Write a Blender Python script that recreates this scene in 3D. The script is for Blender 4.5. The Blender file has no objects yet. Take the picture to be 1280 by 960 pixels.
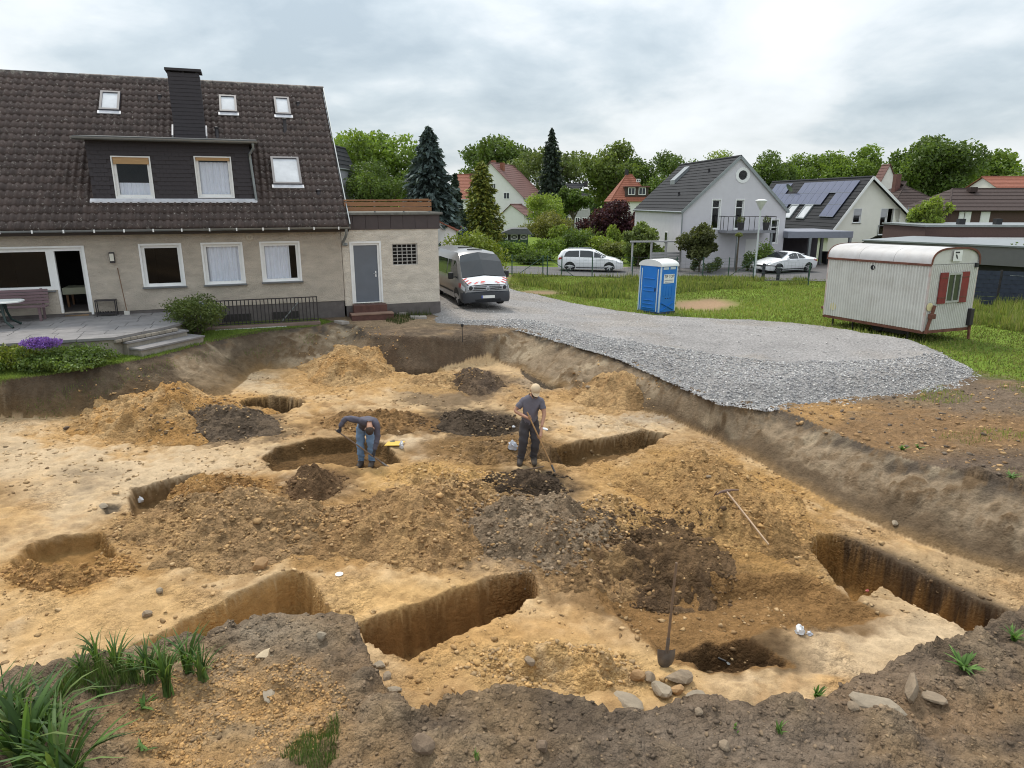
import bpy, bmesh, math, random
import numpy as np
from mathutils import Vector, Matrix, geometry
R = math.radians
SC = bpy.context.scene
COL = SC.collection
rng = np.random.default_rng(7)
random.seed(7)

# ------------------------------------------------------------------ camera, sky, sun, exposure
FPX = 850.0; PITCH = math.atan(228 / 850.0); CH = 5.0        # focal length in pixels of a 1280 px wide picture
cam_d = bpy.data.cameras.new('camera'); cam = bpy.data.objects.new('camera', cam_d); COL.objects.link(cam)
cam_d.sensor_width = 36.0; cam_d.lens = FPX / 1280 * 36; cam_d.clip_end = 3000; cam_d.clip_start = .1
cam.location = (0, 0, CH); cam.rotation_euler = (R(90) - PITCH, 0, 0)
SC.camera = cam

world = bpy.data.worlds.new('World'); SC.world = world; world.use_nodes = True
SUN_EL, SUN_AZ = R(58), R(-25)      # azimuth measured from +Y towards +X
def build_world():
    nt = world.node_tree; N = nt.nodes; L = nt.links; N.clear()
    out = N.new('ShaderNodeOutputWorld'); bg = N.new('ShaderNodeBackground'); L.new(bg.outputs[0], out.inputs[0])
    sky = N.new('ShaderNodeTexSky'); sky.sky_type = 'NISHITA'; sky.sun_disc = False
    sky.sun_elevation = SUN_EL; sky.sun_rotation = SUN_AZ; sky.air_density = 1.2; sky.dust_density = 2.0
    tc = N.new('ShaderNodeTexCoord'); sep = N.new('ShaderNodeSeparateXYZ'); L.new(tc.outputs['Generated'], sep.inputs[0])
    zc = N.new('ShaderNodeMath'); zc.operation = 'MAXIMUM'; zc.inputs[1].default_value = 0.0; L.new(sep.outputs[2], zc.inputs[0])
    za = N.new('ShaderNodeMath'); za.operation = 'ADD'; za.inputs[1].default_value = .30; L.new(zc.outputs[0], za.inputs[0])
    cmb = N.new('ShaderNodeCombineXYZ')
    for i in (0, 1):
        d = N.new('ShaderNodeMath'); d.operation = 'DIVIDE'; L.new(sep.outputs[i], d.inputs[0]); L.new(za.outputs[0], d.inputs[1]); L.new(d.outputs[0], cmb.inputs[i])
    def noise(sc, det, rough, dist, off):
        mp = N.new('ShaderNodeMapping'); mp.inputs['Location'].default_value = off; L.new(cmb.outputs[0], mp.inputs[0])
        n = N.new('ShaderNodeTexNoise'); n.inputs['Scale'].default_value = sc; n.inputs['Detail'].default_value = det
        n.inputs['Roughness'].default_value = rough; n.inputs['Distortion'].default_value = dist; L.new(mp.outputs[0], n.inputs[0]); return n
    n1 = noise(.95, 7, .52, .3, (3.1, 1.7, 0)); n2 = noise(2.7, 6, .55, .2, (7.3, 2.2, 4))
    mx = N.new('ShaderNodeMix'); mx.data_type = 'FLOAT'; mx.inputs[0].default_value = .36
    L.new(n1.outputs[0], mx.inputs[2]); L.new(n2.outputs[0], mx.inputs[3])
    rp = N.new('ShaderNodeValToRGB'); cr = rp.color_ramp; L.new(mx.outputs[0], rp.inputs[0])
    cr.elements[0].position = .36; cr.elements[0].color = (.40, .475, .535, 1)
    cr.elements[1].position = .68; cr.elements[1].color = (.86, .895, .92, 1)
    for p, c in ((.44, (.53, .60, .65, 1)), (.51, (.70, .745, .775, 1)), (.585, (.79, .83, .86, 1))):
        e = cr.elements.new(p); e.color = c
    sc = N.new('ShaderNodeVectorMath'); sc.operation = 'SCALE'; sc.inputs[3].default_value = 7.5; L.new(rp.outputs[0], sc.inputs[0])
    # an overcast sky is brighter towards the zenith
    gz = N.new('ShaderNodeMath'); gz.operation = 'MULTIPLY_ADD'; gz.inputs[1].default_value = .8; gz.inputs[2].default_value = .80; L.new(zc.outputs[0], gz.inputs[0])
    sc2 = N.new('ShaderNodeVectorMath'); sc2.operation = 'SCALE'; L.new(sc.outputs[0], sc2.inputs[0]); L.new(gz.outputs[0], sc2.inputs[3])
    m2 = N.new('ShaderNodeMix'); m2.data_type = 'RGBA'; m2.inputs[0].default_value = .92
    L.new(sky.outputs[0], m2.inputs[6]); L.new(sc2.outputs[0], m2.inputs[7])
    L.new(m2.outputs[2], bg.inputs[0]); bg.inputs[1].default_value = .1
build_world()
sun_d = bpy.data.lights.new('sun', 'SUN'); sun = bpy.data.objects.new('sun', sun_d); COL.objects.link(sun)
sun_d.energy = 1.5; sun_d.angle = R(10); sun_d.color = (1, .93, .82)
sun.rotation_euler = (R(90) - SUN_EL, 0, math.pi - SUN_AZ); sun.location = (-20, 20, 60)
SC.view_settings.view_transform = 'Standard'; SC.view_settings.look = 'None'
SC.view_settings.exposure = .85; SC.view_settings.gamma = 1; SC.view_settings.use_curve_mapping = False
SC.cycles.filter_width = 1.05; SC.cycles.max_bounces = 4; SC.cycles.transparent_max_bounces = 6

# ------------------------------------------------------------------ pixel -> direction -> place on a surface
_c, _s = math.cos(PITCH), math.sin(PITCH)
def ray(x, y):
    u = (x - 640) / FPX; v = (480 - y) / FPX
    return np.array([u, _c + v * _s, -_s + v * _c])
def atz(x, y, z):
    d = ray(x, y); return np.array([0, 0, CH]) + d * ((z - CH) / d[2])
def aty(x, y, Y):
    d = ray(x, y); return np.array([0, 0, CH]) + d * (Y / d[1])
def pxm(p):                                             # pixels per metre at a point
    return FPX / (p[1] * _c - (p[2] - CH) * _s)

# ------------------------------------------------------------------ noise
_tab = np.random.default_rng(3).random((256, 256))
def vnoise(x, y, seed=0):
    x = np.asarray(x, float) + seed * 17.13; y = np.asarray(y, float) + seed * 31.7
    xi = np.floor(x).astype(int); yi = np.floor(y).astype(int); fx = x - xi; fy = y - yi
    fx = fx * fx * (3 - 2 * fx); fy = fy * fy * (3 - 2 * fy)
    a = _tab[xi % 256, yi % 256]; b = _tab[(xi + 1) % 256, yi % 256]; c = _tab[xi % 256, (yi + 1) % 256]; d = _tab[(xi + 1) % 256, (yi + 1) % 256]
    return (a * (1 - fx) + b * fx) * (1 - fy) + (c * (1 - fx) + d * fx) * fy
def fbm(x, y, sc=1., oct=4, seed=0, gain=.5):           # 0..1, mean .5
    s = 0.; a = 1.; t = 0.
    for o in range(oct):
        s = s + a * vnoise(np.asarray(x) * sc, np.asarray(y) * sc, seed + o * 3); t += a; a *= gain; sc *= 2.03
    return s / t
def sstep(a, b, x):
    t = np.clip((x - a) / (b - a), 0, 1); return t * t * (3 - 2 * t)
def sdist(X, Y, poly):                                  # signed distance to a polygon, negative inside
    P = np.asarray(poly, float)[:, :2]; n = len(P)
    if X.size > 4000:                                   # far from a small outline only a rough distance matters
        lo = P.min(0) - 1.6; hi = P.max(0) + 1.6; k = (X > lo[0]) & (X < hi[0]) & (Y > lo[1]) & (Y < hi[1])
        if k.sum() < .7 * X.size:
            o = np.full(X.shape, 1.6) + np.maximum(np.maximum(lo[0] - X, X - hi[0]), np.maximum(lo[1] - Y, Y - hi[1])).clip(0)
            if k.any(): o[k] = sdist(X[k], Y[k], poly)
            return o
    d = np.full(X.shape, 1e18); ins = np.zeros(X.shape, bool)
    for i in range(n):
        ax, ay = P[i]; bx, by = P[(i + 1) % n]; ex, ey = bx - ax, by - ay
        t = np.clip(((X - ax) * ex + (Y - ay) * ey) / (ex * ex + ey * ey + 1e-12), 0, 1)
        d = np.minimum(d, (X - ax - t * ex) ** 2 + (Y - ay - t * ey) ** 2)
        if ay != by:
            ins ^= ((ay > Y) != (by > Y)) & (X < ex * (Y - ay) / (by - ay) + ax)
    d = np.sqrt(d); return np.where(ins, -d, d)
def pdist(X, Y, line):                                  # distance to an open polyline
    P = np.asarray(line, float)[:, :2]; d = np.full(X.shape, 1e18)
    for i in range(len(P) - 1):
        ax, ay = P[i]; bx, by = P[i + 1]; ex, ey = bx - ax, by - ay
        t = np.clip(((X - ax) * ex + (Y - ay) * ey) / (ex * ex + ey * ey + 1e-12), 0, 1)
        d = np.minimum(d, (X - ax - t * ex) ** 2 + (Y - ay - t * ey) ** 2)
    return np.sqrt(d)
def lin(r, g, b):
    f = lambda c: c / 12.92 if c <= .04045 else ((c + .055) / 1.055) ** 2.4
    return np.array([f(r / 255), f(g / 255), f(b / 255)])

# ------------------------------------------------------------------ materials
MATS = {}
def new_mat(name):
    m = bpy.data.materials.new(name); m.use_nodes = True; nt = m.node_tree
    return m, nt, nt.nodes, nt.links, nt.nodes['Principled BSDF']
def pm(name, col, rough=.7, var=.12, scale=4., bump=.0, bscale=40., metal=0., spec=.5, attr=None, dirt=0., dirtcol=(.1, .085, .07), dscale=1.2, coat=0., emit=None, trans=0., stretch=None, det=6, dlo=.48, dhi=.75):
    """procedural material: a base colour broken up by noise, optional dirt blotches and fine relief"""
    if name in MATS: return MATS[name]
    m, nt, N, L, b = new_mat(name); MATS[name] = m
    tc = N.new('ShaderNodeTexCoord'); src = tc.outputs['Object']
    if stretch:
        mp = N.new('ShaderNodeMapping'); mp.inputs['Scale'].default_value = stretch; L.new(src, mp.inputs[0]); src = mp.outputs[0]
    n = N.new('ShaderNodeTexNoise'); n.inputs['Scale'].default_value = scale; n.inputs['Detail'].default_value = det; n.inputs['Roughness'].default_value = .6; L.new(src, n.inputs[0])
    mr = N.new('ShaderNodeMapRange'); mr.inputs[1].default_value = .25; mr.inputs[2].default_value = .75; mr.inputs[3].default_value = 1 - var; mr.inputs[4].default_value = 1 + var; L.new(n.outputs[0], mr.inputs[0])
    vm = N.new('ShaderNodeVectorMath'); vm.operation = 'SCALE'; L.new(mr.outputs[0], vm.inputs[3])
    if attr:
        at = N.new('ShaderNodeAttribute'); at.attribute_name = attr; L.new(at.outputs[0], vm.inputs[0])
    else: vm.inputs[0].default_value = tuple(col)[:3]
    c = vm.outputs[0]
    if dirt > 0:
        dn = N.new('ShaderNodeTexNoise'); dn.inputs['Scale'].default_value = dscale; dn.inputs['Detail'].default_value = 8; dn.inputs['Roughness'].default_value = .65; L.new(src, dn.inputs[0])
        dr = N.new('ShaderNodeMapRange'); dr.inputs[1].default_value = dlo; dr.inputs[2].default_value = dhi; dr.inputs[3].default_value = 0; dr.inputs[4].default_value = dirt; L.new(dn.outputs[0], dr.inputs[0])
        mx = N.new('ShaderNodeMix'); mx.data_type = 'RGBA'; L.new(dr.outputs[0], mx.inputs[0]); L.new(c, mx.inputs[6]); mx.inputs[7].default_value = (*dirtcol, 1); c = mx.outputs[2]
    L.new(c, b.inputs['Base Color'])
    b.inputs['Roughness'].default_value = rough; b.inputs['Metallic'].default_value = metal; b.inputs['Specular IOR Level'].default_value = spec
    b.inputs['Coat Weight'].default_value = coat; b.inputs['Coat Roughness'].default_value = .08
    if trans: b.inputs['Transmission Weight'].default_value = trans
    if bump > 0:
        bn = N.new('ShaderNodeTexNoise'); bn.inputs['Scale'].default_value = bscale; bn.inputs['Detail'].default_value = 8; bn.inputs['Roughness'].default_value = .62; L.new(src, bn.inputs[0])
        bp = N.new('ShaderNodeBump'); bp.inputs['Strength'].default_value = min(1, bump); bp.inputs['Distance'].default_value = .6 / bscale * max(1, bump); L.new(bn.outputs[0], bp.inputs['Height']); L.new(bp.outputs[0], b.inputs['Normal'])
    return m
def leaf_mat(name, col, var=.35, rough=.55, tl=.35):
    """leaves: colour attribute (per leaf) with light coming through"""
    if name in MATS: return MATS[name]
    m, nt, N, L, b = new_mat(name); MATS[name] = m
    at = N.new('ShaderNodeAttribute'); at.attribute_name = 'Col'
    vm = N.new('ShaderNodeVectorMath'); vm.operation = 'MULTIPLY'; vm.inputs[1].default_value = tuple(col); L.new(at.outputs[0], vm.inputs[0])
    L.new(vm.outputs[0], b.inputs['Base Color']); b.inputs['Roughness'].default_value = rough; b.inputs['Specular IOR Level'].default_value = .3
    t = N.new('ShaderNodeBsdfTranslucent'); v2 = N.new('ShaderNodeVectorMath'); v2.operation = 'MULTIPLY'; v2.inputs[1].default_value = (1.2, 1.25, .6); L.new(vm.outputs[0], v2.inputs[0]); L.new(v2.outputs[0], t.inputs[0])
    ms = N.new('ShaderNodeMixShader'); ms.inputs[0].default_value = tl; L.new(b.outputs[0], ms.inputs[1]); L.new(t.outputs[0], ms.inputs[2])
    L.new(ms.outputs[0], N['Material Output'].inputs[0]); return m
def window_glass(name='window_glass', tint=(.97, .98, .99), base=.0):
    """pane that reflects the sky at a slant and lets the room show through"""
    if name in MATS: return MATS[name]
    m, nt, N, L, b = new_mat(name); MATS[name] = m
    tr = N.new('ShaderNodeBsdfTransparent'); tr.inputs[0].default_value = (*tint, 1); gl = N.new('ShaderNodeBsdfGlossy'); gl.inputs['Roughness'].default_value = .03
    lw = N.new('ShaderNodeLayerWeight'); lw.inputs[0].default_value = .35; ad = N.new('ShaderNodeMath'); ad.operation = 'MULTIPLY_ADD'; ad.inputs[1].default_value = .5; ad.inputs[2].default_value = base; L.new(lw.outputs['Fresnel'], ad.inputs[0])
    ms = N.new('ShaderNodeMixShader'); L.new(ad.outputs[0], ms.inputs[0]); L.new(tr.outputs[0], ms.inputs[1]); L.new(gl.outputs[0], ms.inputs[2]); L.new(ms.outputs[0], N['Material Output'].inputs[0]); return m
def glass_mat(name, col=(.02, .022, .025), rough=.06, spec=.8):
    return pm(name, col, rough=rough, var=.25, scale=1.5, spec=spec)

# ------------------------------------------------------------------ mesh helpers
def tag(o, label=None, cat=None, group=None, kind=None):
    if label: o['label'] = label
    if cat: o['category'] = cat
    if group: o['group'] = group
    if kind: o['kind'] = kind
    return o
def thing(name, label, cat, loc=(0, 0, 0), rz=0., group=None, parent=None):
    o = bpy.data.objects.new(name, None); o.empty_display_size = .2; COL.objects.link(o)
    o.location = loc; o.rotation_euler = (0, 0, rz); return tag(o, label, cat, group)
def link(name, me, parent=None, loc=None):
    o = bpy.data.objects.new(name, me); COL.objects.link(o)
    if parent is not None: o.parent = parent
    if loc is not None: o.location = loc
    return o
def copy_tree(o, parent=None):
    c = o.copy(); COL.objects.link(c); c.parent = parent
    for ch in list(o.children): copy_tree(ch, c)
    return c
def npmesh(name, V, F, mat, cols=None, smooth=False, tri=None):
    """mesh from numpy: V (n,3), F (m,k)"""
    V = np.ascontiguousarray(V, dtype=np.float32); F = np.asarray(F); k = F.shape[1]; m = len(F)
    me = bpy.data.meshes.new(name); me.vertices.add(len(V)); me.vertices.foreach_set('co', V.ravel())
    me.loops.add(m * k); me.loops.foreach_set('vertex_index', F.ravel().astype(np.int32))
    me.polygons.add(m); me.polygons.foreach_set('loop_start', np.arange(0, m * k, k, dtype=np.int32))
    try: me.polygons.foreach_set('loop_total', np.full(m, k, dtype=np.int32))
    except Exception: pass
    if smooth: me.polygons.foreach_set('use_smooth', np.ones(m, bool))
    me.update(calc_edges=True)
    if cols is not None:
        a = me.color_attributes.new('Col', 'FLOAT_COLOR', 'POINT'); c4 = np.ones((len(V), 4), np.float32); c4[:, :np.shape(cols)[1]] = cols; a.data.foreach_set('color', c4.ravel())
    if mat is not None: me.materials.append(mat)
    return me
class MB:
    def __init__(s, M=None): s.v = []; s.f = []; s.M = M
    def add(s, vs, fs):
        n = len(s.v); s.v += [tuple(v) for v in vs]; s.f += [tuple(i + n for i in f) for f in fs]; return s
    def box(s, x0, x1, y0, y1, z0, z1):
        vs = [(x, y, z) for x in (x0, x1) for y in (y0, y1) for z in (z0, z1)]
        return s.add(vs, [(0, 1, 3, 2), (4, 6, 7, 5), (0, 4, 5, 1), (2, 3, 7, 6), (0, 2, 6, 4), (1, 5, 7, 3)])
    def cbox(s, c, d, M=None):
        n = len(s.v); s.box(-d[0] / 2, d[0] / 2, -d[1] / 2, d[1] / 2, -d[2] / 2, d[2] / 2)
        for i in range(n, len(s.v)):
            p = Vector(s.v[i]); p = (M @ p if M is not None else p) + Vector(c); s.v[i] = tuple(p)
        return s
    def bar(s, a, b, w, h=None, up=(0, 0, 1)):          # a rectangular bar from a to b
        a = Vector(a); b = Vector(b); d = (b - a).normalized(); u = Vector(up)
        if abs(d.dot(u)) > .98: u = Vector((0, 1, 0))
        x = d.cross(u).normalized() * (w / 2); y = x.cross(d).normalized() * ((h or w) / 2)
        vs = [p + i * x + j * y for p in (a, b) for i, j in ((-1, -1), (1, -1), (1, 1), (-1, 1))]
        return s.add(vs, [(0, 1, 2, 3), (7, 6, 5, 4), (0, 4, 5, 1), (1, 5, 6, 2), (2, 6, 7, 3), (3, 7, 4, 0)])
    def tube(s, pts, r, n=8, cap=True):
        pts = [Vector(p) for p in pts]; rs = r if isinstance(r, (list, tuple)) else [r] * len(pts); k0 = len(s.v); pu = None
        for i, p in enumerate(pts):
            d = (pts[min(i + 1, len(pts) - 1)] - pts[max(i - 1, 0)]).normalized()
            u = pu if pu is not None else (Vector((0, 0, 1)) if abs(d.z) < .9 else Vector((1, 0, 0)))
            x = d.cross(u)
            if x.length < 1e-4: x = d.orthogonal()
            x.normalize(); y = x.cross(d).normalized(); pu = y
            for j in range(n):
                a = 2 * math.pi * j / n; s.v.append(tuple(p + (x * math.cos(a) + y * math.sin(a)) * rs[i]))
        for i in range(len(pts) - 1):
            for j in range(n):
                a = k0 + i * n + j; b = k0 + i * n + (j + 1) % n; s.f.append((a, b, b + n, a + n))
        if cap:
            s.f.append(tuple(k0 + j for j in reversed(range(n)))); e = k0 + (len(pts) - 1) * n; s.f.append(tuple(e + j for j in range(n)))
        return s
    def lathe(s, prof, c=(0, 0, 0), n=16, axis='z'):    # prof: (r, h)
        k0 = len(s.v)
        for r, h in prof:
            for j in range(n):
                a = 2 * math.pi * j / n; x, y = r * math.cos(a), r * math.sin(a)
                p = (x, y, h) if axis == 'z' else ((h, x, y) if axis == 'x' else (y, h, x))
                s.v.append((p[0] + c[0], p[1] + c[1], p[2] + c[2]))
        for i in range(len(prof) - 1):
            for j in range(n):
                a = k0 + i * n + j; b = k0 + i * n + (j + 1) % n; s.f.append((a, b, b + n, a + n))
        s.f.append(tuple(k0 + j for j in reversed(range(n)))); e = k0 + (len(prof) - 1) * n; s.f.append(tuple(e + j for j in range(n)))
        return s
    def prism(s, poly, t0, t1, plane='xz', holes=()):   # polygon (with holes) given in two axes, extruded along the third
        def P(a, b, t): return (a, t, b) if plane == 'xz' else ((t, a, b) if plane == 'yz' else (a, b, t))
        loops = [list(poly)] + [list(h) for h in holes]; flat = [p for l in loops for p in l]; n = len(flat)
        tr = geometry.tessellate_polygon([[Vector((a, b, 0)) for a, b in l] for l in loops])
        vs = [P(a, b, t0) for a, b in flat] + [P(a, b, t1) for a, b in flat]; fs = []
        for t in tr:
            fs.append(tuple(t)); fs.append(tuple(i + n for i in reversed(t)))
        o = 0
        for l in loops:
            m = len(l)
            for i in range(m):
                j = (i + 1) % m; fs.append((o + i, o + j, o + j + n, o + i + n))
            o += m
        return s.add(vs, fs)
    def build(s, name, mat, parent=None, smooth=False, bevel=0., fix=True, sub=0):
        me = bpy.data.meshes.new(name); me.from_pydata(s.v, [], s.f)
        if fix or bevel:
            bm = bmesh.new(); bm.from_mesh(me)
            if fix: bmesh.ops.recalc_face_normals(bm, faces=bm.faces)
            if bevel: bmesh.ops.bevel(bm, geom=[e for e in bm.edges if e.is_manifold and e.calc_face_angle(0) > .5], offset=bevel, segments=2, affect='EDGES', profile=.6, clamp_overlap=True)
            bm.to_mesh(me); bm.free()
        if smooth:
            me.polygons.foreach_set('use_smooth', [True] * len(me.polygons))
            if smooth != 'all': me.set_sharp_from_angle(angle=R(smooth if smooth is not True else 35))
        me.materials.append(mat); me.update(); return link(name, me, parent)
def rect(x0, x1, z0, z1): return [(x0, z0), (x1, z0), (x1, z1), (x0, z1)]
# ------------------------------------------------------------------ the lie of the land
_cp = np.array([(-5.8, 23.3, 1.15), (-14, 20, 1.15), (-12, 15.3, 1.1), (-16, 15, 1.15), (-20, 20, 1.2), (-2.5, 24.4, 1.05), (-1.3, 27, 1.0), (-3, 33, .95), (6.3, 29.3, .3), (12, 25, .55), (14, 21, .6), (12, 17.2, .55), (20, 22, .5),
    (3, 19, .62), (8, 15, .38), (1, 22, .85), (5.4, 48.5, .3), (18.5, 47.4, .3), (10, 37, .3), (5.7, 6.5, .32), (-5, 5.6, .45), (0, 4.7, .42), (12, 9, .35), (-14, 8, .8), (0, 0, .4), (-25, 48, .6), (40, 47, .3), (0, 70, .3), (60, 60, .3), (-60, 60, .5), (-50, 10, .9), (60, 10, .3), (0, -30, .4), (100, 120, .3), (-100, 120, .3), (0, 130, .3)])
def _tps(r2): return np.where(r2 > 1e-9, .5 * r2 * np.log(np.maximum(r2, 1e-9)), 0)
_n = len(_cp); _A = np.zeros((_n + 3, _n + 3)); _r2 = ((_cp[:, None, :2] - _cp[None, :, :2]) ** 2).sum(2)
_A[:_n, :_n] = _tps(_r2) + np.eye(_n) * 3.; _A[:_n, _n] = 1; _A[:_n, _n + 1:] = _cp[:, :2]; _A[_n, :_n] = 1; _A[_n + 1:, :_n] = _cp[:, :2].T
_w = np.linalg.solve(_A, np.concatenate([_cp[:, 2], [0, 0, 0]]))
def surf(X, Y):                                          # ground as it was before the dig
    X = np.asarray(X, float); Y = np.asarray(Y, float); z = _w[_n] + _w[_n + 1] * X + _w[_n + 2] * Y
    for i in range(_n): z = z + _w[i] * _tps((X - _cp[i, 0]) ** 2 + (Y - _cp[i, 1]) ** 2)
    far = sstep(70, 125, np.hypot(X, Y)); return np.clip(z, .1, 1.4) * (1 - far) + .25 * far
def floorz(X, Y):                                        # scraped floor of the excavation
    X = np.asarray(X, float); Y = np.asarray(Y, float)
    return -.36 - np.where(X < 0, .042 * X, .024 * X) + np.where(Y > 13.5, .042, .029) * (Y - 13.5)
def on(fn, x, y):                                        # pixel -> point on a height function
    z = .3
    for _ in range(25): p = atz(x, y, z); z = .5 * z + .5 * float(fn(p[0], p[1]))
    p = atz(x, y, z); return (p[0], p[1], z)
S_ = lambda x, y: on(surf, x, y)
F_ = lambda x, y: on(floorz, x, y)
def dens(poly, step=.25, amp=.05, seed=0, closed=True):  # finer, slightly uneven outline
    P = [np.array(p[:2]) for p in poly]; o = []
    for i in range(len(P) if closed else len(P) - 1):
        a, b = P[i], P[(i + 1) % len(P)]; k = max(1, int(np.hypot(*(b - a)) / step))
        for j in range(k): o.append(a + (b - a) * j / k)
    o = np.array(o); o[:, 0] += (fbm(o[:, 0], o[:, 1], 2.6, 4, seed, .65) - .5) * 2 * amp; o[:, 1] += (fbm(o[:, 0], o[:, 1], 2.6, 4, seed + 5, .65) - .5) * 2 * amp
    return o
rim_back = [(-260, 500), (0, 474), (60, 468), (130, 457), (200, 443), (265, 424), (330, 412), (400, 407), (445, 405), (460, 418), (540, 421), (620, 418), (650, 411), (700, 425), (773, 445), (850, 478), (900, 500), (960, 508), (1000, 520), (1060, 548), (1130, 572), (1200, 590), (1280, 612), (1500, 680)]
rim_front = [(1500, 745), (1400, 745), (1280, 765), (1215, 798), (1125, 822), (1075, 850), (985, 885), (900, 873), (760, 888), (690, 868), (620, 862), (560, 880), (515, 896), (480, 850), (440, 770), (330, 772), (250, 798), (130, 822), (0, 852), (-260, 915)]
foot_back = [(-260, 575), (0, 522), (60, 523), (130, 517), (200, 508), (285, 493), (318, 465), (335, 461), (400, 462), (440, 460), (470, 461), (523, 465), (610, 455), (650, 462), (690, 480), (720, 492), (775, 506), (835, 522), (880, 543), (940, 574), (1000, 608), (1065, 642), (1150, 680), (1280, 722), (1500, 800)]
RIM = [S_(*p) for p in rim_back] + [S_(*p) for p in rim_front]
FOOT = [F_(*p) for p in foot_back] + [(p[0] - .12, p[1] + .32) for p in (S_(*q) for q in rim_front)]
RIMd = dens(RIM, .3, .10, 1); FOOTd = dens(FOOT, .3, .10, 4)
def ell(cx, cy, rx, ry, fn=F_, n=28):
    return [fn(cx + rx * math.cos(a) , cy + ry * math.sin(a)) for a in np.linspace(0, 2 * math.pi, n, endpoint=False)]
def Fp(l): return [F_(*p) for p in l]
def Sp(l): return [S_(*p) for p in l]
# trenches: outline, depth, width of the wall's foot, wall colour
c_brown = lin(122, 92, 60); c_dark = lin(70, 58, 48); c_org = lin(176, 132, 76); c_tan = lin(206, 177, 139); c_pale = lin(210, 187, 156)
c_grey = lin(150, 138, 124); c_top = lin(100, 90, 81); c_clay = lin(202, 166, 118)
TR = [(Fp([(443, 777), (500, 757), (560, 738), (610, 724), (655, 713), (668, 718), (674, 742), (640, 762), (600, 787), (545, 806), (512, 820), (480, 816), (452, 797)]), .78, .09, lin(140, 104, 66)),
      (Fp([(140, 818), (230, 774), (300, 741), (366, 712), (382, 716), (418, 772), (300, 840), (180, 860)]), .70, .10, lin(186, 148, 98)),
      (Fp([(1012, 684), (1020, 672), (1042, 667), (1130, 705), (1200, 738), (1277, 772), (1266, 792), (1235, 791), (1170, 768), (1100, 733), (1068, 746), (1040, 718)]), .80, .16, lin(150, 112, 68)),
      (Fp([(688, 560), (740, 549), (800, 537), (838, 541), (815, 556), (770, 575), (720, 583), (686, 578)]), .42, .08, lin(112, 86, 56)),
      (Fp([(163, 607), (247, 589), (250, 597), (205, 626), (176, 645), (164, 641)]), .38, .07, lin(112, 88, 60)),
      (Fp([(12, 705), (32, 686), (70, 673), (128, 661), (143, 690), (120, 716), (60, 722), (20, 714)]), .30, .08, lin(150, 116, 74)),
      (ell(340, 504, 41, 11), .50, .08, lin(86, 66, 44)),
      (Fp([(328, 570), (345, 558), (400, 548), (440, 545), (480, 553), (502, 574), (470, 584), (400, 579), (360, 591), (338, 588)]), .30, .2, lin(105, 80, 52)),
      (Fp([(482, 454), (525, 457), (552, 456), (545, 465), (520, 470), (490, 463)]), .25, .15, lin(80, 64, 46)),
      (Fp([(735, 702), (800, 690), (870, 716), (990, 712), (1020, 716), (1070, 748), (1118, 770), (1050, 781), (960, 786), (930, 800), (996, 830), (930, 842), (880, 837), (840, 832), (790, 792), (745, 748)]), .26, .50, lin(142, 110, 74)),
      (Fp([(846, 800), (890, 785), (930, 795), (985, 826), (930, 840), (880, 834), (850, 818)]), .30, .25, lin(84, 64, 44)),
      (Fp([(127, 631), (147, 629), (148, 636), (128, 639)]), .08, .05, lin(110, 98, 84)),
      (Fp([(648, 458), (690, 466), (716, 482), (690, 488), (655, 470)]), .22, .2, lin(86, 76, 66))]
TRd = [(dens(p, .09, .055, 11 + i), d, w, c) for i, (p, d, w, c) in enumerate(TR)]
# patches of differently coloured soil on the floor: outline, colour, softness (m)
PT = [(ell(120, 575, 190, 62), c_pale, 1.2), (ell(330, 480, 70, 14), c_pale, .6), (ell(560, 470, 110, 22), c_tan, .8), (ell(555, 492, 55, 18), lin(122, 104, 84), .4), (ell(770, 520, 70, 22), c_pale, .5), (ell(830, 520, 60, 10), lin(170, 158, 142), .3),
      (ell(1120, 800, 140, 42), c_pale, .5), (ell(1150, 715, 150, 30), lin(178, 152, 118), .6), (ell(800, 725, 75, 60), lin(92, 70, 50), .35), (ell(865, 672, 50, 32), lin(104, 80, 56), .3), (ell(960, 768, 150, 26), lin(110, 82, 52), .4), (ell(930, 815, 70, 28), lin(80, 62, 44), .3),
      (ell(520, 745, 130, 30), lin(214, 176, 124), .5), (ell(640, 810, 140, 45), lin(196, 156, 106), .5), (ell(760, 842, 110, 30), lin(214, 180, 132), .5), (ell(330, 662, 120, 48), lin(184, 146, 98), .5), (ell(585, 527, 60, 15), c_dark, .3), (ell(600, 560, 90, 16), lin(136, 108, 76), .4), (ell(110, 600, 34, 14), lin(150, 132, 110), .5),
      (ell(80, 750, 170, 55), lin(208, 172, 124), .7), (ell(690, 475, 40, 14), lin(168, 150, 128), .4), (ell(480, 590, 100, 16), lin(186, 150, 104), .4), (ell(880, 640, 110, 55), lin(186, 144, 90), .5), (ell(670, 660, 95, 42), lin(140, 124, 108), .4), (ell(270, 520, 60, 16), lin(110, 96, 82), .4), (ell(0, 620, 24, 16), lin(150, 120, 84), .4), (ell(345, 490, 40, 8), lin(210, 184, 148), .3)]
lawn_poly = Sp([(-260, 498), (0, 475), (60, 469), (130, 458), (200, 445), (265, 427), (330, 415), (395, 408), (418, 402), (395, 397), (300, 401), (240, 415), (180, 430), (100, 440), (0, 448), (-260, 465)])
field_poly = Sp([(632, 363), (700, 379), (790, 394), (850, 401), (950, 406), (1030, 413), (1100, 426), (1165, 440), (1225, 470), (1290, 478), (1700, 520), (1900, 400), (1280, 372), (1100, 352), (900, 346), (640, 344)])
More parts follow.
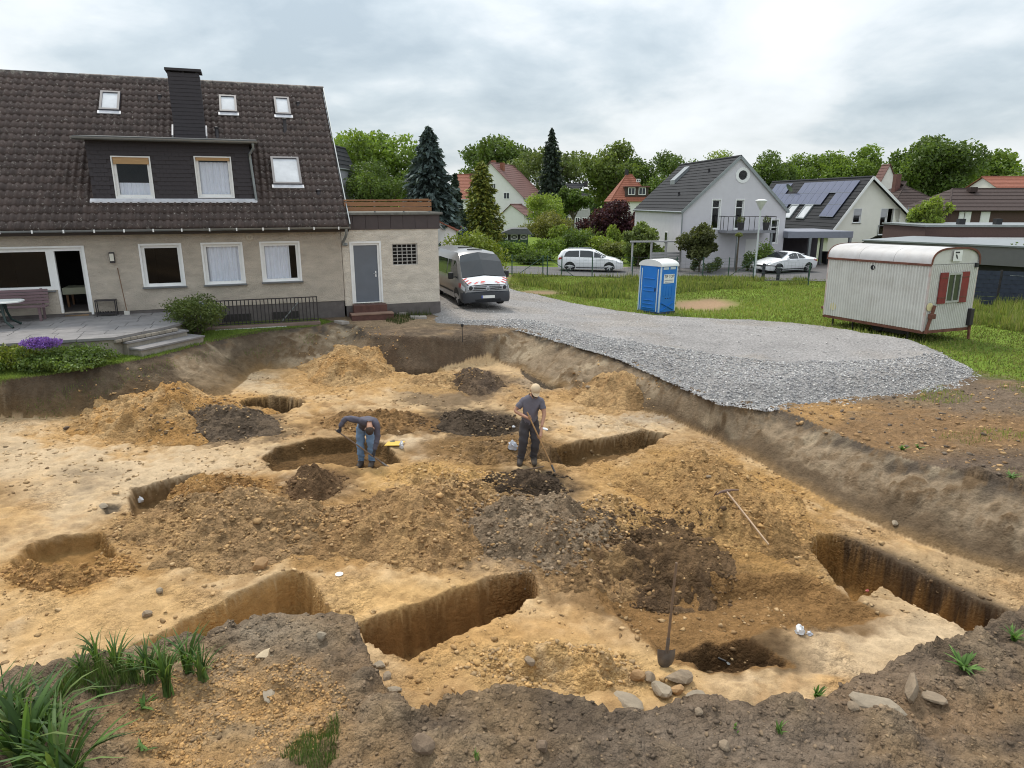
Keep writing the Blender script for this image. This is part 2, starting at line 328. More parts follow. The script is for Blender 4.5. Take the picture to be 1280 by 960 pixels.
bare = [(ell(885, 381, 42, 7, S_), lin(176, 148, 120), .5), (ell(672, 366, 26, 3, S_), lin(160, 138, 112), .5), (ell(1130, 540, 190, 32, S_), lin(148, 118, 86), .8), (ell(1020, 516, 60, 14, S_), lin(178, 142, 98), .4), (ell(1230, 590, 120, 20, S_), lin(110, 96, 84), .6), (ell(1230, 500, 70, 18, S_), lin(128, 112, 96), .5), (ell(500, 402, 70, 8, S_), lin(176, 152, 124), .5),
        (ell(300, 895, 140, 75, S_), lin(184, 148, 104), .5), (ell(1190, 880, 110, 14, S_), lin(150, 122, 92), .3), (ell(230, 840, 80, 25, S_), lin(160, 140, 116), .4), (ell(350, 800, 60, 20, S_), lin(150, 136, 118), .3), (ell(330, 912, 60, 6, S_), lin(150, 132, 108), .2), (ell(900, 930, 160, 24, S_), lin(128, 114, 100), .3), (ell(1150, 860, 70, 16, S_), lin(136, 118, 100), .3)]
g_lawn = lin(100, 126, 50); g_field = lin(118, 140, 62)
HP = [((218, 520, 104, 30), .62, [c_clay, lin(196, 150, 92)], 'orange heap of clods left of the round pit below the lawn', .62, 420),
      ((270, 533, 75, 18), .42, [lin(120, 103, 85), lin(104, 90, 76)], 'low dark brown heap in front of the round pit', .6, 200),
      ((438, 463, 62, 22), .66, [c_clay, lin(190, 148, 96)], 'orange heap against the bank below the grey door', .7, 260),
      ((597, 478, 38, 12), .42, [lin(104, 88, 74), lin(120, 100, 80)], 'small dark heap in the middle of the far pit floor', .7, 60),
      ((548, 476, 45, 10), .16, [lin(176, 140, 96), c_clay], 'small tan heap beside the far dark trench', .7, 80),
      ((775, 495, 66, 20), .60, [c_clay, lin(176, 140, 96)], 'orange heap leaning on the bank below the gravel', .7, 200),
      ((595, 530, 62, 15), .26, [lin(98, 84, 70), lin(82, 70, 58)], 'flat heap of dark crumbly soil behind the standing digger', .55, 420),
      ((880, 620, 114, 58), .60, [lin(196, 156, 102), lin(172, 136, 90)], 'big orange heap carrying the mattock', .62, 700),
      ((528, 655, 94, 48), .60, [lin(190, 152, 104), lin(166, 132, 92)], 'tall brown and orange heap in the centre of the pit', .62, 700),
      ((560, 603, 75, 20), .35, [c_clay, lin(206, 164, 104)], 'heap of pale orange lumps behind the central heap', .6, 380),
      ((680, 665, 95, 42), .50, [lin(158, 138, 114), lin(134, 114, 92)], 'grey gravelly heap right of the central heap', .6, 800),
      ((660, 606, 52, 17), .34, [lin(92, 77, 63), lin(78, 66, 54)], 'dark crumbly heap at the feet of the standing digger', .6, 320),
      ((310, 655, 110, 48), .48, [lin(188, 152, 106), lin(160, 130, 94)], 'broad brown heap between the small trench and the central heap', .6, 650),
      ((280, 616, 60, 22), .40, [lin(182, 140, 86), lin(150, 112, 70)], 'orange heap beside the small square trench', .62, 260),
      ((395, 608, 38, 18), .45, [lin(124, 98, 72), lin(112, 88, 64)], 'small brown heap in front of the bending digger', .7, 60),
      ((88, 712, 72, 24), .36, [lin(184, 142, 88), lin(170, 130, 84)], 'heap of orange crumbs inside the curved trench', .6, 420),
      ((470, 530, 60, 14), .30, [lin(160, 124, 82), lin(128, 100, 70)], 'low rubble heap behind the bending digger', .6, 240),
      ((770, 650, 48, 24), .42, [c_clay, lin(190, 150, 96)], 'small orange heap between the grey heap and the mattock heap', .62, 260),
      ((830, 690, 92, 46), .15, [lin(116, 92, 66), lin(100, 80, 60)], 'dark brown heap spilling into the scooped hollow', .6, 480),
      ((690, 835, 95, 30), .26, [lin(206, 166, 110), lin(190, 160, 120)], 'heap of orange rubble in front of the near trench', .6, 480),
      ((420, 665, 60, 34), .16, [lin(190, 152, 104), lin(160, 126, 86)], 'low tan spread between the broad brown heap and the central heap', .6, 260),
      ((610, 625, 60, 26), .22, [lin(176, 142, 98), lin(140, 112, 80)], 'low brown ridge between the central and the grey heap', .6, 260),
      ((745, 700, 70, 34), .14, [lin(172, 138, 96), lin(120, 94, 68)], 'low spread of soil in front of the grey heap', .6, 260),
      ((960, 665, 62, 34), .20, [lin(182, 144, 94), lin(160, 126, 84)], 'low shoulder of orange soil right of the mattock heap', .6, 240),
      ((205, 660, 60, 30), .14, [lin(186, 150, 104), lin(160, 128, 90)], 'low tan spread left of the broad brown heap', .6, 200),
      ((640, 562, 70, 16), .20, [lin(160, 126, 84), lin(130, 104, 74)], 'low heap of broken clay left of the standing digger', .6, 200)]
HPC = []
for (cx, cy, rx, ry), *_r in HP:
    c = F_(cx, cy); ax = rx / pxm(c); HPC.append((c[0], c[1], ax, min(abs(F_(cx, cy - ry)[1] - F_(cx, cy + ry)[1]) / 2, ax * 1.15)))
HEAPS = []                                               # filled below, so that stones and tools can stand on them
def ground(X, Y, want_col=True):
    X = np.asarray(X, float); Y = np.asarray(Y, float)
    s = surf(X, Y); f = floorz(X, Y)
    dr = sdist(X, Y, RIMd); df = sdist(X, Y, FOOTd)
    n1 = fbm(X, Y, .6, 4, 2); n2 = fbm(X, Y, 2.4, 4, 5); n3 = fbm(X, Y, 9., 3, 8)
    out = dr > 0; inn = (df < 0) & ~out
    a = np.maximum(-dr, 0); b = np.maximum(df, 0); t = a / (a + b + 1e-6); t = np.where(out, 0, np.where(inn, 1, t))   # 0 at the rim, 1 at the foot
    bk = t ** 1.0; ledge = np.where(X > 3, .10 * sstep(.55, .62, t) - .10 * sstep(.0, 1., t), 0)
    z = s * (1 - bk) + f * bk + np.where(out | inn, 0, ((n2 - .5) * .34 + (n3 - .5) * .14) * np.sin(np.pi * np.clip(t, 0, 1))) - ledge
    z = z + np.where(inn, (n1 - .5) * .14 + (n2 - .5) * .13 + (n3 - .5) * .07, 0) * sstep(0, .3, -df)
    lump = (n2 - .5) * .18 + (n3 - .5) * .11 + (np.abs(n2 - .5)) * .10
    fr = (Y < 11.5) | (X > 4)
    field = sdist(X, Y, field_poly); lawn = sdist(X, Y, lawn_poly)
    rough = np.where(out & (Y < 20), 1, 0) * sstep(0, .5, np.minimum(field, lawn))
    z = z + lump * rough * np.where(Y < 11.5, 1.25, .5)
    lip = np.where(out, np.exp(-(dr / .45) ** 2), 0) * np.where(Y < 11.5, .12, .0); z = z + lip * n2
    if not want_col:
        for p, d, w, c in TRd: z = z - d * sstep(-.012, w * .75, -sdist(X, Y, p)) * inn
        return z
    C = np.empty(X.shape + (3,)); C[:] = c_tan
    def mixc(m, col): C[:] = C + (np.asarray(col) - C) * np.clip(m, 0, 1)[..., None]
    mixc(sstep(.52, .70, n1) * .6, lin(200, 160, 108)); mixc(sstep(.55, .75, fbm(X, Y, 1.3, 4, 9)) * .5, lin(170, 138, 100))
    mixc(sstep(.6, .8, fbm(X, Y, .9, 4, 21)) * .5, lin(206, 190, 168)); mixc(sstep(.56, .70, fbm(X, Y, 3.3, 4, 23)) * .45, lin(168, 132, 92)); mixc(sstep(.60, .72, fbm(X + .3 * Y, Y, 5.3, 3, 25)) * .4, lin(142, 116, 88)); mixc(sstep(.50, .66, fbm(X, Y, .8, 3, 29)) * .55, lin(172, 136, 94))
    for p, col, sf in PT:
        mixc(sstep(sf, -sf, sdist(X, Y, p) + (n2 - .5) * 2.2 * sf + (n3 - .5) * .5 * sf) * .85, col)
    for hi, ((cx, cy, rx, ry), hh, hc, lb, pw_, nr_) in enumerate(HP):       # soil that has rolled off the heaps
        c = HPC[hi]; r = np.hypot((X - c[0]) / c[2], (Y - c[1]) / c[3]); k = r < 2.2
        if k.any():
            mk = np.zeros(X.shape); mk[k] = sstep(1.75, .85, r[k] + (n2[k] - .5) * 1.3 + (n3[k] - .5) * .5) * .85; mixc(mk, hc[1] * .6 + hc[0] * .4)
    # banks
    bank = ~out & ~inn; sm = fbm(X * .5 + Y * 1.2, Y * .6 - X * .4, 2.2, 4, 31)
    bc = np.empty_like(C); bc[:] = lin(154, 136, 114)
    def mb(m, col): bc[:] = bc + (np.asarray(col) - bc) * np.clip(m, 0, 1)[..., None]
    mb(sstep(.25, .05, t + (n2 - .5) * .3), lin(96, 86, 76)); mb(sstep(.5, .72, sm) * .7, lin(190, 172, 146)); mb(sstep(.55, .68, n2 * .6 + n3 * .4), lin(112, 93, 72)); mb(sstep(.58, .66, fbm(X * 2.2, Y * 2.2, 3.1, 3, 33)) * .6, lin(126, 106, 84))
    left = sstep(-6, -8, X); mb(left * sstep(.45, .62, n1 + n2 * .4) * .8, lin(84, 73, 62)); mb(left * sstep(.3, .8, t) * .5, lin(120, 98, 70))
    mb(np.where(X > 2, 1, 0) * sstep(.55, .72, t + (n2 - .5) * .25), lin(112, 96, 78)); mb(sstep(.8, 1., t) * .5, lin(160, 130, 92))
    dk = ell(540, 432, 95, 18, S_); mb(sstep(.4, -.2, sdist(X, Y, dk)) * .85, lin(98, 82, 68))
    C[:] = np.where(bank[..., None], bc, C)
    # undisturbed surface
    oc = np.empty_like(C); oc[:] = lin(121, 105, 89); C0 = C; C = oc
    mixc(sstep(.45, .7, n1) * .6, lin(98, 86, 74)); mixc(sstep(.50, .70, n2) * .6, lin(146, 128, 106)); mixc(sstep(.55, .72, fbm(X, Y, 4.7, 4, 43)) * .5, lin(88, 77, 67)); mixc(sstep(.52, .70, fbm(X, Y, 1.1, 4, 41)) * .45, lin(160, 134, 102))
    for p, col, sf in bare:
        mixc(sstep(sf, -sf, sdist(X, Y, p) + (n2 - .5) * 2.5 * sf) * .85, col)
    far = Y > 26
    gm = np.maximum(sstep(.05, -.15, lawn + (n3 - .5) * .25), sstep(.3, -.5, field + (n2 - .5) * 1.2))
    gm = np.maximum(gm, np.where((Y > 43) | (np.abs(X) > 24), 1, 0)); b0 = bare[0]
    for b0 in bare[:2]: gm = gm * (1 - sstep(.5, -.3, sdist(X, Y, b0[0]) + (n2 - .5) * 1.2))
    gc = g_field[None] * (.8 + .5 * n1[..., None]) * np.array([1, 1, 1]) if X.ndim == 1 else g_field * (.75 + .5 * n1[..., None])
    gcol = gc * .9 + (lin(120, 128, 60) - gc) * (sstep(.5, .75, n2) * .35)[..., None]
    C[:] = C + (gcol - C) * gm[..., None]
    C = np.where(out[..., None], C, C0)
    # trenches
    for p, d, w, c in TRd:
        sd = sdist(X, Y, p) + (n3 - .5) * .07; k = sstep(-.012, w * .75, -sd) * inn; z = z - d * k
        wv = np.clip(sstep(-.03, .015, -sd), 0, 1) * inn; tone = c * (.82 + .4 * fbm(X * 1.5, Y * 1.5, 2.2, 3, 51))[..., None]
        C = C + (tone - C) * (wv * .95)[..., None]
    # dark band under the lip of the long trench at the right
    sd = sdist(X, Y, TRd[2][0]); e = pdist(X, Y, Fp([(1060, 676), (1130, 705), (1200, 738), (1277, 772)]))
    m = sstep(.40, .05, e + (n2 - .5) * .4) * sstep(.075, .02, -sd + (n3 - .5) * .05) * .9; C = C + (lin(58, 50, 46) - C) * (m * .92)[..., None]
    v = (.80 + .40 * n3)[..., None]; crumb = np.where(inn, .22 + .75 * sstep(.50, .66, fbm(X, Y, .8, 3, 29)), np.where(out, .85, .45))
    for c in HPC: crumb = np.maximum(crumb, sstep(1.7, .9, np.hypot((X - c[0]) / c[2], (Y - c[1]) / c[3]) + (n2 - .5)) * .9 * inn)
    for p, d, w, c in TRd[7:11:2]: crumb = np.maximum(crumb, sstep(.1, -.1, sdist(X, Y, p)) * .8)
    C = C * v; C = C + ((C @ np.array([.3, .55, .15]))[..., None] - C) * -.06; return z, np.concatenate([np.clip(C, .01, .9), crumb[..., None]], -1)
GRID = {}                                                # heights and colours of the ground mesh, kept for looking up
def look(key, X, Y):
    X = np.asarray(X, float); Y = np.asarray(Y, float); xs, ys, A = GRID['x'], GRID['y'], GRID[key]
    i = np.clip(np.searchsorted(xs, X) - 1, 0, len(xs) - 2); j = np.clip(np.searchsorted(ys, Y) - 1, 0, len(ys) - 2); fx = np.clip((X - xs[i]) / (xs[i + 1] - xs[i]), 0, 1); fy = np.clip((Y - ys[j]) / (ys[j + 1] - ys[j]), 0, 1)
    if A.ndim == 3: fx = fx[..., None]; fy = fy[..., None]
    return (A[j, i] * (1 - fx) + A[j, i + 1] * fx) * (1 - fy) + (A[j + 1, i] * (1 - fx) + A[j + 1, i + 1] * fx) * fy
def inside(X, Y): return (X > GX0) & (X < GX1) & (Y > GY0) & (Y < GY1)
def gnd(X, Y):
    X = np.asarray(X, float); Y = np.asarray(Y, float); k = inside(X, Y); return np.where(k, look('z', X, Y), surf(X, Y))
def heapz(X, Y):
    X = np.asarray(X, float); Y = np.asarray(Y, float); k = inside(X, Y); return np.where(k, look('t', X, Y), surf(X, Y))

SOIL = 0.74
def make_soil():
    """earth: colour attribute broken into crumbs of slightly different tone; alpha says how crumbly it is"""
    m, nt, N, L, b = new_mat('soil'); MATS['soil'] = m; tc = N.new('ShaderNodeTexCoord'); at = N.new('ShaderNodeAttribute'); at.attribute_name = 'Col'
    def nz(t, sc, **k):
        n = N.new(t); n.inputs['Scale'].default_value = sc; L.new(tc.outputs['Object'], n.inputs['Vector'])
        for q, v in k.items(): n.inputs[q].default_value = v
        return n
    def mt(op, a, c, d=None):
        n = N.new('ShaderNodeMath'); n.operation = op
        for i, v in enumerate((a, c, d)):
            if v is None: continue
            if isinstance(v, (int, float)): n.inputs[i].default_value = v
            else: L.new(v, n.inputs[i])
        return n.outputs[0]
    wob = nz('ShaderNodeTexNoise', 9., Detail=1.); mp = N.new('ShaderNodeMix'); mp.data_type = 'VECTOR'; mp.inputs[0].default_value = .07; L.new(tc.outputs['Object'], mp.inputs[4]); L.new(wob.outputs['Color'], mp.inputs[5])
    v1 = nz('ShaderNodeTexVoronoi', 20., Randomness=1.); v2 = nz('ShaderNodeTexVoronoi', 55., Randomness=1.); L.new(mp.outputs[1], v1.inputs['Vector'])
    s1 = N.new('ShaderNodeSeparateColor'); L.new(v1.outputs['Color'], s1.inputs[0]); s2 = N.new('ShaderNodeSeparateColor'); L.new(v2.outputs['Color'], s2.inputs[0])
    cr = at.outputs['Alpha']; n1 = nz('ShaderNodeTexNoise', 7., Detail=7., Roughness=.68); n2 = nz('ShaderNodeTexNoise', 60., Detail=3., Roughness=.7)
    t = mt('MULTIPLY_ADD', mt('SUBTRACT', n1.outputs[0], .5), .75, 1.0); t = mt('MULTIPLY_ADD', mt('SUBTRACT', n2.outputs[0], .5), .55, t)
    t = mt('MULTIPLY_ADD', mt('MULTIPLY', mt('SUBTRACT', s1.outputs[0], .5), cr), .34, t); t = mt('MULTIPLY_ADD', mt('MULTIPLY', mt('SUBTRACT', s2.outputs[0], .5), cr), .30, t)
    vm = N.new('ShaderNodeVectorMath'); vm.operation = 'SCALE'; L.new(at.outputs['Color'], vm.inputs[0]); L.new(t, vm.inputs[3]); L.new(vm.outputs[0], b.inputs['Base Color'])
    b.inputs['Roughness'].default_value = .97; b.inputs['Specular IOR Level'].default_value = .1
    h = mt('MULTIPLY', mt('SUBTRACT', .6, v1.outputs['Distance']), mt('MULTIPLY', cr, .030)); h = mt('ADD', h, mt('MULTIPLY', mt('SUBTRACT', .6, v2.outputs['Distance']), mt('MULTIPLY', cr, .012)))
    h = mt('MULTIPLY_ADD', n1.outputs[0], .030, h); h = mt('MULTIPLY_ADD', n2.outputs[0], .007, h)
    bp = N.new('ShaderNodeBump'); bp.inputs['Strength'].default_value = 1.; bp.inputs['Distance'].default_value = 1.; L.new(h, bp.inputs['Height']); L.new(bp.outputs[0], b.inputs['Normal']); return m
soil_mat = make_soil()
def gridmesh(xs, ys, fn, keep=None):
    X, Y = np.meshgrid(xs, ys); Z, C = fn(X, Y); n = len(xs); V = np.stack([X, Y, Z], -1).reshape(-1, 3)
    i = np.arange(len(ys) - 1)[:, None] * n + np.arange(n - 1)[None]; F = np.stack([i, i + 1, i + n + 1, i + n], -1).reshape(-1, 4)
    return V, F, C.reshape(-1, C.shape[-1])
GX0, GX1, GY0, GY1 = -14., 16., 3.6, 24.
def build_ground():
    xs = np.arange(GX0, GX1 + .02, .04); ys = np.concatenate([np.arange(GY0, 10, .032), np.arange(10, 17, .04), np.arange(17, GY1 + .02, .055)])
    V, F, C = gridmesh(xs, ys, ground); C = C * np.array([SOIL] * 3 + [1])
    Zg = V[:, 2].reshape(len(ys), len(xs)); i0, i1 = np.searchsorted(xs, (-2.6, 1.6)); j0, j1 = np.searchsorted(ys, (18.0, 22.3)); Q = Zg[j0:j1, i0:i1].copy()   # slumped corner of the back bank
    for _ in range(3):
        for ax in (0, 1): Q = np.mean([np.roll(Q, k, ax) for k in (-2, -1, 0, 1, 2)], 0)
    ex, ey = np.meshgrid(np.minimum(np.arange(i1 - i0), np.arange(i1 - i0)[::-1]), np.minimum(np.arange(j1 - j0), np.arange(j1 - j0)[::-1])); wq = np.clip((np.minimum(ex, ey) - 7) / 10., 0, 1); Zg[j0:j1, i0:i1] = Zg[j0:j1, i0:i1] * (1 - wq) + Q * wq; V[:, 2] = Zg.ravel()
    GRID.update(x=xs, y=ys, z=V[:, 2].reshape(len(ys), len(xs)), c=C[:, :3].reshape(len(ys), len(xs), 3))
    x2 = np.unique(np.concatenate([np.linspace(-700, -60, 12), np.arange(-60, -14, 2.), np.linspace(xs[0], xs[-1], 31), np.arange(18, 60, 2.), np.linspace(60, 700, 12)]))
    y2 = np.unique(np.concatenate([np.linspace(-60, 2, 8), np.linspace(ys[0], ys[-1], 22), np.arange(25, 60, 1.), np.arange(60, 130, 6.), np.linspace(130, 1500, 14)]))
    V2, F2, C2 = gridmesh(x2, y2, ground); C2 = C2 * np.array([SOIL] * 3 + [0])
    cx = V2[F2].mean(1); ok = ~((cx[:, 0] > xs[0]) & (cx[:, 0] < xs[-1]) & (cx[:, 1] > ys[0]) & (cx[:, 1] < ys[-1]))
    F2 = F2[ok]; fx = V2[:, 1] > 30; V2[:, 2] -= 0.0
    me = npmesh('ground', np.vstack([V, V2]), np.vstack([F, F2 + len(V)]), soil_mat, np.vstack([C, C2]), smooth=True)
    tag(link('ground', me), kind='structure')
build_ground()

# ------------------------------------------------------------------ stones and clods
_ph = (1 + 5 ** .5) / 2
ICO_V = np.array([(-1, _ph, 0), (1, _ph, 0), (-1, -_ph, 0), (1, -_ph, 0), (0, -1, _ph), (0, 1, _ph), (0, -1, -_ph), (0, 1, -_ph), (_ph, 0, -1), (_ph, 0, 1), (-_ph, 0, -1), (-_ph, 0, 1)]) / 1.9
ICO_F = np.array([(0, 11, 5), (0, 5, 1), (0, 1, 7), (0, 7, 10), (0, 10, 11), (1, 5, 9), (5, 11, 4), (11, 10, 2), (10, 7, 6), (7, 1, 8), (3, 9, 4), (3, 4, 2), (3, 2, 6), (3, 6, 8), (3, 8, 9), (4, 9, 5), (2, 4, 11), (6, 2, 10), (8, 6, 7), (9, 8, 1)])
def rocks(P, size, cols, seed=0, flat=.65):
    g = np.random.default_rng(seed); n = len(P); V = ICO_V[None] * (1 + (g.random((n, 12, 1)) - .5) * .9) + (g.random((n, 12, 3)) - .5) * .5
    V = V * (np.asarray(size).reshape(n, 1, 1)) * np.stack([.7 + .6 * g.random((n, 1)), .7 + .6 * g.random((n, 1)), flat * (.6 + .7 * g.random((n, 1)))], -1)
    a = g.random(n) * 6.28; ca, sa = np.cos(a)[:, None], np.sin(a)[:, None]
    V = np.stack([V[..., 0] * ca - V[..., 1] * sa, V[..., 0] * sa + V[..., 1] * ca, V[..., 2]], -1) + np.asarray(P)[:, None, :]
    F = ICO_F[None] + (np.arange(n) * 12)[:, None, None]; C = np.repeat(np.asarray(cols), 12, 0) * (.85 + .3 * g.random((n * 12, 1)))
    return V.reshape(-1, 3), F.reshape(-1, 3), C
clod_mat = pm('clods', (1, 1, 1), rough=.95, var=.25, scale=14., bump=.8, bscale=40., spec=.1, attr='Col')

# ------------------------------------------------------------------ soil heaps: base ellipse in the picture, height, colours
def make_heaps():
    for i, ((cx, cy, rx, ry), h, cols, label, pw, nr) in enumerate(HP):
        c = F_(cx, cy); k = pxm(c); ax = rx / k; ay = abs(F_(cx, cy - ry)[1] - F_(cx, cy + ry)[1]) / 2; ay = min(ay, ax * 1.15)
        def hf(X, Y, c=c, ax=ax, ay=ay, h=h, i=i, pw=pw):
            wx = (fbm(X, Y, .9, 2, 62 + i) - .5) * .7; wy = (fbm(X, Y, .9, 2, 65 + i) - .5) * .7; dx = (X - c[0]) / ax + wx; dy = (Y - c[1]) / ay + wy; a = np.arctan2(dy, dx); r = np.hypot(dx, dy) * (1 + .22 * (fbm(np.cos(a) * 1.5 + 5, np.sin(a) * 1.5 + 5, 1.3, 3, 60 + i) - .5) * 2)
            n = fbm(X, Y, 2.2, 4, 70 + i); n2 = fbm(X, Y, 11., 3, 80 + i)
            b = np.clip(1 - r, 0, 1); prof = b ** (pw + .45) * (1.05 - .3 * b); hh = np.maximum(0, h * 1.35 * prof * (1 + .9 * (n - .5)) + ((n2 - .5) * .17 + (fbm(X, Y, 5., 2, 85 + i) - .5) * .16) * sstep(0, .25, b) - .004) * (r < 1)
            return np.maximum(0, hh - np.maximum(0, gnd(X, Y) - floorz(X, Y) - .05) * .9) if i in (0, 2, 5) else hh
        HEAPS.append(hf)
    TT = GRID['z'].copy()
    for i, c in enumerate(HPC):
        i0, i1 = np.searchsorted(GRID['x'], (c[0] - 1.6 * c[2], c[0] + 1.6 * c[2])); j0, j1 = np.searchsorted(GRID['y'], (c[1] - 1.6 * c[3], c[1] + 1.6 * c[3])); X, Y = np.meshgrid(GRID['x'][i0:i1], GRID['y'][j0:j1])
        TT[j0:j1, i0:i1] = np.maximum(TT[j0:j1, i0:i1], GRID['z'][j0:j1, i0:i1] + HEAPS[i](X, Y))
    GRID['t'] = TT
    for i, ((cx, cy, rx, ry), h, cols, label, pw, nr) in enumerate(HP):
        c = F_(cx, cy); k = pxm(c); ax = rx / k * 1.25; ay = min(abs(F_(cx, cy - ry)[1] - F_(cx, cy + ry)[1]) / 2, ax) * 1.3; st = .03 if c[1] < 16 else .045
        xs = np.arange(c[0] - ax, c[0] + ax, st); ys = np.arange(c[1] - ay, c[1] + ay, st)
        X, Y = np.meshgrid(xs, ys); z0 = gnd(X, Y); H = HEAPS[i](X, Y)
        n = fbm(X, Y, 1.5, 4, 90 + i); n3 = fbm(X, Y, 8, 3, 91 + i); m = sstep(.4, .62, n * .7 + n3 * .3)[..., None]
        C = (cols[0] * (1 - m) + cols[1] * m) * (.78 + .44 * n3)[..., None]; dkm = (sstep(.54, .66, fbm(X, Y, 1.9, 4, 95 + i)) * .6)[..., None]; C = C + (cols[1] * .62 - C) * dkm; C = C + ((C @ np.array([.3, .55, .15]))[..., None] - C) * .02
        nn = len(xs); ii = np.arange(len(ys) - 1)[:, None] * nn + np.arange(nn - 1)[None]; F = np.stack([ii, ii + 1, ii + nn + 1, ii + nn], -1).reshape(-1, 4)
        hk = H.ravel(); ok = hk[F].max(1) > .006; F = F[ok]; Z = np.where(H > .006, z0 + H, z0 - .03)
        V = np.stack([X, Y, Z], -1).reshape(-1, 3); us = np.unique(F); mp = np.zeros(len(V), int); mp[us] = np.arange(len(us))
        o = link('soil_heap', npmesh('soil_heap', V[us], mp[F], soil_mat, np.c_[C.reshape(-1, 3)[us] * SOIL, np.ones(len(us))], smooth=True)); tag(o, label, 'soil heap', 'heaps of dug soil in the pit')
        nr = int(nr * 3.2); g = np.random.default_rng(100 + i); q = g.random(nr * 3) ** .6; a = g.random(nr * 3) * 6.283
        px = c[0] + np.cos(a) * q * ax * .92; py = c[1] + np.sin(a) * q * ay * .85; hh = HEAPS[i](px, py); okp = (fbm(px, py, 1.8, 2, 7 + i) > .40); px, py, hh = px[okp][:nr], py[okp][:nr], hh[okp][:nr]
        sz = .006 + .034 * g.random(len(px)) ** 6; 
        if nr > 150: sz[:max(4, nr // 110)] = .026 + .036 * g.random(len(sz[:max(4, nr // 110)]))
        pz = heapz(px, py) + sz * .15
        gl = lambda q: q + (q @ np.array([.3, .55, .15]) - q) * .03
        cc = np.where(g.random((len(px), 1)) < .65, gl(cols[0]), gl(cols[1])) * (.75 + .6 * g.random((len(px), 1)))
        Vr, Fr, Cr = rocks(np.stack([px, py, pz], -1), sz, cc, 200 + i)
        tag(link('clods', npmesh('clods', Vr, Fr, clod_mat, Cr * SOIL), o), kind='stuff')
make_heaps()
def scatter(name, poly, n, s0, s1, cols, seed, zf=heapz, pw=4., label=None, up=.15, mat=None, flat=.65, thr=.0, nsc=1.2, blend=0.):
    g = np.random.default_rng(seed); P = np.array([p[:2] for p in poly]); lo, hi = P.min(0), P.max(0); pts = []
    px = lo[0] + (hi[0] - lo[0]) * g.random(n * 4); py = lo[1] + (hi[1] - lo[1]) * g.random(n * 4)
    k = (sdist(px, py, P) < 0) & (fbm(px, py, nsc, 2, seed) > thr); px, py = px[k][:n], py[k][:n]; sz = s0 + (s1 - s0) * g.random(len(px)) ** pw
    pz = zf(px, py) + sz * up; cols = np.array(cols); cc = cols[g.integers(0, len(cols), len(px))] * (.75 + .5 * g.random((len(px), 1)))
    if blend: cc = cc * (1 - blend) + blend * look('c', px, py) * (.8 + .45 * g.random((len(px), 1)))
    V, F, C = rocks(np.stack([px, py, pz], -1), sz, cc, seed + 1, flat)
    o = link(name, npmesh(name, V, F, mat or clod_mat, C)); tag(o, label, None, None, 'stuff'); return o
FR = Sp([(-60, 990), (-60, 870), (130, 822), (330, 772), (440, 770), (480, 850), (515, 896), (620, 862), (760, 888), (900, 873), (985, 885), (1075, 850), (1125, 822), (1215, 798), (1330, 760), (1330, 990)])
scatter('soil_clods', FR, 12000, .004, .029, [lin(118, 102, 86), lin(98, 86, 74), lin(140, 122, 102), lin(160, 136, 106)], 301, label='dark soil clods strewn over the near edge of the pit', pw=7, blend=.65, flat=.5, up=.0)
scatter('clay_crumbs', ell(300, 895, 140, 75, S_), 5000, .003, .022, [lin(196, 152, 96), lin(176, 134, 84), lin(206, 166, 112)], 303, label='orange clay crumbs spilled on the near edge', pw=3, thr=.42, blend=.55, flat=.5, up=.05, nsc=2.2)
scatter('soil_crumbs', FOOT, 11000, .005, .045, [lin(190, 160, 118), lin(150, 124, 92), lin(120, 98, 74), lin(206, 178, 138)], 305, label='small crumbs of soil over the pit floor', pw=5, thr=.45, blend=.5)
scatter('bank_crumbs', Sp([(960, 510), (1060, 548), (1280, 612), (1330, 560), (1280, 480), (1040, 502)]), 900, .01, .06, [lin(150, 120, 86), lin(110, 98, 86), lin(178, 146, 106)], 307, label='crumbs of soil above the right bank', pw=4)

# ------------------------------------------------------------------ gravel pad
PAD = Sp([(545, 404), (600, 407), (650, 411), (700, 426), (773, 447), (850, 480), (900, 502), (960, 510), (1040, 503), (1130, 493), (1200, 480), (1224, 470), (1195, 447), (1160, 434), (1100, 424), (1030, 411), (950, 403), (850, 398), (790, 392), (720, 380), (640, 362), (606, 352), (540, 352), (520, 372)])
PADd = dens(PAD, .4, .14, 77)
def padh(X, Y):
    d = -sdist(X, Y, PADd) + (fbm(X, Y, 2.5, 3, 33) - .5) * .25
    near = sstep(0, 8, X) * sstep(30, 20, Y)
    return sstep(-.05, .5 + .55 * near, d) * (.10 + .25 * near) - .02 + (fbm(X, Y, 14, 2, 34) - .5) * .035 + (fbm(X, Y, .8, 3, 35) - .5) * .07, d
def padz(X, Y): return np.maximum(surf(X, Y), gnd(X, Y)) + padh(X, Y)[0]
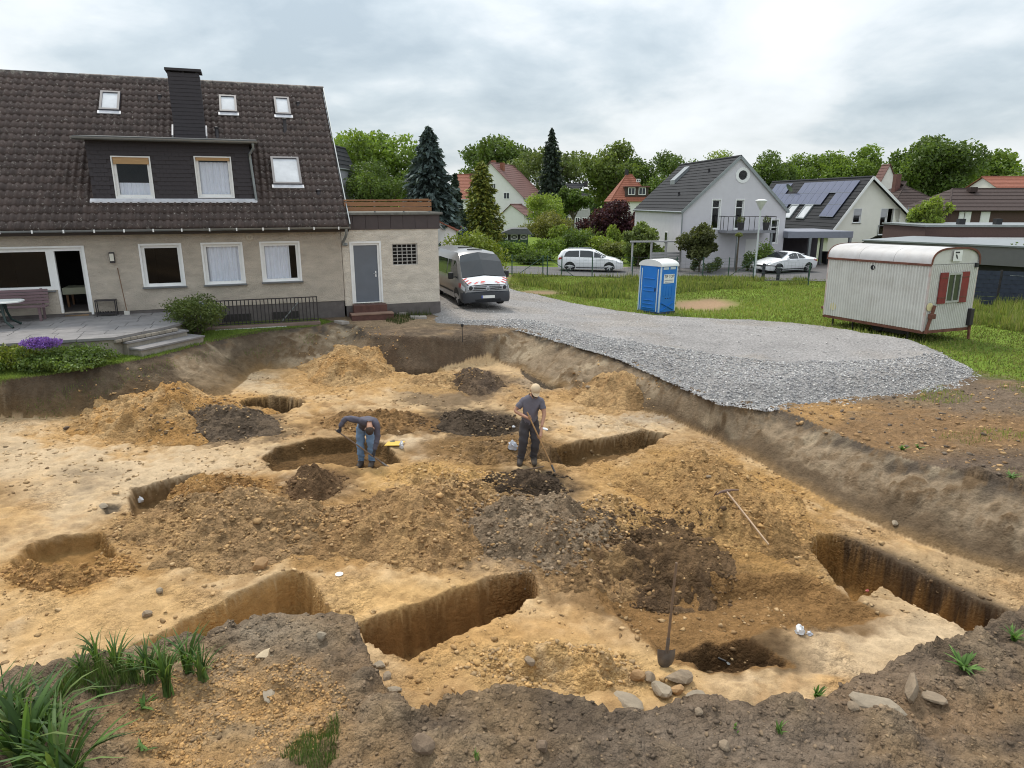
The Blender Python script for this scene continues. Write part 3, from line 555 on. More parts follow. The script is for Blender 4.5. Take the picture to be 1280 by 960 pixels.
def build_pad():
    P = np.array(PAD)[:, :2]; lo, hi = P.min(0) - .3, P.max(0) + .3; xs = np.arange(lo[0], hi[0], .07); ys = np.arange(lo[1], hi[1], .07); X, Y = np.meshgrid(xs, ys)
    h, d = padh(X, Y); zz = surf(X, Y); zz = np.maximum(zz, gnd(X, Y)) + h
    n = fbm(X, Y, .7, 4, 36); C = (lin(176, 172, 170) * (1 - .25 * n[..., None])); C = C + (lin(156, 142, 124) - C) * (sstep(.45, .66, fbm(X, Y, .5, 3, 37)) * .25)[..., None]; C = C * (.88 + .24 * fbm(X * .5 + Y * .9, Y * .35 - X * .8, 1.6, 3, 39))[..., None]
    C = C + (lin(158, 155, 153) - C) * (sstep(1.2, .2, d) * .7)[..., None]
    nn = len(xs); ii = np.arange(len(ys) - 1)[:, None] * nn + np.arange(nn - 1)[None]; F = np.stack([ii, ii + 1, ii + nn + 1, ii + nn], -1).reshape(-1, 4)
    F = F[(d.ravel()[F].min(1) > -.08)]; V = np.stack([X, Y, zz], -1).reshape(-1, 3); us = np.unique(F); mp = np.zeros(len(V), int); mp[us] = np.arange(len(us))
    gm = pm('gravel', (1, 1, 1), rough=.93, var=.45, scale=16, bump=1., bscale=22, spec=.2, attr='Col', det=4)
    o = link('gravel_pad', npmesh('gravel_pad', V[us], mp[F], gm, C.reshape(-1, 3)[us] * .70, smooth=True)); tag(o, kind='structure')
    sl = Sp([(560, 404), (650, 413), (700, 428), (773, 449), (850, 483), (900, 506), (960, 514), (1040, 507), (1130, 496), (1205, 484), (1228, 470), (1195, 450), (1130, 462), (960, 468), (860, 448), (760, 428), (660, 402)])
    m2 = pm('gravel_stone', (1, 1, 1), rough=.85, var=.2, scale=20, spec=.3, attr='Col')
    a = scatter('gravel', sl, 24000, .009, .030, [lin(164, 162, 160), lin(140, 139, 140), lin(184, 181, 178), lin(152, 150, 150)], 311, zf=padz, pw=1.6, up=.2, mat=m2, flat=.8); a.parent = o
    b = scatter('gravel', PAD, 3500, .012, .028, [lin(176, 174, 172), lin(150, 148, 148), lin(196, 192, 188)], 312, zf=padz, pw=1.5, up=.1, mat=m2); b.parent = o
build_pad()
# ------------------------------------------------------------------ common building materials and pieces
m_white = pm('white_paint', (.78, .78, .77), rough=.45, var=.05, scale=6, dirt=.15, dirtcol=(.4, .38, .35))
m_zinc = pm('zinc', (.27, .29, .30), rough=.42, metal=.6, var=.15, scale=5)
m_sill = pm('slate_sill', (.14, .145, .15), rough=.6, var=.15)
m_glass = window_glass(); m_glass2 = window_glass('window_glass_bright', (.4, .42, .45), .45)
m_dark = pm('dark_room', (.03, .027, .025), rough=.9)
m_curt = pm('net_curtain', (.86, .88, .95), rough=.9, var=.06, scale=3)
m_iron = pm('dark_iron', (.035, .03, .033), rough=.5, var=.2, metal=.3)
def slab_rows(mb, p0, ux, uy, nrm, W, L, course, lip=.03):
    """a roof slope of overlapping courses: p0 lower left, ux along the eave, uy up the slope"""
    p0, ux, uy, nrm = map(Vector, (p0, ux, uy, nrm)); k = max(1, round(L / course)); c = L / k
    for i in range(k):
        a = p0 + uy * (i * c); b = p0 + uy * ((i + 1) * c + .02)
        vs = [a + nrm * lip, a + ux * W + nrm * lip, b + ux * W, b, a - nrm * .02, a + ux * W - nrm * .02, b + ux * W - nrm * .04, b - nrm * .04]
        mb.add(vs, [(0, 1, 2, 3), (4, 7, 6, 5), (0, 4, 5, 1), (1, 5, 6, 2), (2, 6, 7, 3), (3, 7, 4, 0)])
    return mb
def window(par, x0, x1, z0, z1, y, fr=.07, sill=True, curtain=None, mull=(), tran=(), deep=.10, glass=None, shutter=0., surround=.05, mat=None, name='window', dark=True, mat_sh=None):
    """window set in an opening whose outer wall face is at y (outside is -y): frame with pane, sill, curtain, shutter"""
    hs = []; xs = [x0 + fr] + [v for m in mull for v in (m - fr * .5, m + fr * .5)] + [x1 - fr]; zs = [z0 + fr] + [v for t in tran for v in (t - fr * .5, t + fr * .5)] + [z1 - fr]
    for i in range(0, len(xs), 2):
        for j in range(0, len(zs), 2): hs.append(rect(xs[i], xs[i + 1], zs[j], zs[j + 1]))
    w = MB().prism(rect(x0, x1, z0, z1), y + deep - .03, y + deep + .05, 'xz', hs)
    w = w.build(name, mat or m_white, par)
    if surround:
        MB().prism(rect(x0 - surround, x1 + surround, z0 - (0 if sill else surround), z1 + surround), y - .02, y + deep - .033, 'xz', [rect(x0 + .006, x1 - .006, z0 + .006, z1 - .006)]).build('surround', mat or m_white, w)
    for i in range(0, len(xs), 2):
        for j in range(0, len(zs), 2): MB().box(xs[i] - .004, xs[i + 1] + .004, y + deep + .005, y + deep + .017, zs[j] - .004, zs[j + 1] + .004).build('pane', glass or m_glass, w)
    if sill: MB().box(x0 - surround - .03, x1 + surround + .03, y - .09, y + deep - .035, z0 - .05, z0 - .006).build('sill', m_sill, w, bevel=.006)
    if shutter: MB().box(x0 + .02, x1 - .02, y + .015, y + deep - .04, z1 - shutter, z1 - .004).build('roller_shutter', mat_sh or pm('shutter_wood', (.42, .26, .12), rough=.6, var=.2, scale=3, stretch=(1, 1, 18)), w)
    if curtain:
        cx0, cx1, cz0, cz1 = curtain; n = int((cx1 - cx0) / .018); V = []; k = 0
        for i in range(n + 1):
            x = cx0 + (cx1 - cx0) * i / n; yy = y + deep + .075 + .03 * math.sin(x * 48 + 2 * math.sin(x * 7)) + .01 * math.sin(x * 97)
            V += [(x, yy, cz0), (x, yy, cz1)]
        b = MB().add(V, [(2 * i, 2 * i + 2, 2 * i + 3, 2 * i + 1) for i in range(n)]); b.build('curtain', m_curt, w, smooth='all', fix=False)
    return w
def gutter(par, x0, x1, y, z, r=.065, name='gutter', brackets=0, mat=None):
    prof = [(y + r * math.cos(a), z + r * math.sin(a)) for a in np.linspace(math.pi, 2 * math.pi, 9)]; inn = [(y + (r - .012) * math.cos(a), z + (r - .012) * math.sin(a)) for a in np.linspace(2 * math.pi, math.pi, 9)]
    g = MB().prism(prof + inn, x0, x1, 'yz').build(name, mat or m_zinc, par, smooth=30)
    if brackets:
        for i in range(brackets):
            x = x0 + (x1 - x0) * (i + .5) / brackets; MB().box(x - .02, x + .02, y - r - .015, y - r - .002, z - .08, z + .01).build('bracket', m_white, g)
    return g

# ------------------------------------------------------------------ the brown-roofed house
HO = (-5.743, 23.3, 1.1); HR = R(20)
hM = Matrix.Translation(HO) @ Matrix.Rotation(HR, 4, 'Z')
def HL(x, y, z=0.): v = hM @ Vector((x, y, z)); return (v.x, v.y, v.z)
def plaster(name, col, sc=1.):
    return pm(name, col, rough=.95, var=.20, scale=2.2, det=12, bump=1.8, bscale=22 * sc, dirt=.45, dirtcol=tuple(c * .62 for c in col), dscale=.9, stretch=(1, 1, 2.4), spec=.2)
m_render = plaster('render_beige', (.52, .455, .38)); m_plinth = pm('plinth', (.115, .10, .095), rough=.9, var=.2, scale=5, bump=.4, bscale=50, dirt=.4, dirtcol=(.22, .2, .18))
def main_house():
    h = thing('dwelling_house', 'beige rendered house with dark brown tiled roof and black dormer beside the terrace', 'house', HO, HR)
    X0 = -12.6; D = 10.9; EZ = 3.08
    holes = [rect(-6.03, -4.93, 1.33, 2.60), rect(-4.28, -3.15, 1.33, 2.60), rect(-2.54, -1.39, 1.35, 2.60), [(-10.5, 1.34), (-8.40, 1.34), (-8.40, .54), (-7.60, .54), (-7.60, 2.57), (-10.5, 2.57)]]
    w = MB().prism(rect(X0, 0, .62, 3.30), 0, .3, 'xz', [hh if len(hh) == 4 else None for hh in holes[:3]] + [[(-10.5, 1.34), (-8.40, 1.34), (-8.40, .63), (-7.60, .63), (-7.60, 2.57), (-10.5, 2.57)]])
    for x in (0.0, X0 + .3):
        w.prism([(.302, .62), (D, .62), (D, 3.25), (5.45, 7.90), (.302, 3.52)], x - .3, x - .002, 'yz')
    w.box(X0 + .3, -.3, D - .3, D, .62, 3.25)
    w.build('wall', m_render, h)
    MB().box(X0 + .02, -.02, .02, D - .02, -.9, .617).build('plinth', m_plinth, h)
    # roof slopes
    sl = math.hypot(5.9, 5.0); uy = Vector((0, 5.9, 5.0)) / sl; nr = Vector((0, -5.0, 5.9)) / sl; e0 = Vector((X0 - .3, -.45, 3.12)); W = .26 - (X0 - .3)
    MB().prism([(-.43, 3.04), (5.45, 8.03), (11.3, 3.04), (11.2, 2.94), (5.45, 7.86), (-.33, 2.94)], X0 - .28, .24, 'yz').build('roof', pm('roof_deck', (.05, .04, .035), rough=.9), h)
    # the tiles
    tw = .2; nt_ = int(W / tw); rows = 23; c = sl / rows; prof = [(0, .016), (.16, .048), (.34, .060), (.52, .048), (.66, .008), (.86, .0)]
    V = []; F = []; C = []; g = np.random.default_rng(5)
    for r in range(rows):
        k0 = len(V)
        for t in range(nt_):
            cc = np.array([.064, .045, .039]) * (.80 + .4 * g.random()) * (1 + .25 * (r / rows)); jl = (g.random() - .5) * .012
            for px, pz in prof:
                for v, lift in ((-.03 + jl, .048), (c + .01, .012)):
                    p = e0 + Vector((1, 0, 0)) * ((t + px) * W / nt_) + uy * (r * c + v) + nr * (pz + lift); V.append(tuple(p)); C.append(cc)
                p = e0 + Vector((1, 0, 0)) * ((t + px) * W / nt_) + uy * (r * c - .03 + jl) + nr * (-.01); V.append(tuple(p)); C.append(cc)
        n = nt_ * len(prof)
        for i in range(n - 1):
            a = k0 + i * 3; b = a + 3; F.append((a, b, b + 1, a + 1)); F.append((a + 2, b + 2, b, a))
    tm = pm('roof_tiles', (1, 1, 1), rough=.6, var=.25, scale=3, attr='Col', dirt=.8, dirtcol=(.42, .39, .35), dscale=11., dlo=.60, dhi=.68, spec=.3, bump=.2, bscale=60)
    V = np.array(V); C = np.array(C)
    # no tiles where the dormer and the roof windows break through
    F = np.array(F); ce = V[F].mean(1); cut = (ce[:, 0] > -7.15) & (ce[:, 0] < -2.62) & (ce[:, 1] > .50) & (ce[:, 1] < 2.7)
    tag(link('roof_tiles', npmesh('roof_tiles', V, F[~cut], tm, C, smooth=False), h), kind='stuff')
    back = MB(); slab_rows(back, (.26, 11.3, 3.08), (-1, 0, 0), (0, -5.85 / 7.71, 5.02 / 7.71), (0, 5.02 / 7.71, 5.85 / 7.71), W, 7.7, .33); back.build('rear_roof_tiles', tm2 := pm('roof_tiles_far', (.075, .058, .052), rough=.7, var=.35, scale=5, dirt=.7, dirtcol=(.30, .27, .23), dscale=5, dlo=.5, dhi=.62), h)
    for i in range(40):
        x = X0 - .3 + i * W / 40; pr = [(5.45 + .125 * math.cos(a), 8.10 + .125 * math.sin(a)) for a in np.linspace(-.4, math.pi + .4, 9)]
        MB().prism(pr, x, x + W / 40 + .03, 'yz').build('ridge_tile', tm2, h, smooth=30) if i > 14 else None
    MB().prism([(5.33, 8.05), (5.57, 8.05), (5.53, 8.2), (5.37, 8.2)], X0 - .3, X0 - .3 + 15 * W / 40 - .01, 'yz').build('ridge_tile', tm2, h)
    MB().bar(e0 + Vector((W + .012, 0, 0)) + nr * .02, e0 + Vector((W + .012, 0, 0)) + uy * sl + nr * .02, .03, .16, up=nr).build('verge_board', m_zinc, h)
    gutter(h, X0 - .3, .28, -.50, 3.10, brackets=17)
    dpipe = MB().tube([(.14, -.48, 3.05), (.14, -.46, 2.86), (.10, -.30, 2.72), (.06, -.09, 2.60), (.06, -.07, 2.5)], .045, 10).tube([(.06, -.07, 2.52), (.12, .03, 2.50), (.20, .04, 2.50)], .05, 10); dpipe.build('downpipe', m_zinc, h, smooth=40)
    # windows of the ground floor
    window(h, -6.03, -4.93, 1.33, 2.60, 0, fr=.09)
    window(h, -4.28, -3.15, 1.33, 2.60, 0, fr=.09, curtain=(-4.2, -3.22, 1.40, 2.52))
    window(h, -2.54, -1.39, 1.35, 2.60, 0, fr=.09, curtain=(-2.46, -1.68, 1.42, 2.52))
    window(h, -10.5, -8.46, 1.34, 2.57, 0, fr=.10, surround=0, sill=True)
    # terrace door: white frame, open onto the dark room
    d = MB().prism([(-8.46, .55), (-7.60, .55), (-7.60, 2.57), (-8.46, 2.57)], .05, .15, 'xz', [rect(-8.34, -7.66, .57, 2.48)]).build('terrace_door', m_white, h)
    MB().prism([(-10.55, 2.575), (-7.54, 2.575), (-7.54, .53), (-7.597, .53), (-7.597, 2.573), (-10.55, 2.573)][0:1] + [(-10.55, 2.63), (-7.53, 2.63), (-7.53, .56), (-7.597, .56), (-7.597, 2.575)], -.02, .045, 'xz').build('surround', m_white, d)
    MB().box(-8.32, -7.68, .02, .14, .53, .566).build('threshold', pm('threshold_wood', (.4, .25, .12), rough=.6), d)
    op = MB().prism(rect(0, .66, .58, 2.46), -.02, .02, 'xz', [rect(.09, .57, .68, 2.37)]).build('door_leaf', m_white, d); op.location = (-7.68, .17, 0); op.rotation_euler = (0, 0, R(100))
    # the room behind: floor, table and chair seen through the door
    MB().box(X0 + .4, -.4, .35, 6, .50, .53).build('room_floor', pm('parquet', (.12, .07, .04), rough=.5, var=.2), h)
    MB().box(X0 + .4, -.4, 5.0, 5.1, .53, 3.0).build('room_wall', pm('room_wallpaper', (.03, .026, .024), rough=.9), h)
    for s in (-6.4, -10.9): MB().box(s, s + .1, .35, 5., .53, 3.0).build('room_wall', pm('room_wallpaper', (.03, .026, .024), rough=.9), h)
    # dormer
    dm = MB().prism(rect(-7.16, -2.62, 3.75, 5.62), .44, .60, 'xz', [rect(-6.53, -5.52, 4.02, 5.20), rect(-4.24, -3.22, 4.04, 5.24)])
    for x in (-7.16, -2.62 - .12): dm.prism([(.602, 3.92), (2.72, 5.62), (.602, 5.62)], x, x + .12, 'yz')
    clad = pm('dormer_cladding', (.028, .022, .026), rough=.65, var=.25, scale=8)
    do = dm.build('dormer', clad, h)
    for j in range(15):                                     # courses of small slates, over the front face
        z0 = 3.88 + j * .125
        for i in range(23):
            x0 = -7.17 + (i + (.5 if j % 2 else 0)) * .2; x1 = min(x0 + .196, -2.61); cx = (x0 + x1) / 2
            if x0 > -2.7: continue
            if any(cx > a - .12 and cx < b + .12 and z0 + .06 > c0 - .06 and z0 + .06 < c1 + .1 for a, b, c0, c1 in ((-6.53, -5.52, 4.02, 5.20), (-4.24, -3.22, 4.04, 5.24))): continue
            t = bpy.data.meshes.get('slate')
            if t is None or True:
                if t is None: t = MB().add([(0, -.022, 0), (.196, -.022, 0), (.196, -.006, .135), (0, -.006, .135), (0, 0, 0), (.196, 0, 0)], [(0, 1, 2, 3), (4, 0, 3), (1, 5, 2), (4, 5, 1, 0)]).build('slate', clad, do).data; bpy.data.objects.remove(bpy.data.objects['slate']); t.name = 'slate'
                o = link('slate', t, do, (x0, .438, z0)); o.scale.x = (x1 - x0) / .196
    MB().prism([(.12, 5.64), (3.2, 5.90), (3.2, 6.02), (.12, 5.76)], -7.42, -2.38, 'yz').build('dormer_roof', pm('roofing_felt', (.09, .09, .088), rough=.9, var=.2), h, bevel=.01)
    gutter(h, -7.45, -2.36, .08, 5.72, r=.06, name='dormer_gutter')
    MB().tube([(-2.50, .08, 5.66), (-2.50, .10, 5.52), (-2.62, .34, 5.36), (-2.62, .37, 5.2), (-2.55, .37, 3.95)], .04, 10).build('dormer_downpipe', m_zinc, h, smooth=40)
    MB().prism([(.30, 3.86), (.44, 3.90), (.43, 3.99), (.41, 3.99), (.30, 3.90)], -7.25, -2.52, 'yz').build('lead_flashing', pm('lead', (.52, .52, .55), rough=.5, var=.2), h)
    window(h, -6.53, -5.52, 4.02, 5.20, .44, fr=.085, shutter=.20, curtain=(-6.45, -5.60, 4.1, 4.46), sill=False, surround=.03, name='dormer_window')
    window(h, -4.24, -3.22, 4.04, 5.24, .44, fr=.085, shutter=.10, curtain=(-4.16, -3.30, 4.12, 5.1), sill=False, surround=.03, name='dormer_window')
    # chimney
    ch = MB().box(-4.92, -3.98, 2.75, 3.35, 5.6, 7.98).build('chimney', clad, h); MB().box(-5.0, -3.9, 2.67, 3.43, 8.06, 8.14).build('chimney_cap', m_iron, ch)
    for x in (-4.88, -4.46, -4.04): MB().box(x - .04, x + .04, 2.8, 3.3, 7.982, 8.058).build('cap_post', m_iron, ch)
    for j in range(18):
        zz = 5.85 + j * .12; MB().add([(-4.935, 2.735, zz), (-3.965, 2.735, zz), (-3.97, 2.747, zz + .12), (-4.93, 2.747, zz + .12), (-4.935, 2.748, zz), (-3.965, 2.748, zz)], [(0, 1, 2, 3), (4, 5, 1, 0)]).build('slate_course', clad, ch)
    for x in (-5.0, -3.95): MB().bar((x, 2.8, 6.0), (x, 3.25, 6.38), .05, .14).build('flashing', pm('lead', (1, 1, 1)), ch)
    # roof windows
    for xa, xb, ya, yb in ((-7.24, -6.64, 3.87, 4.68), (-3.49, -2.91, 4.0, 4.75), (-1.61, -1.07, 3.99, 4.79), (-1.97, -1.05, 1.02, 2.10)):
        L = (yb - ya) * sl / 5.9; va = (ya + .45) * sl / 5.9; o = e0 + Vector((xa - e0.x, 0, 0)) + uy * va + nr * .10
        M = Matrix((Vector((1, 0, 0)), uy, nr)).transposed().to_4x4(); M.translation = o
        s = MB().prism(rect(0, xb - xa, 0, L), -.12, .06, 'xy', [rect(.07, xb - xa - .07, .08, L - .08)]).build('roof_window', pm('skylight_frame', (.07, .07, .085), rough=.5), h); s.matrix_local = M
        MB().box(.065, xb - xa - .065, .075, L - .075, -.01, .02).build('pane', m_skyl, s)
        MB().box(-.05, xb - xa + .05, -.16, -.003, -.02, .01).build('apron', pm('lead', (1, 1, 1)), s)
    for x, y, hh in ((-3.62, 2.95, .32), (-1.35, 3.30, .42), (-5.42, 4.55, .12), (.0 - .55, .75, .1), (-.75, 4.55, .1)):
        z = 3.12 + (y + .45) / 5.9 * 5; MB().lathe([(.09, -.05), (.075, .06), (.06, .08), (.06, hh), (.08, hh + .01), (.08, hh + .05), (.02, hh + .07)], (x, y, z), 12).build('vent_pipe', m_iron, h, smooth=40)
    # lamp and vent ring on the wall
    l = MB().box(-6.89, -6.75, -.10, -.002, 2.10, 2.42).build('wall_lamp', m_iron, h, bevel=.012); MB().box(-6.875, -6.765, -.108, -.094, 2.16, 2.38).build('lamp_glass', pm('frosted_glass', (.6, .58, .5), rough=.5), l)
    MB().lathe([(.11, 0), (.11, -.03), (.04, -.04), (.03, -.005)], (-2.86, -.003, 2.80), 16, 'y').build('vent_ring', pm('ring_mortar', (.5, .44, .36), rough=.9), h)
    # cellar windows in the plinth
    for x in (-3.9, -2.4): MB().box(x, x + .85, -.01, .05, .12, .34).build('cellar_window', m_dark, h)
    return h
m_skyl = glass_mat('skylight_pane', (.55, .56, .58), rough=.12, spec=1.0)
main_house()
def dining():                                               # seen through the open terrace door
    t = thing('dining_table', 'wooden table with pale cloth inside the open terrace door', 'table', HL(-8.15, 1.85, .53), HR); w = pm('room_wood', (.22, .11, .05), rough=.6)
    MB().box(-.45, .45, -.4, .4, .68, .71).box(-.47, .47, -.42, -.41, .5, .705).build('tablecloth', pm('tablecloth', (.5, .5, .36), rough=.9), t)
    for x in (-.40, .34):
        for y in (-.35, .29): MB().box(x, x + .06, y, y + .06, 0, .678).build('leg', w, t)
    c = thing('dining_chair', 'wooden chair beside the table inside the open terrace door', 'chair', HL(-7.5, 1.75, .53), HR); MB().box(-.2, .2, -.2, .2, .42, .46).build('seat', w, c); MB().box(.16, .2, -.2, .2, .52, .95).build('backrest', w, c)
    for x in (-.19, .16):
        for y in (-.19, .15): MB().box(x, x + .035, y, y + .035, 0, .418 if x < 0 else .95).build('leg', w, c)
dining()

# ------------------------------------------------------------------ flat-roofed annex with the grey door
def annex():
    a = thing('flat_roofed_annex', 'cream rendered flat roofed annex with grey metal door and brown fascia', 'annex', HO, HR)
    m = plaster('render_cream', (.70, .63, .535), 1.1)
    MB().prism(rect(.02, 3.36, .42, 3.0), .06, .3, 'xz', [rect(.33, 1.27, .50, 2.53), rect(1.72, 2.61, 1.76, 2.49)]).box(3.06, 3.358, .302, 6.5, .42, 3.0).box(.02, .3, .302, 6.5, .42, 3.0).box(.302, 3.058, 6.2, 6.5, .42, 3.0).build('wall', m, a)
    MB().box(.05, .32, .045, .29, -.6, .417).box(1.28, 3.375, .045, 6.4, -.6, .417).build('plinth', m_plinth, a)
    MB().box(.324, 1.276, .06, .29, -.5, .495).build('door_base', m_plinth, a)
    d = MB().prism(rect(.33, 1.27, .50, 2.53), .08, .16, 'xz', [rect(.40, 1.20, .52, 2.46)]).build('door_frame', m_white, a)
    MB().prism(rect(.27, 1.33, .50, 2.59), .035, .078, 'xz', [rect(.331, 1.269, .49, 2.529)]).build('surround', m_white, d) if False else MB().prism([(.27, .5), (.329, .5), (.329, 2.531), (1.271, 2.531), (1.271, .5), (1.33, .5), (1.33, 2.59), (.27, 2.59)], .035, .078, 'xz').build('surround', m_white, d)
    dl = MB().box(.402, 1.198, .105, .145, .522, 2.458).build('door', pm('grey_steel', (.125, .14, .165), rough=.5, var=.08, scale=3, dirt=.2), a)
    MB().tube([(1.12, .105, 1.50), (1.12, .05, 1.50), (1.02, .05, 1.50)], .012, 8).build('door_handle', m_zinc, dl); MB().box(1.10, 1.14, .098, .106, 1.38, 1.58).build('lock_plate', m_white, dl)
    g = MB().prism(rect(1.72, 2.61, 1.76, 2.49), .10, .20, 'xz', [rect(1.745 + i * .168, 1.745 + i * .168 + .148, 1.78 + j * .116, 1.78 + j * .116 + .096) for i in range(5) for j in range(6)]).build('grille_window', pm('concrete_grille', (.42, .40, .37), rough=.9, var=.15, scale=9), a)
    MB().box(1.73, 2.60, .22, .24, 1.77, 2.48).build('pane', m_dark, g)
    fm = pm('fascia_brown', (.06, .045, .045), rough=.6, var=.15, scale=4)
    MB().box(.0, 3.38, .10, 6.5, 3.002, 3.46).build('fascia_core', fm, a)
    for i in range(8):
        w = 3.40 / 8; MB().box(i * w + .004, (i + 1) * w - .004, .03, .098, 2.98, 3.46).build('fascia_panel', fm, a, bevel=.004)
    for i in range(12):
        w = 6.4 / 12; MB().box(3.382, 3.44, .1 + i * w + .004, .1 + (i + 1) * w - .004, 2.98, 3.46).build('fascia_panel', fm, a)
    MB().box(-.0, 3.52, -.05, 6.6, 3.465, 3.545).build('roof_slab', pm('concrete_edge', (.15, .145, .13), rough=.95, var=.3, scale=6, dirt=.5, dirtcol=(.08, .09, .06)), a, bevel=.01)
    wd = pm('balcony_wood', (.27, .13, .06), rough=.7, var=.25, scale=2, stretch=(1.5, 12, 12), dirt=.25)
    r = thing('balcony_parapet', 'brown wooden board parapet standing on the annex roof', 'parapet', HL(.2, .25, 3.546), HR)
    for j, (z0, z1) in enumerate(((.04, .175), (.20, .34), (.365, .42))):
        MB().box(.0, 3.0, 0, .03, z0, z1).build('board', wd, r, bevel=.004); MB().box(3.0 - .03, 3.0, .04, 5.5, z0, z1).build('board', wd, r, bevel=.004)
    for x in (.05, 1.0, 2.0, 2.9): MB().box(x, x + .05, .032, .08, 0, .42).build('post', m_zinc, r)
    br = MB().bar((1.5, -.01, .40), (2.9, -.01, .43), .02, .05); br.build('loose_lath', wd, r)
    s = thing('brick_steps', 'two dark red brick steps below the grey door', 'steps', HL(.8, .04), HR); bm = pm('step_brick', (.10, .045, .035), rough=.85, var=.35, scale=6, bump=.3, bscale=40)
    MB().box(-.55, .58, -.42, -.0, .20, .47).build('step', bm, s, bevel=.012); MB().box(-.68, .72, -.82, -.0, -.25, .195).build('step', bm, s, bevel=.012)
    MB().box(-.69, .73, -.84, -.425, .20, .235).build('tread', pm('tread', (.24, .15, .11), rough=.8, var=.2), s)
annex()

# ------------------------------------------------------------------ terrace with its steps and furniture
m_slate = pm('terrace_slab', (.20, .19, .19), rough=.85, var=.22, scale=3, bump=.3, bscale=30, dirt=.4, dirtcol=(.30, .28, .26))
m_wall = pm('dry_stone', (.26, .23, .19), rough=.95, var=.3, scale=4, bump=.6, bscale=20)
def terrace():
    t = thing('terrace', 'x', 'x', HL(0, 0), HR); del t['label'], t['category']; t['kind'] = 'structure'
    out = [(-13.5, 0), (-13.5, -4.1), (-6.35, -4.1), (-5.05, -2.65), (-4.75, -1.0), (-4.75, 0)]
    MB().prism(out, -.6, .455, 'xy').build('terrace_base', m_wall, t)
    g = np.random.default_rng(8); P = np.array(out)
    ys = [0, -.55, -1.2, -1.75, -2.4, -3.0, -3.55, -4.16]
    for j in range(7):
        x = -13.5 + .3 * (j % 3)
        while x < -4.75:
            w = .55 + .5 * g.random(); q = [(x + .008, ys[j] - .008), (x + w - .008, ys[j] - .008), (x + w - .008, ys[j + 1] + .008), (x + .008, ys[j + 1] + .008)]; x += w
            lim = lambda yy: -4.70 if yy > -1 else (-5.0 + (yy + 2.6) * .18 if yy > -2.65 else -5.0 + (yy + 2.65) * .897)
            q = [(min(a, lim(b) + .04), b) for a, b in q]
            if q[1][0] - q[0][0] < .1 and q[2][0] - q[3][0] < .1: continue
            MB().prism(q, .457, .52 + .006 * g.random(), 'xy').build('slab', m_slate, t)
    s = thing('terrace_steps', 'grey stone steps leading from the terrace down to the lawn', 'steps', HL(0, 0), HR)
    d = Vector((1.31, 1.35, 0)).normalized(); n = Vector((d.y, -d.x, 0))
    for k, (a, z, Lh) in enumerate((((-6.07, -4.04), .36, 1.9), ((-5.72, -4.28), .20, 2.0))):
        A = Vector((*a, 0)); q = [A, A + d * Lh, A + d * Lh - n * .6, A - n * .6]; MB().prism([(v.x, v.y) for v in q], -.5, z - .055, 'xy').build('riser', m_wall, s)
        q = [A + n * .04 - d * .03, A + d * (Lh + .03) + n * .04, A + d * (Lh + .03) - n * .6, A - d * .03 - n * .6]; MB().prism([(v.x, v.y) for v in q], z - .05, z, 'xy').build('tread', m_slate, s, bevel=.006)
    A = Vector((-6.35, -4.1, 0)); 
    for i in range(9):
        p = A + d * (.08 + i * .215) + n * .05; MB().cbox((p.x, p.y, .41), (.18 + .05 * (i % 2), .12, .085), Matrix.Rotation(R(45), 3, 'Z')).build('edge_stone', m_wall, s, bevel=.02)
    # bench below the picture window
    b = thing('garden_bench', 'purple brown slatted bench under the picture window', 'bench', HL(-9.6, -.30, .527), HR); wd = pm('bench_wood', (.17, .11, .12), rough=.7, var=.2, scale=3, stretch=(1, 10, 10))
    for i in range(5): MB().box(-1.0, 1.0, -.42 + i * .085, -.35 + i * .085, .40, .43).build('seat_slat', wd, b)
    for i in range(5): MB().box(-1.0, 1.0, .04 + .012 * i, .065 + .012 * i, .47 + i * .085, .54 + i * .085).build('back_slat', wd, b)
    for x in (-.85, .80): MB().box(x, x + .06, -.40, -.33, 0, .40).build('leg', wd, b); MB().bar((x + .03, .04, 0), (x + .03, .14, .9), .06, .05).build('leg', wd, b)
    # table
    t2 = thing('garden_table', 'white topped garden table with dark green curved legs', 'table', HL(-9.95, -1.45, .527), HR); gl = pm('green_plastic', (.012, .03, .026), rough=.4)
    MB().prism([(1.05 * math.copysign(abs(math.cos(a)) ** .6, math.cos(a)), .45 * math.copysign(abs(math.sin(a)) ** .6, math.sin(a))) for a in np.linspace(0, 2 * math.pi, 32, endpoint=False)], .69, .725, 'xy').build('table_top', pm('white_plastic', (.72, .74, .72), rough=.4), t2, bevel=.012)
    for sx in (-1, 1):
        for sy in (-1, 1): MB().tube([(sx * .55, sy * .12, .68), (sx * .57, sy * .16, .40), (sx * .62, sy * .24, .18), (sx * .80, sy * .36, 0.02)], [.05, .035, .03, .035], 8).build('leg', gl, t2, smooth=40)
    MB().box(-.55, .55, -.03, .03, .40, .45).build('stretcher', gl, t2)
    # metal rack with shoes and a broom
    r = thing('shoe_rack', 'small dark metal shelf frame against the wall beside the terrace door', 'rack', HL(-7.14, -.2, .527), HR)
    MB().box(-.28, .28, -.14, .14, .46, .49).build('top', m_iron, r)
    for x in (-.26, .26):
        for y in (-.12, .12): MB().box(x - .013, x + .013, y - .013, y + .013, 0, .46).build('leg', m_iron, r)
    MB().box(-.25, .25, -.12, .12, .06, .08).build('shelf', m_iron, r)
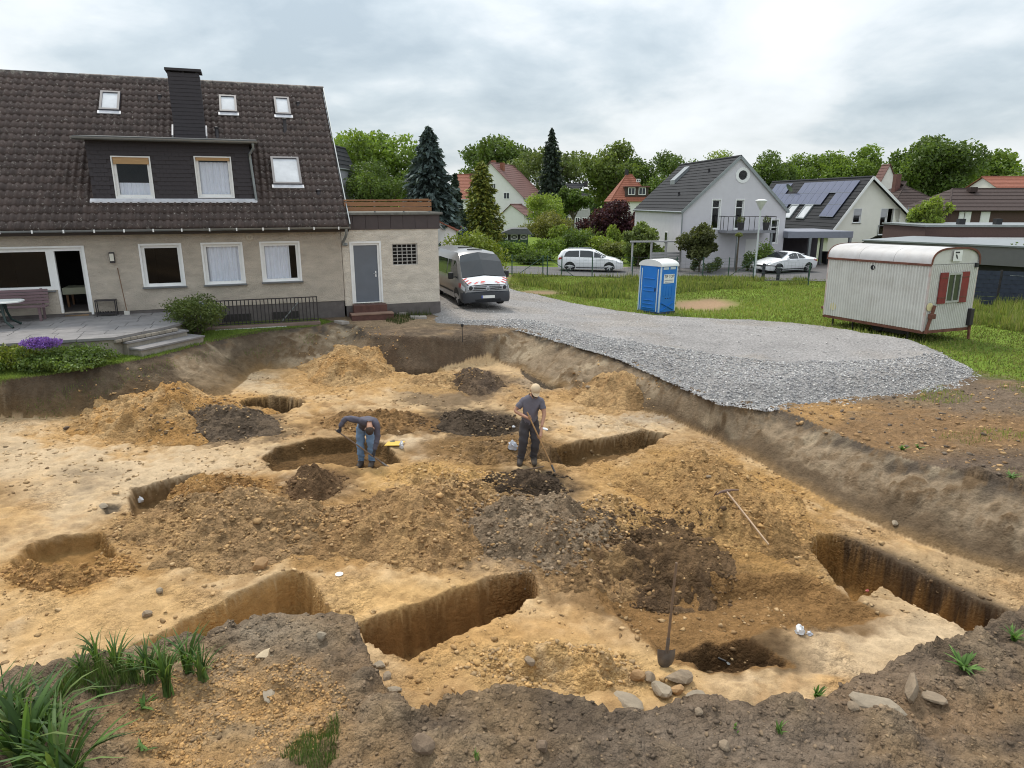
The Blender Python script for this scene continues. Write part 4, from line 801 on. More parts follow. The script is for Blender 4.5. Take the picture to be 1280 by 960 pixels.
    for x in (-.16, -.02, .13):
        sh = MB()
        for q in (-.035, .035): sh.tube([(x + q, -.10, .105), (x + q, -.02, .11), (x + q, .06, .125)], [.028, .034, .03], 8)
        tag(sh.build('pair_of_shoes', pm('shoe_leather', (.03, .027, .03), rough=.5), None, smooth=40), None)
        so = bpy.context.scene.objects['pair_of_shoes'] if x == -.16 else [o for o in COL.objects if o.name.startswith('pair_of_shoes')][-1]
        so.matrix_world = hM @ Matrix.Translation((-7.14, -.2, .507)); tag(so, {-.16: 'dark shoes on the metal rack, nearest the terrace door', -.02: 'dark shoes in the middle of the metal rack', .13: 'dark shoes on the metal rack, nearest the broom'}[x], 'shoes', 'shoes on the rack')
    br = thing('broom', 'long handled broom leaning on the house wall', 'broom', HL(-6.62, -.22, .527), HR)
    MB().tube([(.02, -.02, .10), (-.10, .19, 1.42)], .013, 8).build('handle', pm('broom_wood', (.16, .09, .05), rough=.6), br); MB().box(-.06, .09, -.06, .02, 0, .12).build('bristles', pm('bristle', (.5, .48, .44), rough=.9), br, bevel=.01)
    # railing round the cellar stairs
    f = thing('iron_railing', 'black iron railing of thin upright bars in front of the cellar windows', 'railing', HL(-2.6, -1.05, .0), HR)
    z0 = .16; bar = None
    for i in range(29):
        x = -1.62 + i * .115
        if bar is None: bar = MB().box(-.015, .015, -.015, .015, z0, .92).build('bar', m_iron, f); bar.location = (x, 0, 0)
        else: o = bar.copy(); COL.objects.link(o); o.location = (x, 0, 0)
    MB().box(-1.66, 1.62, -.02, .02, .915, .945).build('top_rail', m_iron, f); MB().box(-1.66, 1.62, -.015, .015, z0 + .02, z0 + .05).build('bottom_rail', m_iron, f)
    MB().box(-1.8, 1.66, -.12, .14, -.4, .13).build('kerb', pm('kerb_stone', (.19, .13, .11), rough=.9, var=.2), f, bevel=.01); MB().box(-1.5, .6, -.17, -.125, -.4, .06).build('kerb_slab', pm('kerb_white', (.55, .54, .52), rough=.9, var=.1), f)
    MB().tube([(.45, .3, .1), (1.05, .3, .75)], .02, 8).build('stair_handrail', m_zinc, f, smooth=40)
    MB().tube([(-1.85, -.55, .1), (-1.85, -.55, .95), (-1.8, -.55, 1.0), (-1.45, -.75, .72), (-1.42, -.77, .6)], .02, 8).build('bent_handrail', m_zinc, f, smooth=40)
terrace()
# ------------------------------------------------------------------ vegetation
def leaf_quads(P, L, Wd, cols, seed, axis=None, droop=0.):
    """n bent leaf quads; axis gives the direction of the long side (random when None)"""
    g = np.random.default_rng(seed); n = len(P); L = np.broadcast_to(L, (n,))[:, None]; Wd = np.broadcast_to(Wd, (n,))[:, None]
    r = g.normal(size=(n, 3)); 
    a = r if axis is None else np.asarray(axis) + .35 * r
    a = a / np.linalg.norm(a, axis=1, keepdims=True); b = np.cross(a, g.normal(size=(n, 3)) + (0 if axis is None else np.array([0, 0, 1.2]))); b /= np.linalg.norm(b, axis=1, keepdims=True) + 1e-9; nr = np.cross(a, b)
    V = np.stack([P - a * L * .5, P + b * Wd * .5 + nr * L * .1, P + a * L * .5 - np.array([0, 0, 1.]) * droop * L, P - b * Wd * .5 + nr * L * .1], 1).reshape(-1, 3)
    return V, np.arange(n * 4).reshape(-1, 4), np.repeat(cols, 4, 0)
def blob_points(g, c, r, n, lo=.55, gap=.42, seed=0, sc=None):
    u = g.normal(size=(n * 3, 3)); u /= np.linalg.norm(u, axis=1, keepdims=True); q = lo + (1 - lo) * g.random(n * 3) ** .6
    sc = sc or 2.2; bump = 1 + .6 * (fbm(u[:, 0] * sc + 9, u[:, 1] * sc + u[:, 2] * 1.7 * sc + 9, 1., 3, seed) - .5)
    p = u * q[:, None] * bump[:, None]; k = fbm(u[:, 0] * sc * 1.6 + 3, u[:, 1] * sc * 1.6 + u[:, 2] * 2.3 * sc + 3, 1., 2, seed + 9) > gap - .1
    p = p[k][:n]; return np.asarray(c) + p * np.asarray(r)
def crown_mesh(name, blobs, n, ls, pal, seed, mat, gap=.42, lo=.55):
    g = np.random.default_rng(seed); Ps = []; Cs = []; vol = np.array([r[0] * r[2] + r[1] * r[2] for c, r in blobs]); pal = np.array(pal)
    for i, (c, r) in enumerate(blobs):
        P = blob_points(g, c, r, int(n * vol[i] / vol.sum()), lo, gap, seed + i * 7)
        cl = pal[g.integers(0, len(pal))] * (.8 + .4 * g.random())
        f = fbm(P[:, 0] * 1.3 / ls * .25, (P[:, 1] + P[:, 2] * 1.3) / ls * .25, 1, 2, seed + i)[:, None]
        C = cl * .4 + .6 * pal[g.integers(0, len(pal), len(P))]; Ps.append(P); Cs.append(C * (.55 + .9 * f) * (.8 + .4 * g.random((len(P), 1))))
    P = np.vstack(Ps); C = np.vstack(Cs) * np.array([1.95, 1.82, 1.5]); V, F, C4 = leaf_quads(P, ls * (.7 + .6 * g.random(len(P))), ls * .6, C, seed + 1)
    return npmesh(name, V, F, mat, C4)
LEAF = leaf_mat('leaves', (1, 1, 1)); NEEDLE = leaf_mat('needles', (1, 1, 1), tl=.12, rough=.7)
bark = pm('bark', (.10, .08, .06), rough=.95, var=.3, scale=6, bump=.8, bscale=14)
G1 = [(.080, .125, .030), (.100, .150, .036), (.065, .105, .028)]; G2 = [(.055, .088, .028), (.070, .108, .032), (.045, .072, .024)]; G3 = [(.125, .170, .038), (.140, .185, .045), (.09, .135, .034)]; G4 = [(.085, .105, .040), (.105, .125, .045)]
def auto_blobs(g, w, d, h, k):
    B = [((0, 0, h * .5), (w * .36, d * .36, h * .40))]
    for i in range(k):
        a = g.random() * 6.28; q = .25 + .31 * g.random(); z = h * (.22 + .6 * g.random()); f = math.sqrt(max(.15, 1 - (2 * z / h - 1) ** 2)); s = .12 + .16 * g.random()
        B.append(((math.cos(a) * w * q * f, math.sin(a) * d * q * f, z), (w * s, d * s, h * s * .85)))
    B.append(((w * .05, 0, h * .83), (w * .2, d * .2, h * .17))); return B
def tree(name, label, x0, x1, yt, D, pal, seed, cat='tree', crown0=None, n=5200, ls=None, k=13, group=None, gap=.36, mat=None):
    """broad-leaved tree: picture columns of the crown, picture row of its top, distance"""
    g = np.random.default_rng(seed); xc = (x0 + x1) / 2; top = aty(xc, yt, D); w = (x1 - x0) / pxm(top); gx, gy = top[0], top[1]; gz0 = float(surf(gx, gy)); H = top[2] - gz0
    cb = H * .28 if crown0 is None else crown0; ch = H - cb; t = thing(name, label, cat, (gx, gy, gz0), 0, group)
    B = [((c[0], c[1], c[2] + cb), r) for c, r in auto_blobs(g, w, w * .9, ch, k)]
    tr = MB(); r0 = max(.04, H * .022); tr.tube([(0, 0, -.2), (0, 0, cb * .5), (w * .02, 0, cb + ch * .25), (0, w * .02, cb + ch * .6)], [r0 * 1.25, r0, r0 * .7, r0 * .25], 9)
    for c, r in B[1:]:
        tr.tube([(0, 0, cb * .75 + ch * .1), (c[0] * .5, c[1] * .5, (cb + c[2]) * .52 + ch * .05), (c[0], c[1], c[2])], [r0 * .5, r0 * .3, r0 * .08], 6)
    tr.build('trunk', bark, t, smooth=40)
    link('crown', crown_mesh('crown', B, int(n * 1.5), (ls or max(.12, w * .036)) * 1.3, pal, seed, mat or LEAF, gap, .3), t); return t
def bush(name, label, x, y, w, h, pal, seed, cat='shrub', d=None, n=1700, ls=None, group=None, z=None, k=8, part='foliage', gap=.38, mat=None, stems=True):
    """shrub standing at world x, y"""
    g = np.random.default_rng(seed); d = d or w; z = float(surf(x, y)) if z is None else z; t = thing(name, label, cat, (x, y, z), 0, group)
    B = [((0, 0, h * .48), (w * .42, d * .42, h * .46))]
    for i in range(k):
        a = g.random() * 6.28; q = .16 + .2 * g.random(); s = .2 + .1 * g.random(); zz = h * (.3 + .45 * g.random()); B.append(((math.cos(a) * w * q, math.sin(a) * d * q, zz), (w * s, d * s, h * s)))
    link(part, crown_mesh(part, B, n, ls or max(.05, w * .05), pal, seed, mat or LEAF, gap, lo=.35), t)
    if stems:
        s = MB()
        for i in range(5):
            a = i * 1.3; s.tube([(0.02 * math.cos(a), .02 * math.sin(a), -.1), (w * .12 * math.cos(a), d * .12 * math.sin(a), h * .35), (w * .25 * math.cos(a), d * .25 * math.sin(a), h * .7)], [.012 + h * .01, .01 + h * .006, .004], 5)
        s.build('stems', bark, t)
    return t
def conifer(name, label, x0, x1, yt, D, pal, seed, n=6500, ls=.35, droop=.25, shape=.9, cat='conifer', layers=18, base=.03, yb=None, narrow=0.):
    g = np.random.default_rng(seed); top = aty((x0 + x1) / 2, yt, D); w = (x1 - x0) / pxm(top); gz0 = float(surf(top[0], top[1])); H = top[2] - gz0; pal = np.array(pal)
    t = thing(name, label, cat, (top[0], top[1], gz0)); MB().tube([(0, 0, -.2), (0, 0, H * .5), (0, 0, H * .99)], [H * .02, H * .012, .01], 8).build('trunk', bark, t)
    br = MB(); P = []; A = []
    nb = layers * 9
    for i in range(nb):
        f = (i + g.random()) / nb; z = H * (base + (1 - base) * f); rr = w * .5 * (1 - f) ** shape * (.72 + .42 * g.random()) * (1 - narrow * math.exp(-((1 - f) / .12) ** 2)) + .05; a = i * 2.39996 + g.random() * .5
        d = np.array([math.cos(a), math.sin(a), 0]); tip = d * rr + np.array([0, 0, z - rr * droop + .12 * rr])
        if i % 3 == 0: br.tube([(0, 0, z), tuple(d * rr * .6 + np.array([0, 0, z - rr * droop * .35])), tuple(tip)], [.03, .02, .006], 4, cap=False)
        m = max(6, int(n / nb * (rr / (w * .5) * 1.6 + .25))); q = g.random(m) ** .65
        p = d[None] * (rr * q)[:, None] + np.stack([0 * q, 0 * q, z - rr * droop * q ** 1.5 + .12 * rr * q ** 3], -1) + g.normal(size=(m, 3)) * np.array([.10, .10, .07]) * (.4 + rr * .5)
        P.append(p); A.append(np.tile(d + np.array([0, 0, -droop]), (m, 1)))
    br.build('branches', bark, t, fix=False)
    P = np.vstack(P); A = np.vstack(A); C = pal[g.integers(0, len(pal), len(P))] * (.65 + .7 * g.random((len(P), 1))) * (.7 + .6 * fbm(P[:, 0] * 1.5, P[:, 1] + P[:, 2] * 2, 1, 2, seed)[:, None])
    V, F, C4 = leaf_quads(P, ls * (.7 + .6 * g.random(len(P))), ls * .42, C, seed, A, .2); link('crown', npmesh('crown', V, F, NEEDLE, C4), t); return t

# trees beyond the houses, from left to right
tg = 'broad trees on the skyline'
tree('broad_tree', 'large light green tree behind the annex, left of the blue spruce', 408, 520, 163, 62, G1, 401, n=8000, crown0=3.5, k=12)
tree('broad_tree', 'darker green tree low behind the annex roof, in front of the light green tree', 424, 505, 196, 54, G2, 402, n=6000, crown0=2.0)
conifer('blue_spruce', 'broad blue green spruce behind the annex', 482, 588, 160, 46, [(.075, .105, .098), (.10, .135, .125), (.06, .085, .078)], 403, n=17000, ls=.44, droop=.22, shape=.72, layers=26)
conifer('dark_conifer', 'dark conifer half hidden between the blue spruce and the yellow cypress', 545, 592, 218, 50, [(.035, .054, .034), (.046, .066, .04)], 404, n=6000, ls=.32)
tree('broad_tree', 'tall green tree behind the white gabled house, left of its chimney', 566, 668, 172, 140, G2, 405, n=6500, crown0=5, group=tg)
conifer('golden_cypress', 'yellow green cypress beside the white gabled house', 568, 636, 202, 58, [(.24, .25, .04), (.17, .20, .04), (.30, .29, .05), (.11, .145, .035)], 406, n=9000, ls=.34, droop=.1, shape=.62, layers=22)
tree('broad_tree', 'airy pale tree right of the white gabled house', 636, 722, 182, 128, [(.075, .10, .04), (.06, .085, .035)], 407, n=4200, crown0=4, gap=.52, group=tg)
conifer('tall_spruce', 'slender dark spruce rising above all the trees in the middle', 660, 720, 161, 98, [(.036, .052, .038), (.05, .068, .046), (.03, .042, .03)], 408, n=8000, ls=.5, droop=.35, shape=.72, layers=22)
tree('broad_tree', 'rounded bright green tree behind the red roofed house', 724, 818, 174, 136, [(.075, .105, .035), (.06, .09, .03), (.09, .12, .04)], 409, n=7000, crown0=4, k=11, group=tg)
tree('broad_tree', 'dark green tree between the red roofed house and the grey house', 792, 866, 188, 132, G2, 410, n=5200, crown0=4, group=tg)
tree('broad_tree', 'small tree top peeping over the ridge of the grey house', 866, 918, 186, 118, G3, 411, n=3600, crown0=4, group=tg)
tree('broad_tree', 'dark green tree just right of the grey gable', 922, 996, 187, 112, G2, 412, n=6000, crown0=3, group=tg)
tree('broad_tree', 'mid green tree above the solar panels', 980, 1056, 191, 118, G1, 413, n=6000, crown0=3, group=tg)
tree('broad_tree', 'tree with a slanting crown behind the ridge of the solar house', 1044, 1124, 179, 112, G1, 414, n=6000, crown0=3, group=tg)
tree('broad_tree', 'biggest dark tree, behind the hipped roof', 1110, 1212, 168, 98, G2, 415, n=9000, crown0=3, k=13, group=tg)
tree('broad_tree', 'green tree at the right edge behind the brown house', 1196, 1300, 187, 104, G1, 416, n=8000, crown0=3, k=12, group=tg)
# nearer garden trees and shrubs
tree('purple_plum', 'dark purple leaved tree left of the grey house', 731, 803, 249, 68, [(.032, .013, .022), (.05, .019, .032), (.024, .011, .018)], 420, n=5200, crown0=.6, ls=.24)
tree('garden_tree', 'rounded light green garden tree below the tall spruce', 650, 708, 240, 78, G3, 421, n=4200, crown0=1.0)
tree('garden_tree', 'olive green garden tree in front of the far grey building', 654, 714, 262, 70, [(.11, .115, .04), (.085, .095, .035)], 422, n=3600, crown0=.6)
tree('garden_tree', 'young dark tree before the far grey building', 700, 735, 235, 84, G2, 423, n=2600, crown0=3.0, ls=.3)
tree('garden_tree', 'fresh green young tree right of the white solar house', 1148, 1190, 244, 52, G3, 424, n=2600, crown0=1.5, ls=.2)
tree('garden_tree', 'slender pale green shrub tree at the corner of the grey house', 776, 824, 276, 52, [(.09, .12, .045), (.07, .10, .035)], 425, n=3000, crown0=.3, ls=.2, gap=.46)
tree('garden_tree', 'dense dark bush like tree against the grey gable wall', 856, 900, 279, 47.5, [(.045, .055, .025), (.06, .07, .03)], 426, n=3600, crown0=.5, ls=.17)
def bpx(name, label, x0, x1, yt, D, pal, seed, cat='shrub', n=1800, ls=None, d=None, group=None, **k):
    p = aty((x0 + x1) / 2, yt, D); w = (x1 - x0) / pxm(p); z = float(surf(p[0], p[1])); return bush(name, label, p[0], p[1], w, max(.2, p[2] - z), pal, seed, cat, d or w * .8, n, ls, group, **k)
bpx('hedge_shrub', 'big yellow green shrub behind the van', 550, 632, 283, 37, [(.10, .125, .025), (.08, .11, .022)], 430, n=4200, ls=.16)
hg = 'shrubs behind the estate car'
for i, (x0, x1, yt, D, pal, lb) in enumerate([(618, 672, 300, 56, G1, 'leafy shrub right of the van, beside the green shed'), (640, 690, 312, 53, G2, 'dark low shrub right of the van roof at the road edge'), (662, 712, 298, 57, G1, 'shrub just left of the estate car, behind its tail'), (694, 748, 284, 58, G2, 'tall dark shrub right behind the estate car roof'), (728, 770, 292, 57, G3, 'light green shrub behind the bonnet of the estate car'), (752, 790, 300, 55, G4, 'olive shrub right of the estate car bonnet'), (780, 812, 302, 53, G1, 'green shrub above the blue cabin'), (812, 838, 312, 51, G2, 'dark shrub right behind the blue cabin'), (684, 712, 279, 66, G3, 'clipped round light shrub below the olive tree'), (756, 780, 279, 64, G3, 'clipped round shrub below the purple tree'), (720, 760, 281, 66, [(.11, .15, .04)], 'pale rounded shrub left of the purple tree')]):
    bpx('garden_shrub', lb, x0, x1, yt, D, pal, 440 + i, n=2000, ls=.22, group=hg)
bg = 'clipped balls by the grey gable'
for i, (x0, x1, yt, D, lb) in enumerate([(890, 904, 319, 48, 'clipped ball bush left of the gable door'), (862, 876, 322, 48, 'low clipped bush at the corner of the grey house'), (876, 898, 327, 46.5, 'flat clipped bush in front of the dark bush tree')]):
    bpx('ball_bush', lb, x0, x1, yt, D, [(.04, .06, .022), (.055, .075, .025)], 460 + i, n=700, ls=.1, group=bg)
bpx('garden_shrub', 'shrub under the right window of the grey gable', 946, 972, 297, 48, G1, 470, n=1500, ls=.14)
bpx('garden_shrub', 'dark low shrub behind the street lamp', 928, 946, 313, 48, G2, 471, n=900, ls=.12)
bpx('garden_shrub', 'conifer bush at the right edge above the blue fence', 1262, 1292, 300, 36, G2, 472, n=1500, ls=.14)
tree('standard_tree', 'small ball headed tree tied to two stakes by the gable door', 918, 930, 291, 47, G4, 473, n=500, crown0=2.4, ls=.1, k=3)
# shrub beside the terrace steps and the flower bed
p = HL(-4.55, -1.75); bush('box_shrub', 'round dark green shrub beside the terrace steps', p[0], p[1], 1.75, 1.22, [(.06, .085, .03), (.045, .065, .024), (.08, .10, .04)], 480, n=5200, ls=.075, z=1.12)
def flower_bed():
    g = np.random.default_rng(481); i = 0
    rows = [(-12.0, -4.85, 2.2, .75, G2, 'leafy green plants at the left end of the flower bed'), (-10.2, -4.8, 2.1, .72, G1, 'ivy like green plants in the left half of the flower bed'), (-8.5, -4.75, 1.9, .66, [(.10, .12, .025), (.06, .09, .02)], 'yellow green plants left of the purple flowers'), (-6.9, -4.8, 1.7, .55, G2, 'dark green plants right of the purple flowers'), (-9.4, -5.25, 2.2, .50, G2, 'low ground cover at the front of the flower bed'), (-7.4, -5.2, 2.1, .42, G2, 'low ground cover below the purple flowers')]
    for x, y, w, h, pal, lb in rows:
        p = HL(x, y); bush('bed_plant', lb, p[0], p[1], w, h, pal, 482 + i, n=3200, ls=.075, d=1.1, cat='plant', group='plants of the flower bed', z=1.1, stems=False); i += 1
    p = HL(-7.75, -4.95); t = bush('purple_flowers', 'cushion of bright purple flowers in the bed', p[0], p[1], 1.05, .30, [(.10, .05, .30), (.14, .075, .38), (.07, .04, .2)], 490, n=2200, ls=.05, d=.6, cat='flowers', part='blossoms', z=1.58, stems=False)
    link('foliage', crown_mesh('foliage', [((0, 0, -.05), (.55, .35, .2))], 600, .06, G2, 491, LEAF), t)
    p = HL(-9.1, -4.6); bush('yellow_flowers', 'few yellow flowers at the back of the bed', p[0], p[1], .4, .2, [(.6, .42, .03)], 492, n=70, ls=.05, cat='flowers', part='blossoms', z=1.55, stems=False)
flower_bed()

# ------------------------------------------------------------------ grass
def grass(name, poly, n, h0, h1, wd, cols, seed, zf=surf, label=None, nsc=.7, thr=.0, kind='stuff', bad=None):
    g = np.random.default_rng(seed); P = np.array([p[:2] for p in poly]); lo, hi = P.min(0), P.max(0); px = lo[0] + (hi[0] - lo[0]) * g.random(n * 3); py = lo[1] + (hi[1] - lo[1]) * g.random(n * 3)
    k = (sdist(px, py, P) < 0) & (fbm(px, py, nsc, 2, seed) > thr)
    if bad is not None: k &= ~bad(px, py)
    px, py = px[k][:n], py[k][:n]; n = len(px); c = fbm(px, py, nsc * .8, 3, seed + 2); h = (h0 + (h1 - h0) * g.random(n) ** 2) * (.4 + 1.2 * c); a = g.random(n) * 6.283; z = zf(px, py) - .01
    le = (g.random(n) - .3) * .6; dx, dy = np.cos(a), np.sin(a); b = g.random(n) * 6.28; w = wd * (.7 + .6 * g.random(n))
    B = np.stack([px, py, z], -1); s = np.stack([dx * w * .5, dy * w * .5, 0 * w], -1); T = B + np.stack([np.cos(b) * h * le, np.sin(b) * h * le, h], -1)
    V = np.stack([B - s, B + s, T], 1).reshape(-1, 3); cols = np.array(cols); C = cols[g.integers(0, len(cols), n)] * (.6 + .9 * c)[:, None] * (.8 + .4 * g.random((n, 1)))
    o = link(name, npmesh(name, V, np.arange(n * 3).reshape(-1, 3), LEAF, np.repeat(C, 3, 0))); tag(o, label, None, None, kind); return o
_bare = lambda X, Y: (np.minimum(sdist(X, Y, bare[0][0]), sdist(X, Y, bare[1][0])) + (fbm(X, Y, 2.4, 4, 5) - .5) < .05)
gp = [(.18, .22, .05), (.145, .19, .045), (.225, .245, .07), (.25, .245, .10)]
grass('field_grass', field_poly, 110000, .04, .15, .05, gp, 501, label='rough green grass of the field behind the gravel', bad=_bare, nsc=.5)
grass('tall_weeds', Sp([(640, 345), (660, 362), (760, 378), (800, 372), (900, 362), (1010, 360), (1010, 350), (900, 347), (760, 346)]), 15000, .10, .38, .06, gp + [(.07, .10, .03)], 502, label='tall weeds along the green wire fence', nsc=.6, thr=.46)
grass('tall_weeds', Sp([(1180, 380), (1190, 402), (1300, 420), (1330, 380)]), 7000, .15, .6, .05, gp, 503, label='tall grass in front of the blue fence', nsc=.6, thr=.4)
grass('lawn_grass', lawn_poly, 42000, .025, .075, .016, [(.12, .165, .035), (.14, .185, .04), (.10, .145, .034)], 504, label='short lawn between the terrace and the pit')
grass('verge_weeds', Sp([(482, 402), (500, 406), (550, 390), (545, 380), (490, 385)]), 2600, .08, .35, .022, [(.07, .10, .03), (.09, .12, .035), (.12, .13, .05)], 505, label='weeds growing along the foot of the annex wall')
grass('pad_edge_grass', Sp([(640, 362), (720, 380), (790, 392), (850, 399), (950, 404), (1030, 412), (1100, 425), (1100, 432), (1000, 413), (850, 403), (720, 384)]), 5000, .05, .2, .03, gp, 506, label='grass fringe along the far edge of the gravel')

def far_wood():                                             # band of woodland closing the view between the houses
    g = np.random.default_rng(520); n = 15000; x = -110 + 330 * g.random(n); h = 5.2 + 3.5 * fbm(x, x * 0, .05, 3, 6); z = .3 + h * g.random(n) ** .8; P = np.stack([x, 172 + 6 * g.random(n), z], -1)
    C = np.array(G2)[g.integers(0, 3, n)] * (.6 + .8 * fbm(x * .3, z * .5, 1, 2, 9))[:, None]; V, F, C4 = leaf_quads(P, 1.3 * (.6 + .8 * g.random(n)), 1.0, C, 521); tag(link('far_wood', npmesh('far_wood', V, F, LEAF, C4)), 'dark band of far woodland low behind the houses', None, None, 'stuff')
far_wood()
# ------------------------------------------------------------------ vehicles, cabin, site trailer
class Loft:
    """body skinned over cross-sections; each section is x and half-outline points (y, z) from sill to roof centre"""
    def __init__(s, st): s.st = st
    def build(s, name, mat, par, sub=0):
        V = []; F = []; k = len(s.st[0][1]); m = 2 * k - 1
        for x, h in s.st:
            V += [(x, -y, z) for y, z in h] + [(x, y, z) for y, z in reversed(h[:-1])]
        for i in range(len(s.st) - 1):
            for j in range(m - 1): a = i * m + j; F.append((a, a + 1, a + m + 1, a + m))
            a = i * m; F.append((a, a + m, a + 2 * m - 1, a + m - 1))
        F.append(tuple(range(m))); F.append(tuple((len(s.st) - 1) * m + j for j in reversed(range(m))))
        return MB().add(V, F).build(name, mat, par, smooth=32)
    def yat(s, x, z):
        st = s.st; i = 0
        while i < len(st) - 2 and not (min(st[i][0], st[i + 1][0]) <= x <= max(st[i][0], st[i + 1][0])): i += 1
        t = (x - st[i][0]) / (st[i + 1][0] - st[i][0]); t = min(1, max(0, t)); h = [(a[0] * (1 - t) + b[0] * t, a[1] * (1 - t) + b[1] * t) for a, b in zip(st[i][1], st[i + 1][1])]
        for (y0, z0), (y1, z1) in zip(h, h[1:]):
            if z0 <= z <= z1 and z1 > z0: return y0 + (y1 - y0) * (z - z0) / (z1 - z0)
        return h[0][0]
    def side(s, name, poly, sg, mat, par, off=.008, n=6):      # a sheet following the flank inside a polygon of (x, z)
        P = []
        for i in range(len(poly)):
            a, b = poly[i], poly[(i + 1) % len(poly)]
            for j in range(n): P.append((a[0] + (b[0] - a[0]) * j / n, a[1] + (b[1] - a[1]) * j / n))
        c = (sum(p[0] for p in P) / len(P), sum(p[1] for p in P) / len(P)); m = MB(); q = [(x, sg * (s.yat(x, z) + off), z) for x, z in P]; cc = (c[0], sg * (s.yat(*c) + off), c[1])
        return m.add(q + [cc], [(i, (i + 1) % len(q), len(q)) for i in range(len(q))]).build(name, mat, par, fix=False)
def wheel(par, x, y, r, w, spokes=5, hub=False):
    sg = 1 if y > 0 else -1
    t = MB().lathe([(r * .62, -w / 2), (r * .93, -w / 2), (r, -w * .3), (r, w * .3), (r * .93, w / 2), (r * .62, w / 2)], (0, 0, 0), 28, 'y').build('wheel', pm('tyre', (.018, .018, .019), rough=.85, var=.2), par, smooth=40); t.location = (x, y, r)
    d = MB().lathe([(r * .64, sg * w * .30), (r * .64, sg * w * .50), (r * .58, sg * w * .50), (r * .55, sg * w * .40), (r * .1, sg * w * .40)], (0, 0, 0), 28, 'y').build('rim', pm('rim_dark', (.06, .06, .065), rough=.4, metal=.5), t, smooth=40)
    sp = MB(); rm = pm('alloy', (.55, .56, .58), rough=.3, metal=.7)
    for i in range(spokes):
        a = i * 2 * math.pi / spokes; sp.bar((math.cos(a) * r * .08, sg * w * .46, math.sin(a) * r * .08), (math.cos(a) * r * .60, sg * w * .49, math.sin(a) * r * .60), r * .20, .02, up=(0, 1, 0))
    sp.lathe([(r * .15, sg * w * .40), (r * .15, sg * w * .52), (r * .05, sg * w * .54)], (0, 0, 0), 14, 'y'); sp.build('spokes', rm, t)
    return t
def arch(par, L, x, r, sg, mat, z=None):                      # dark wheel arch lying on the flank
    P = [(x + r * 1.16 * math.cos(a), (z or r) + r * 1.16 * math.sin(a)) for a in np.linspace(-.25, math.pi + .25, 22)]
    return L.side('wheel_arch', P, sg, mat, par, .006, 1)
m_black = pm('black_trim', (.014, .014, .016), rough=.55, var=.2); m_cgl = glass_mat('car_glass', (.022, .026, .03), rough=.05, spec=.6); m_lamp = glass_mat('lamp_clear', (.5, .52, .55), rough=.08, spec=1.0); m_red = pm('lamp_red', (.35, .012, .02), rough=.15, spec=.8)
m_carwhite = pm('car_white', (.80, .81, .83), rough=.25, var=.02, coat=.6); m_silver = pm('van_silver', (.25, .25, .255), rough=.34, metal=.45, var=.05, coat=.5)
m_plate = pm('number_plate', (.75, .75, .72), rough=.4); m_blue = pm('plate_blue', (.02, .06, .35), rough=.4)
def text(par, body, size, mat, loc, rot, name='lettering', align='CENTER', ext=.003):
    c = bpy.data.curves.new(name, 'FONT'); c.body = body; c.size = size; c.align_x = align; c.align_y = 'CENTER'; c.extrude = ext; c.resolution_u = 2
    o = bpy.data.objects.new(name, c); COL.objects.link(o); dg = bpy.context.evaluated_depsgraph_get(); me = bpy.data.meshes.new_from_object(o.evaluated_get(dg)); bpy.data.objects.remove(o); me.materials.clear(); me.materials.append(mat)
    t = link(name, me, par, loc); t.rotation_euler = rot; return t
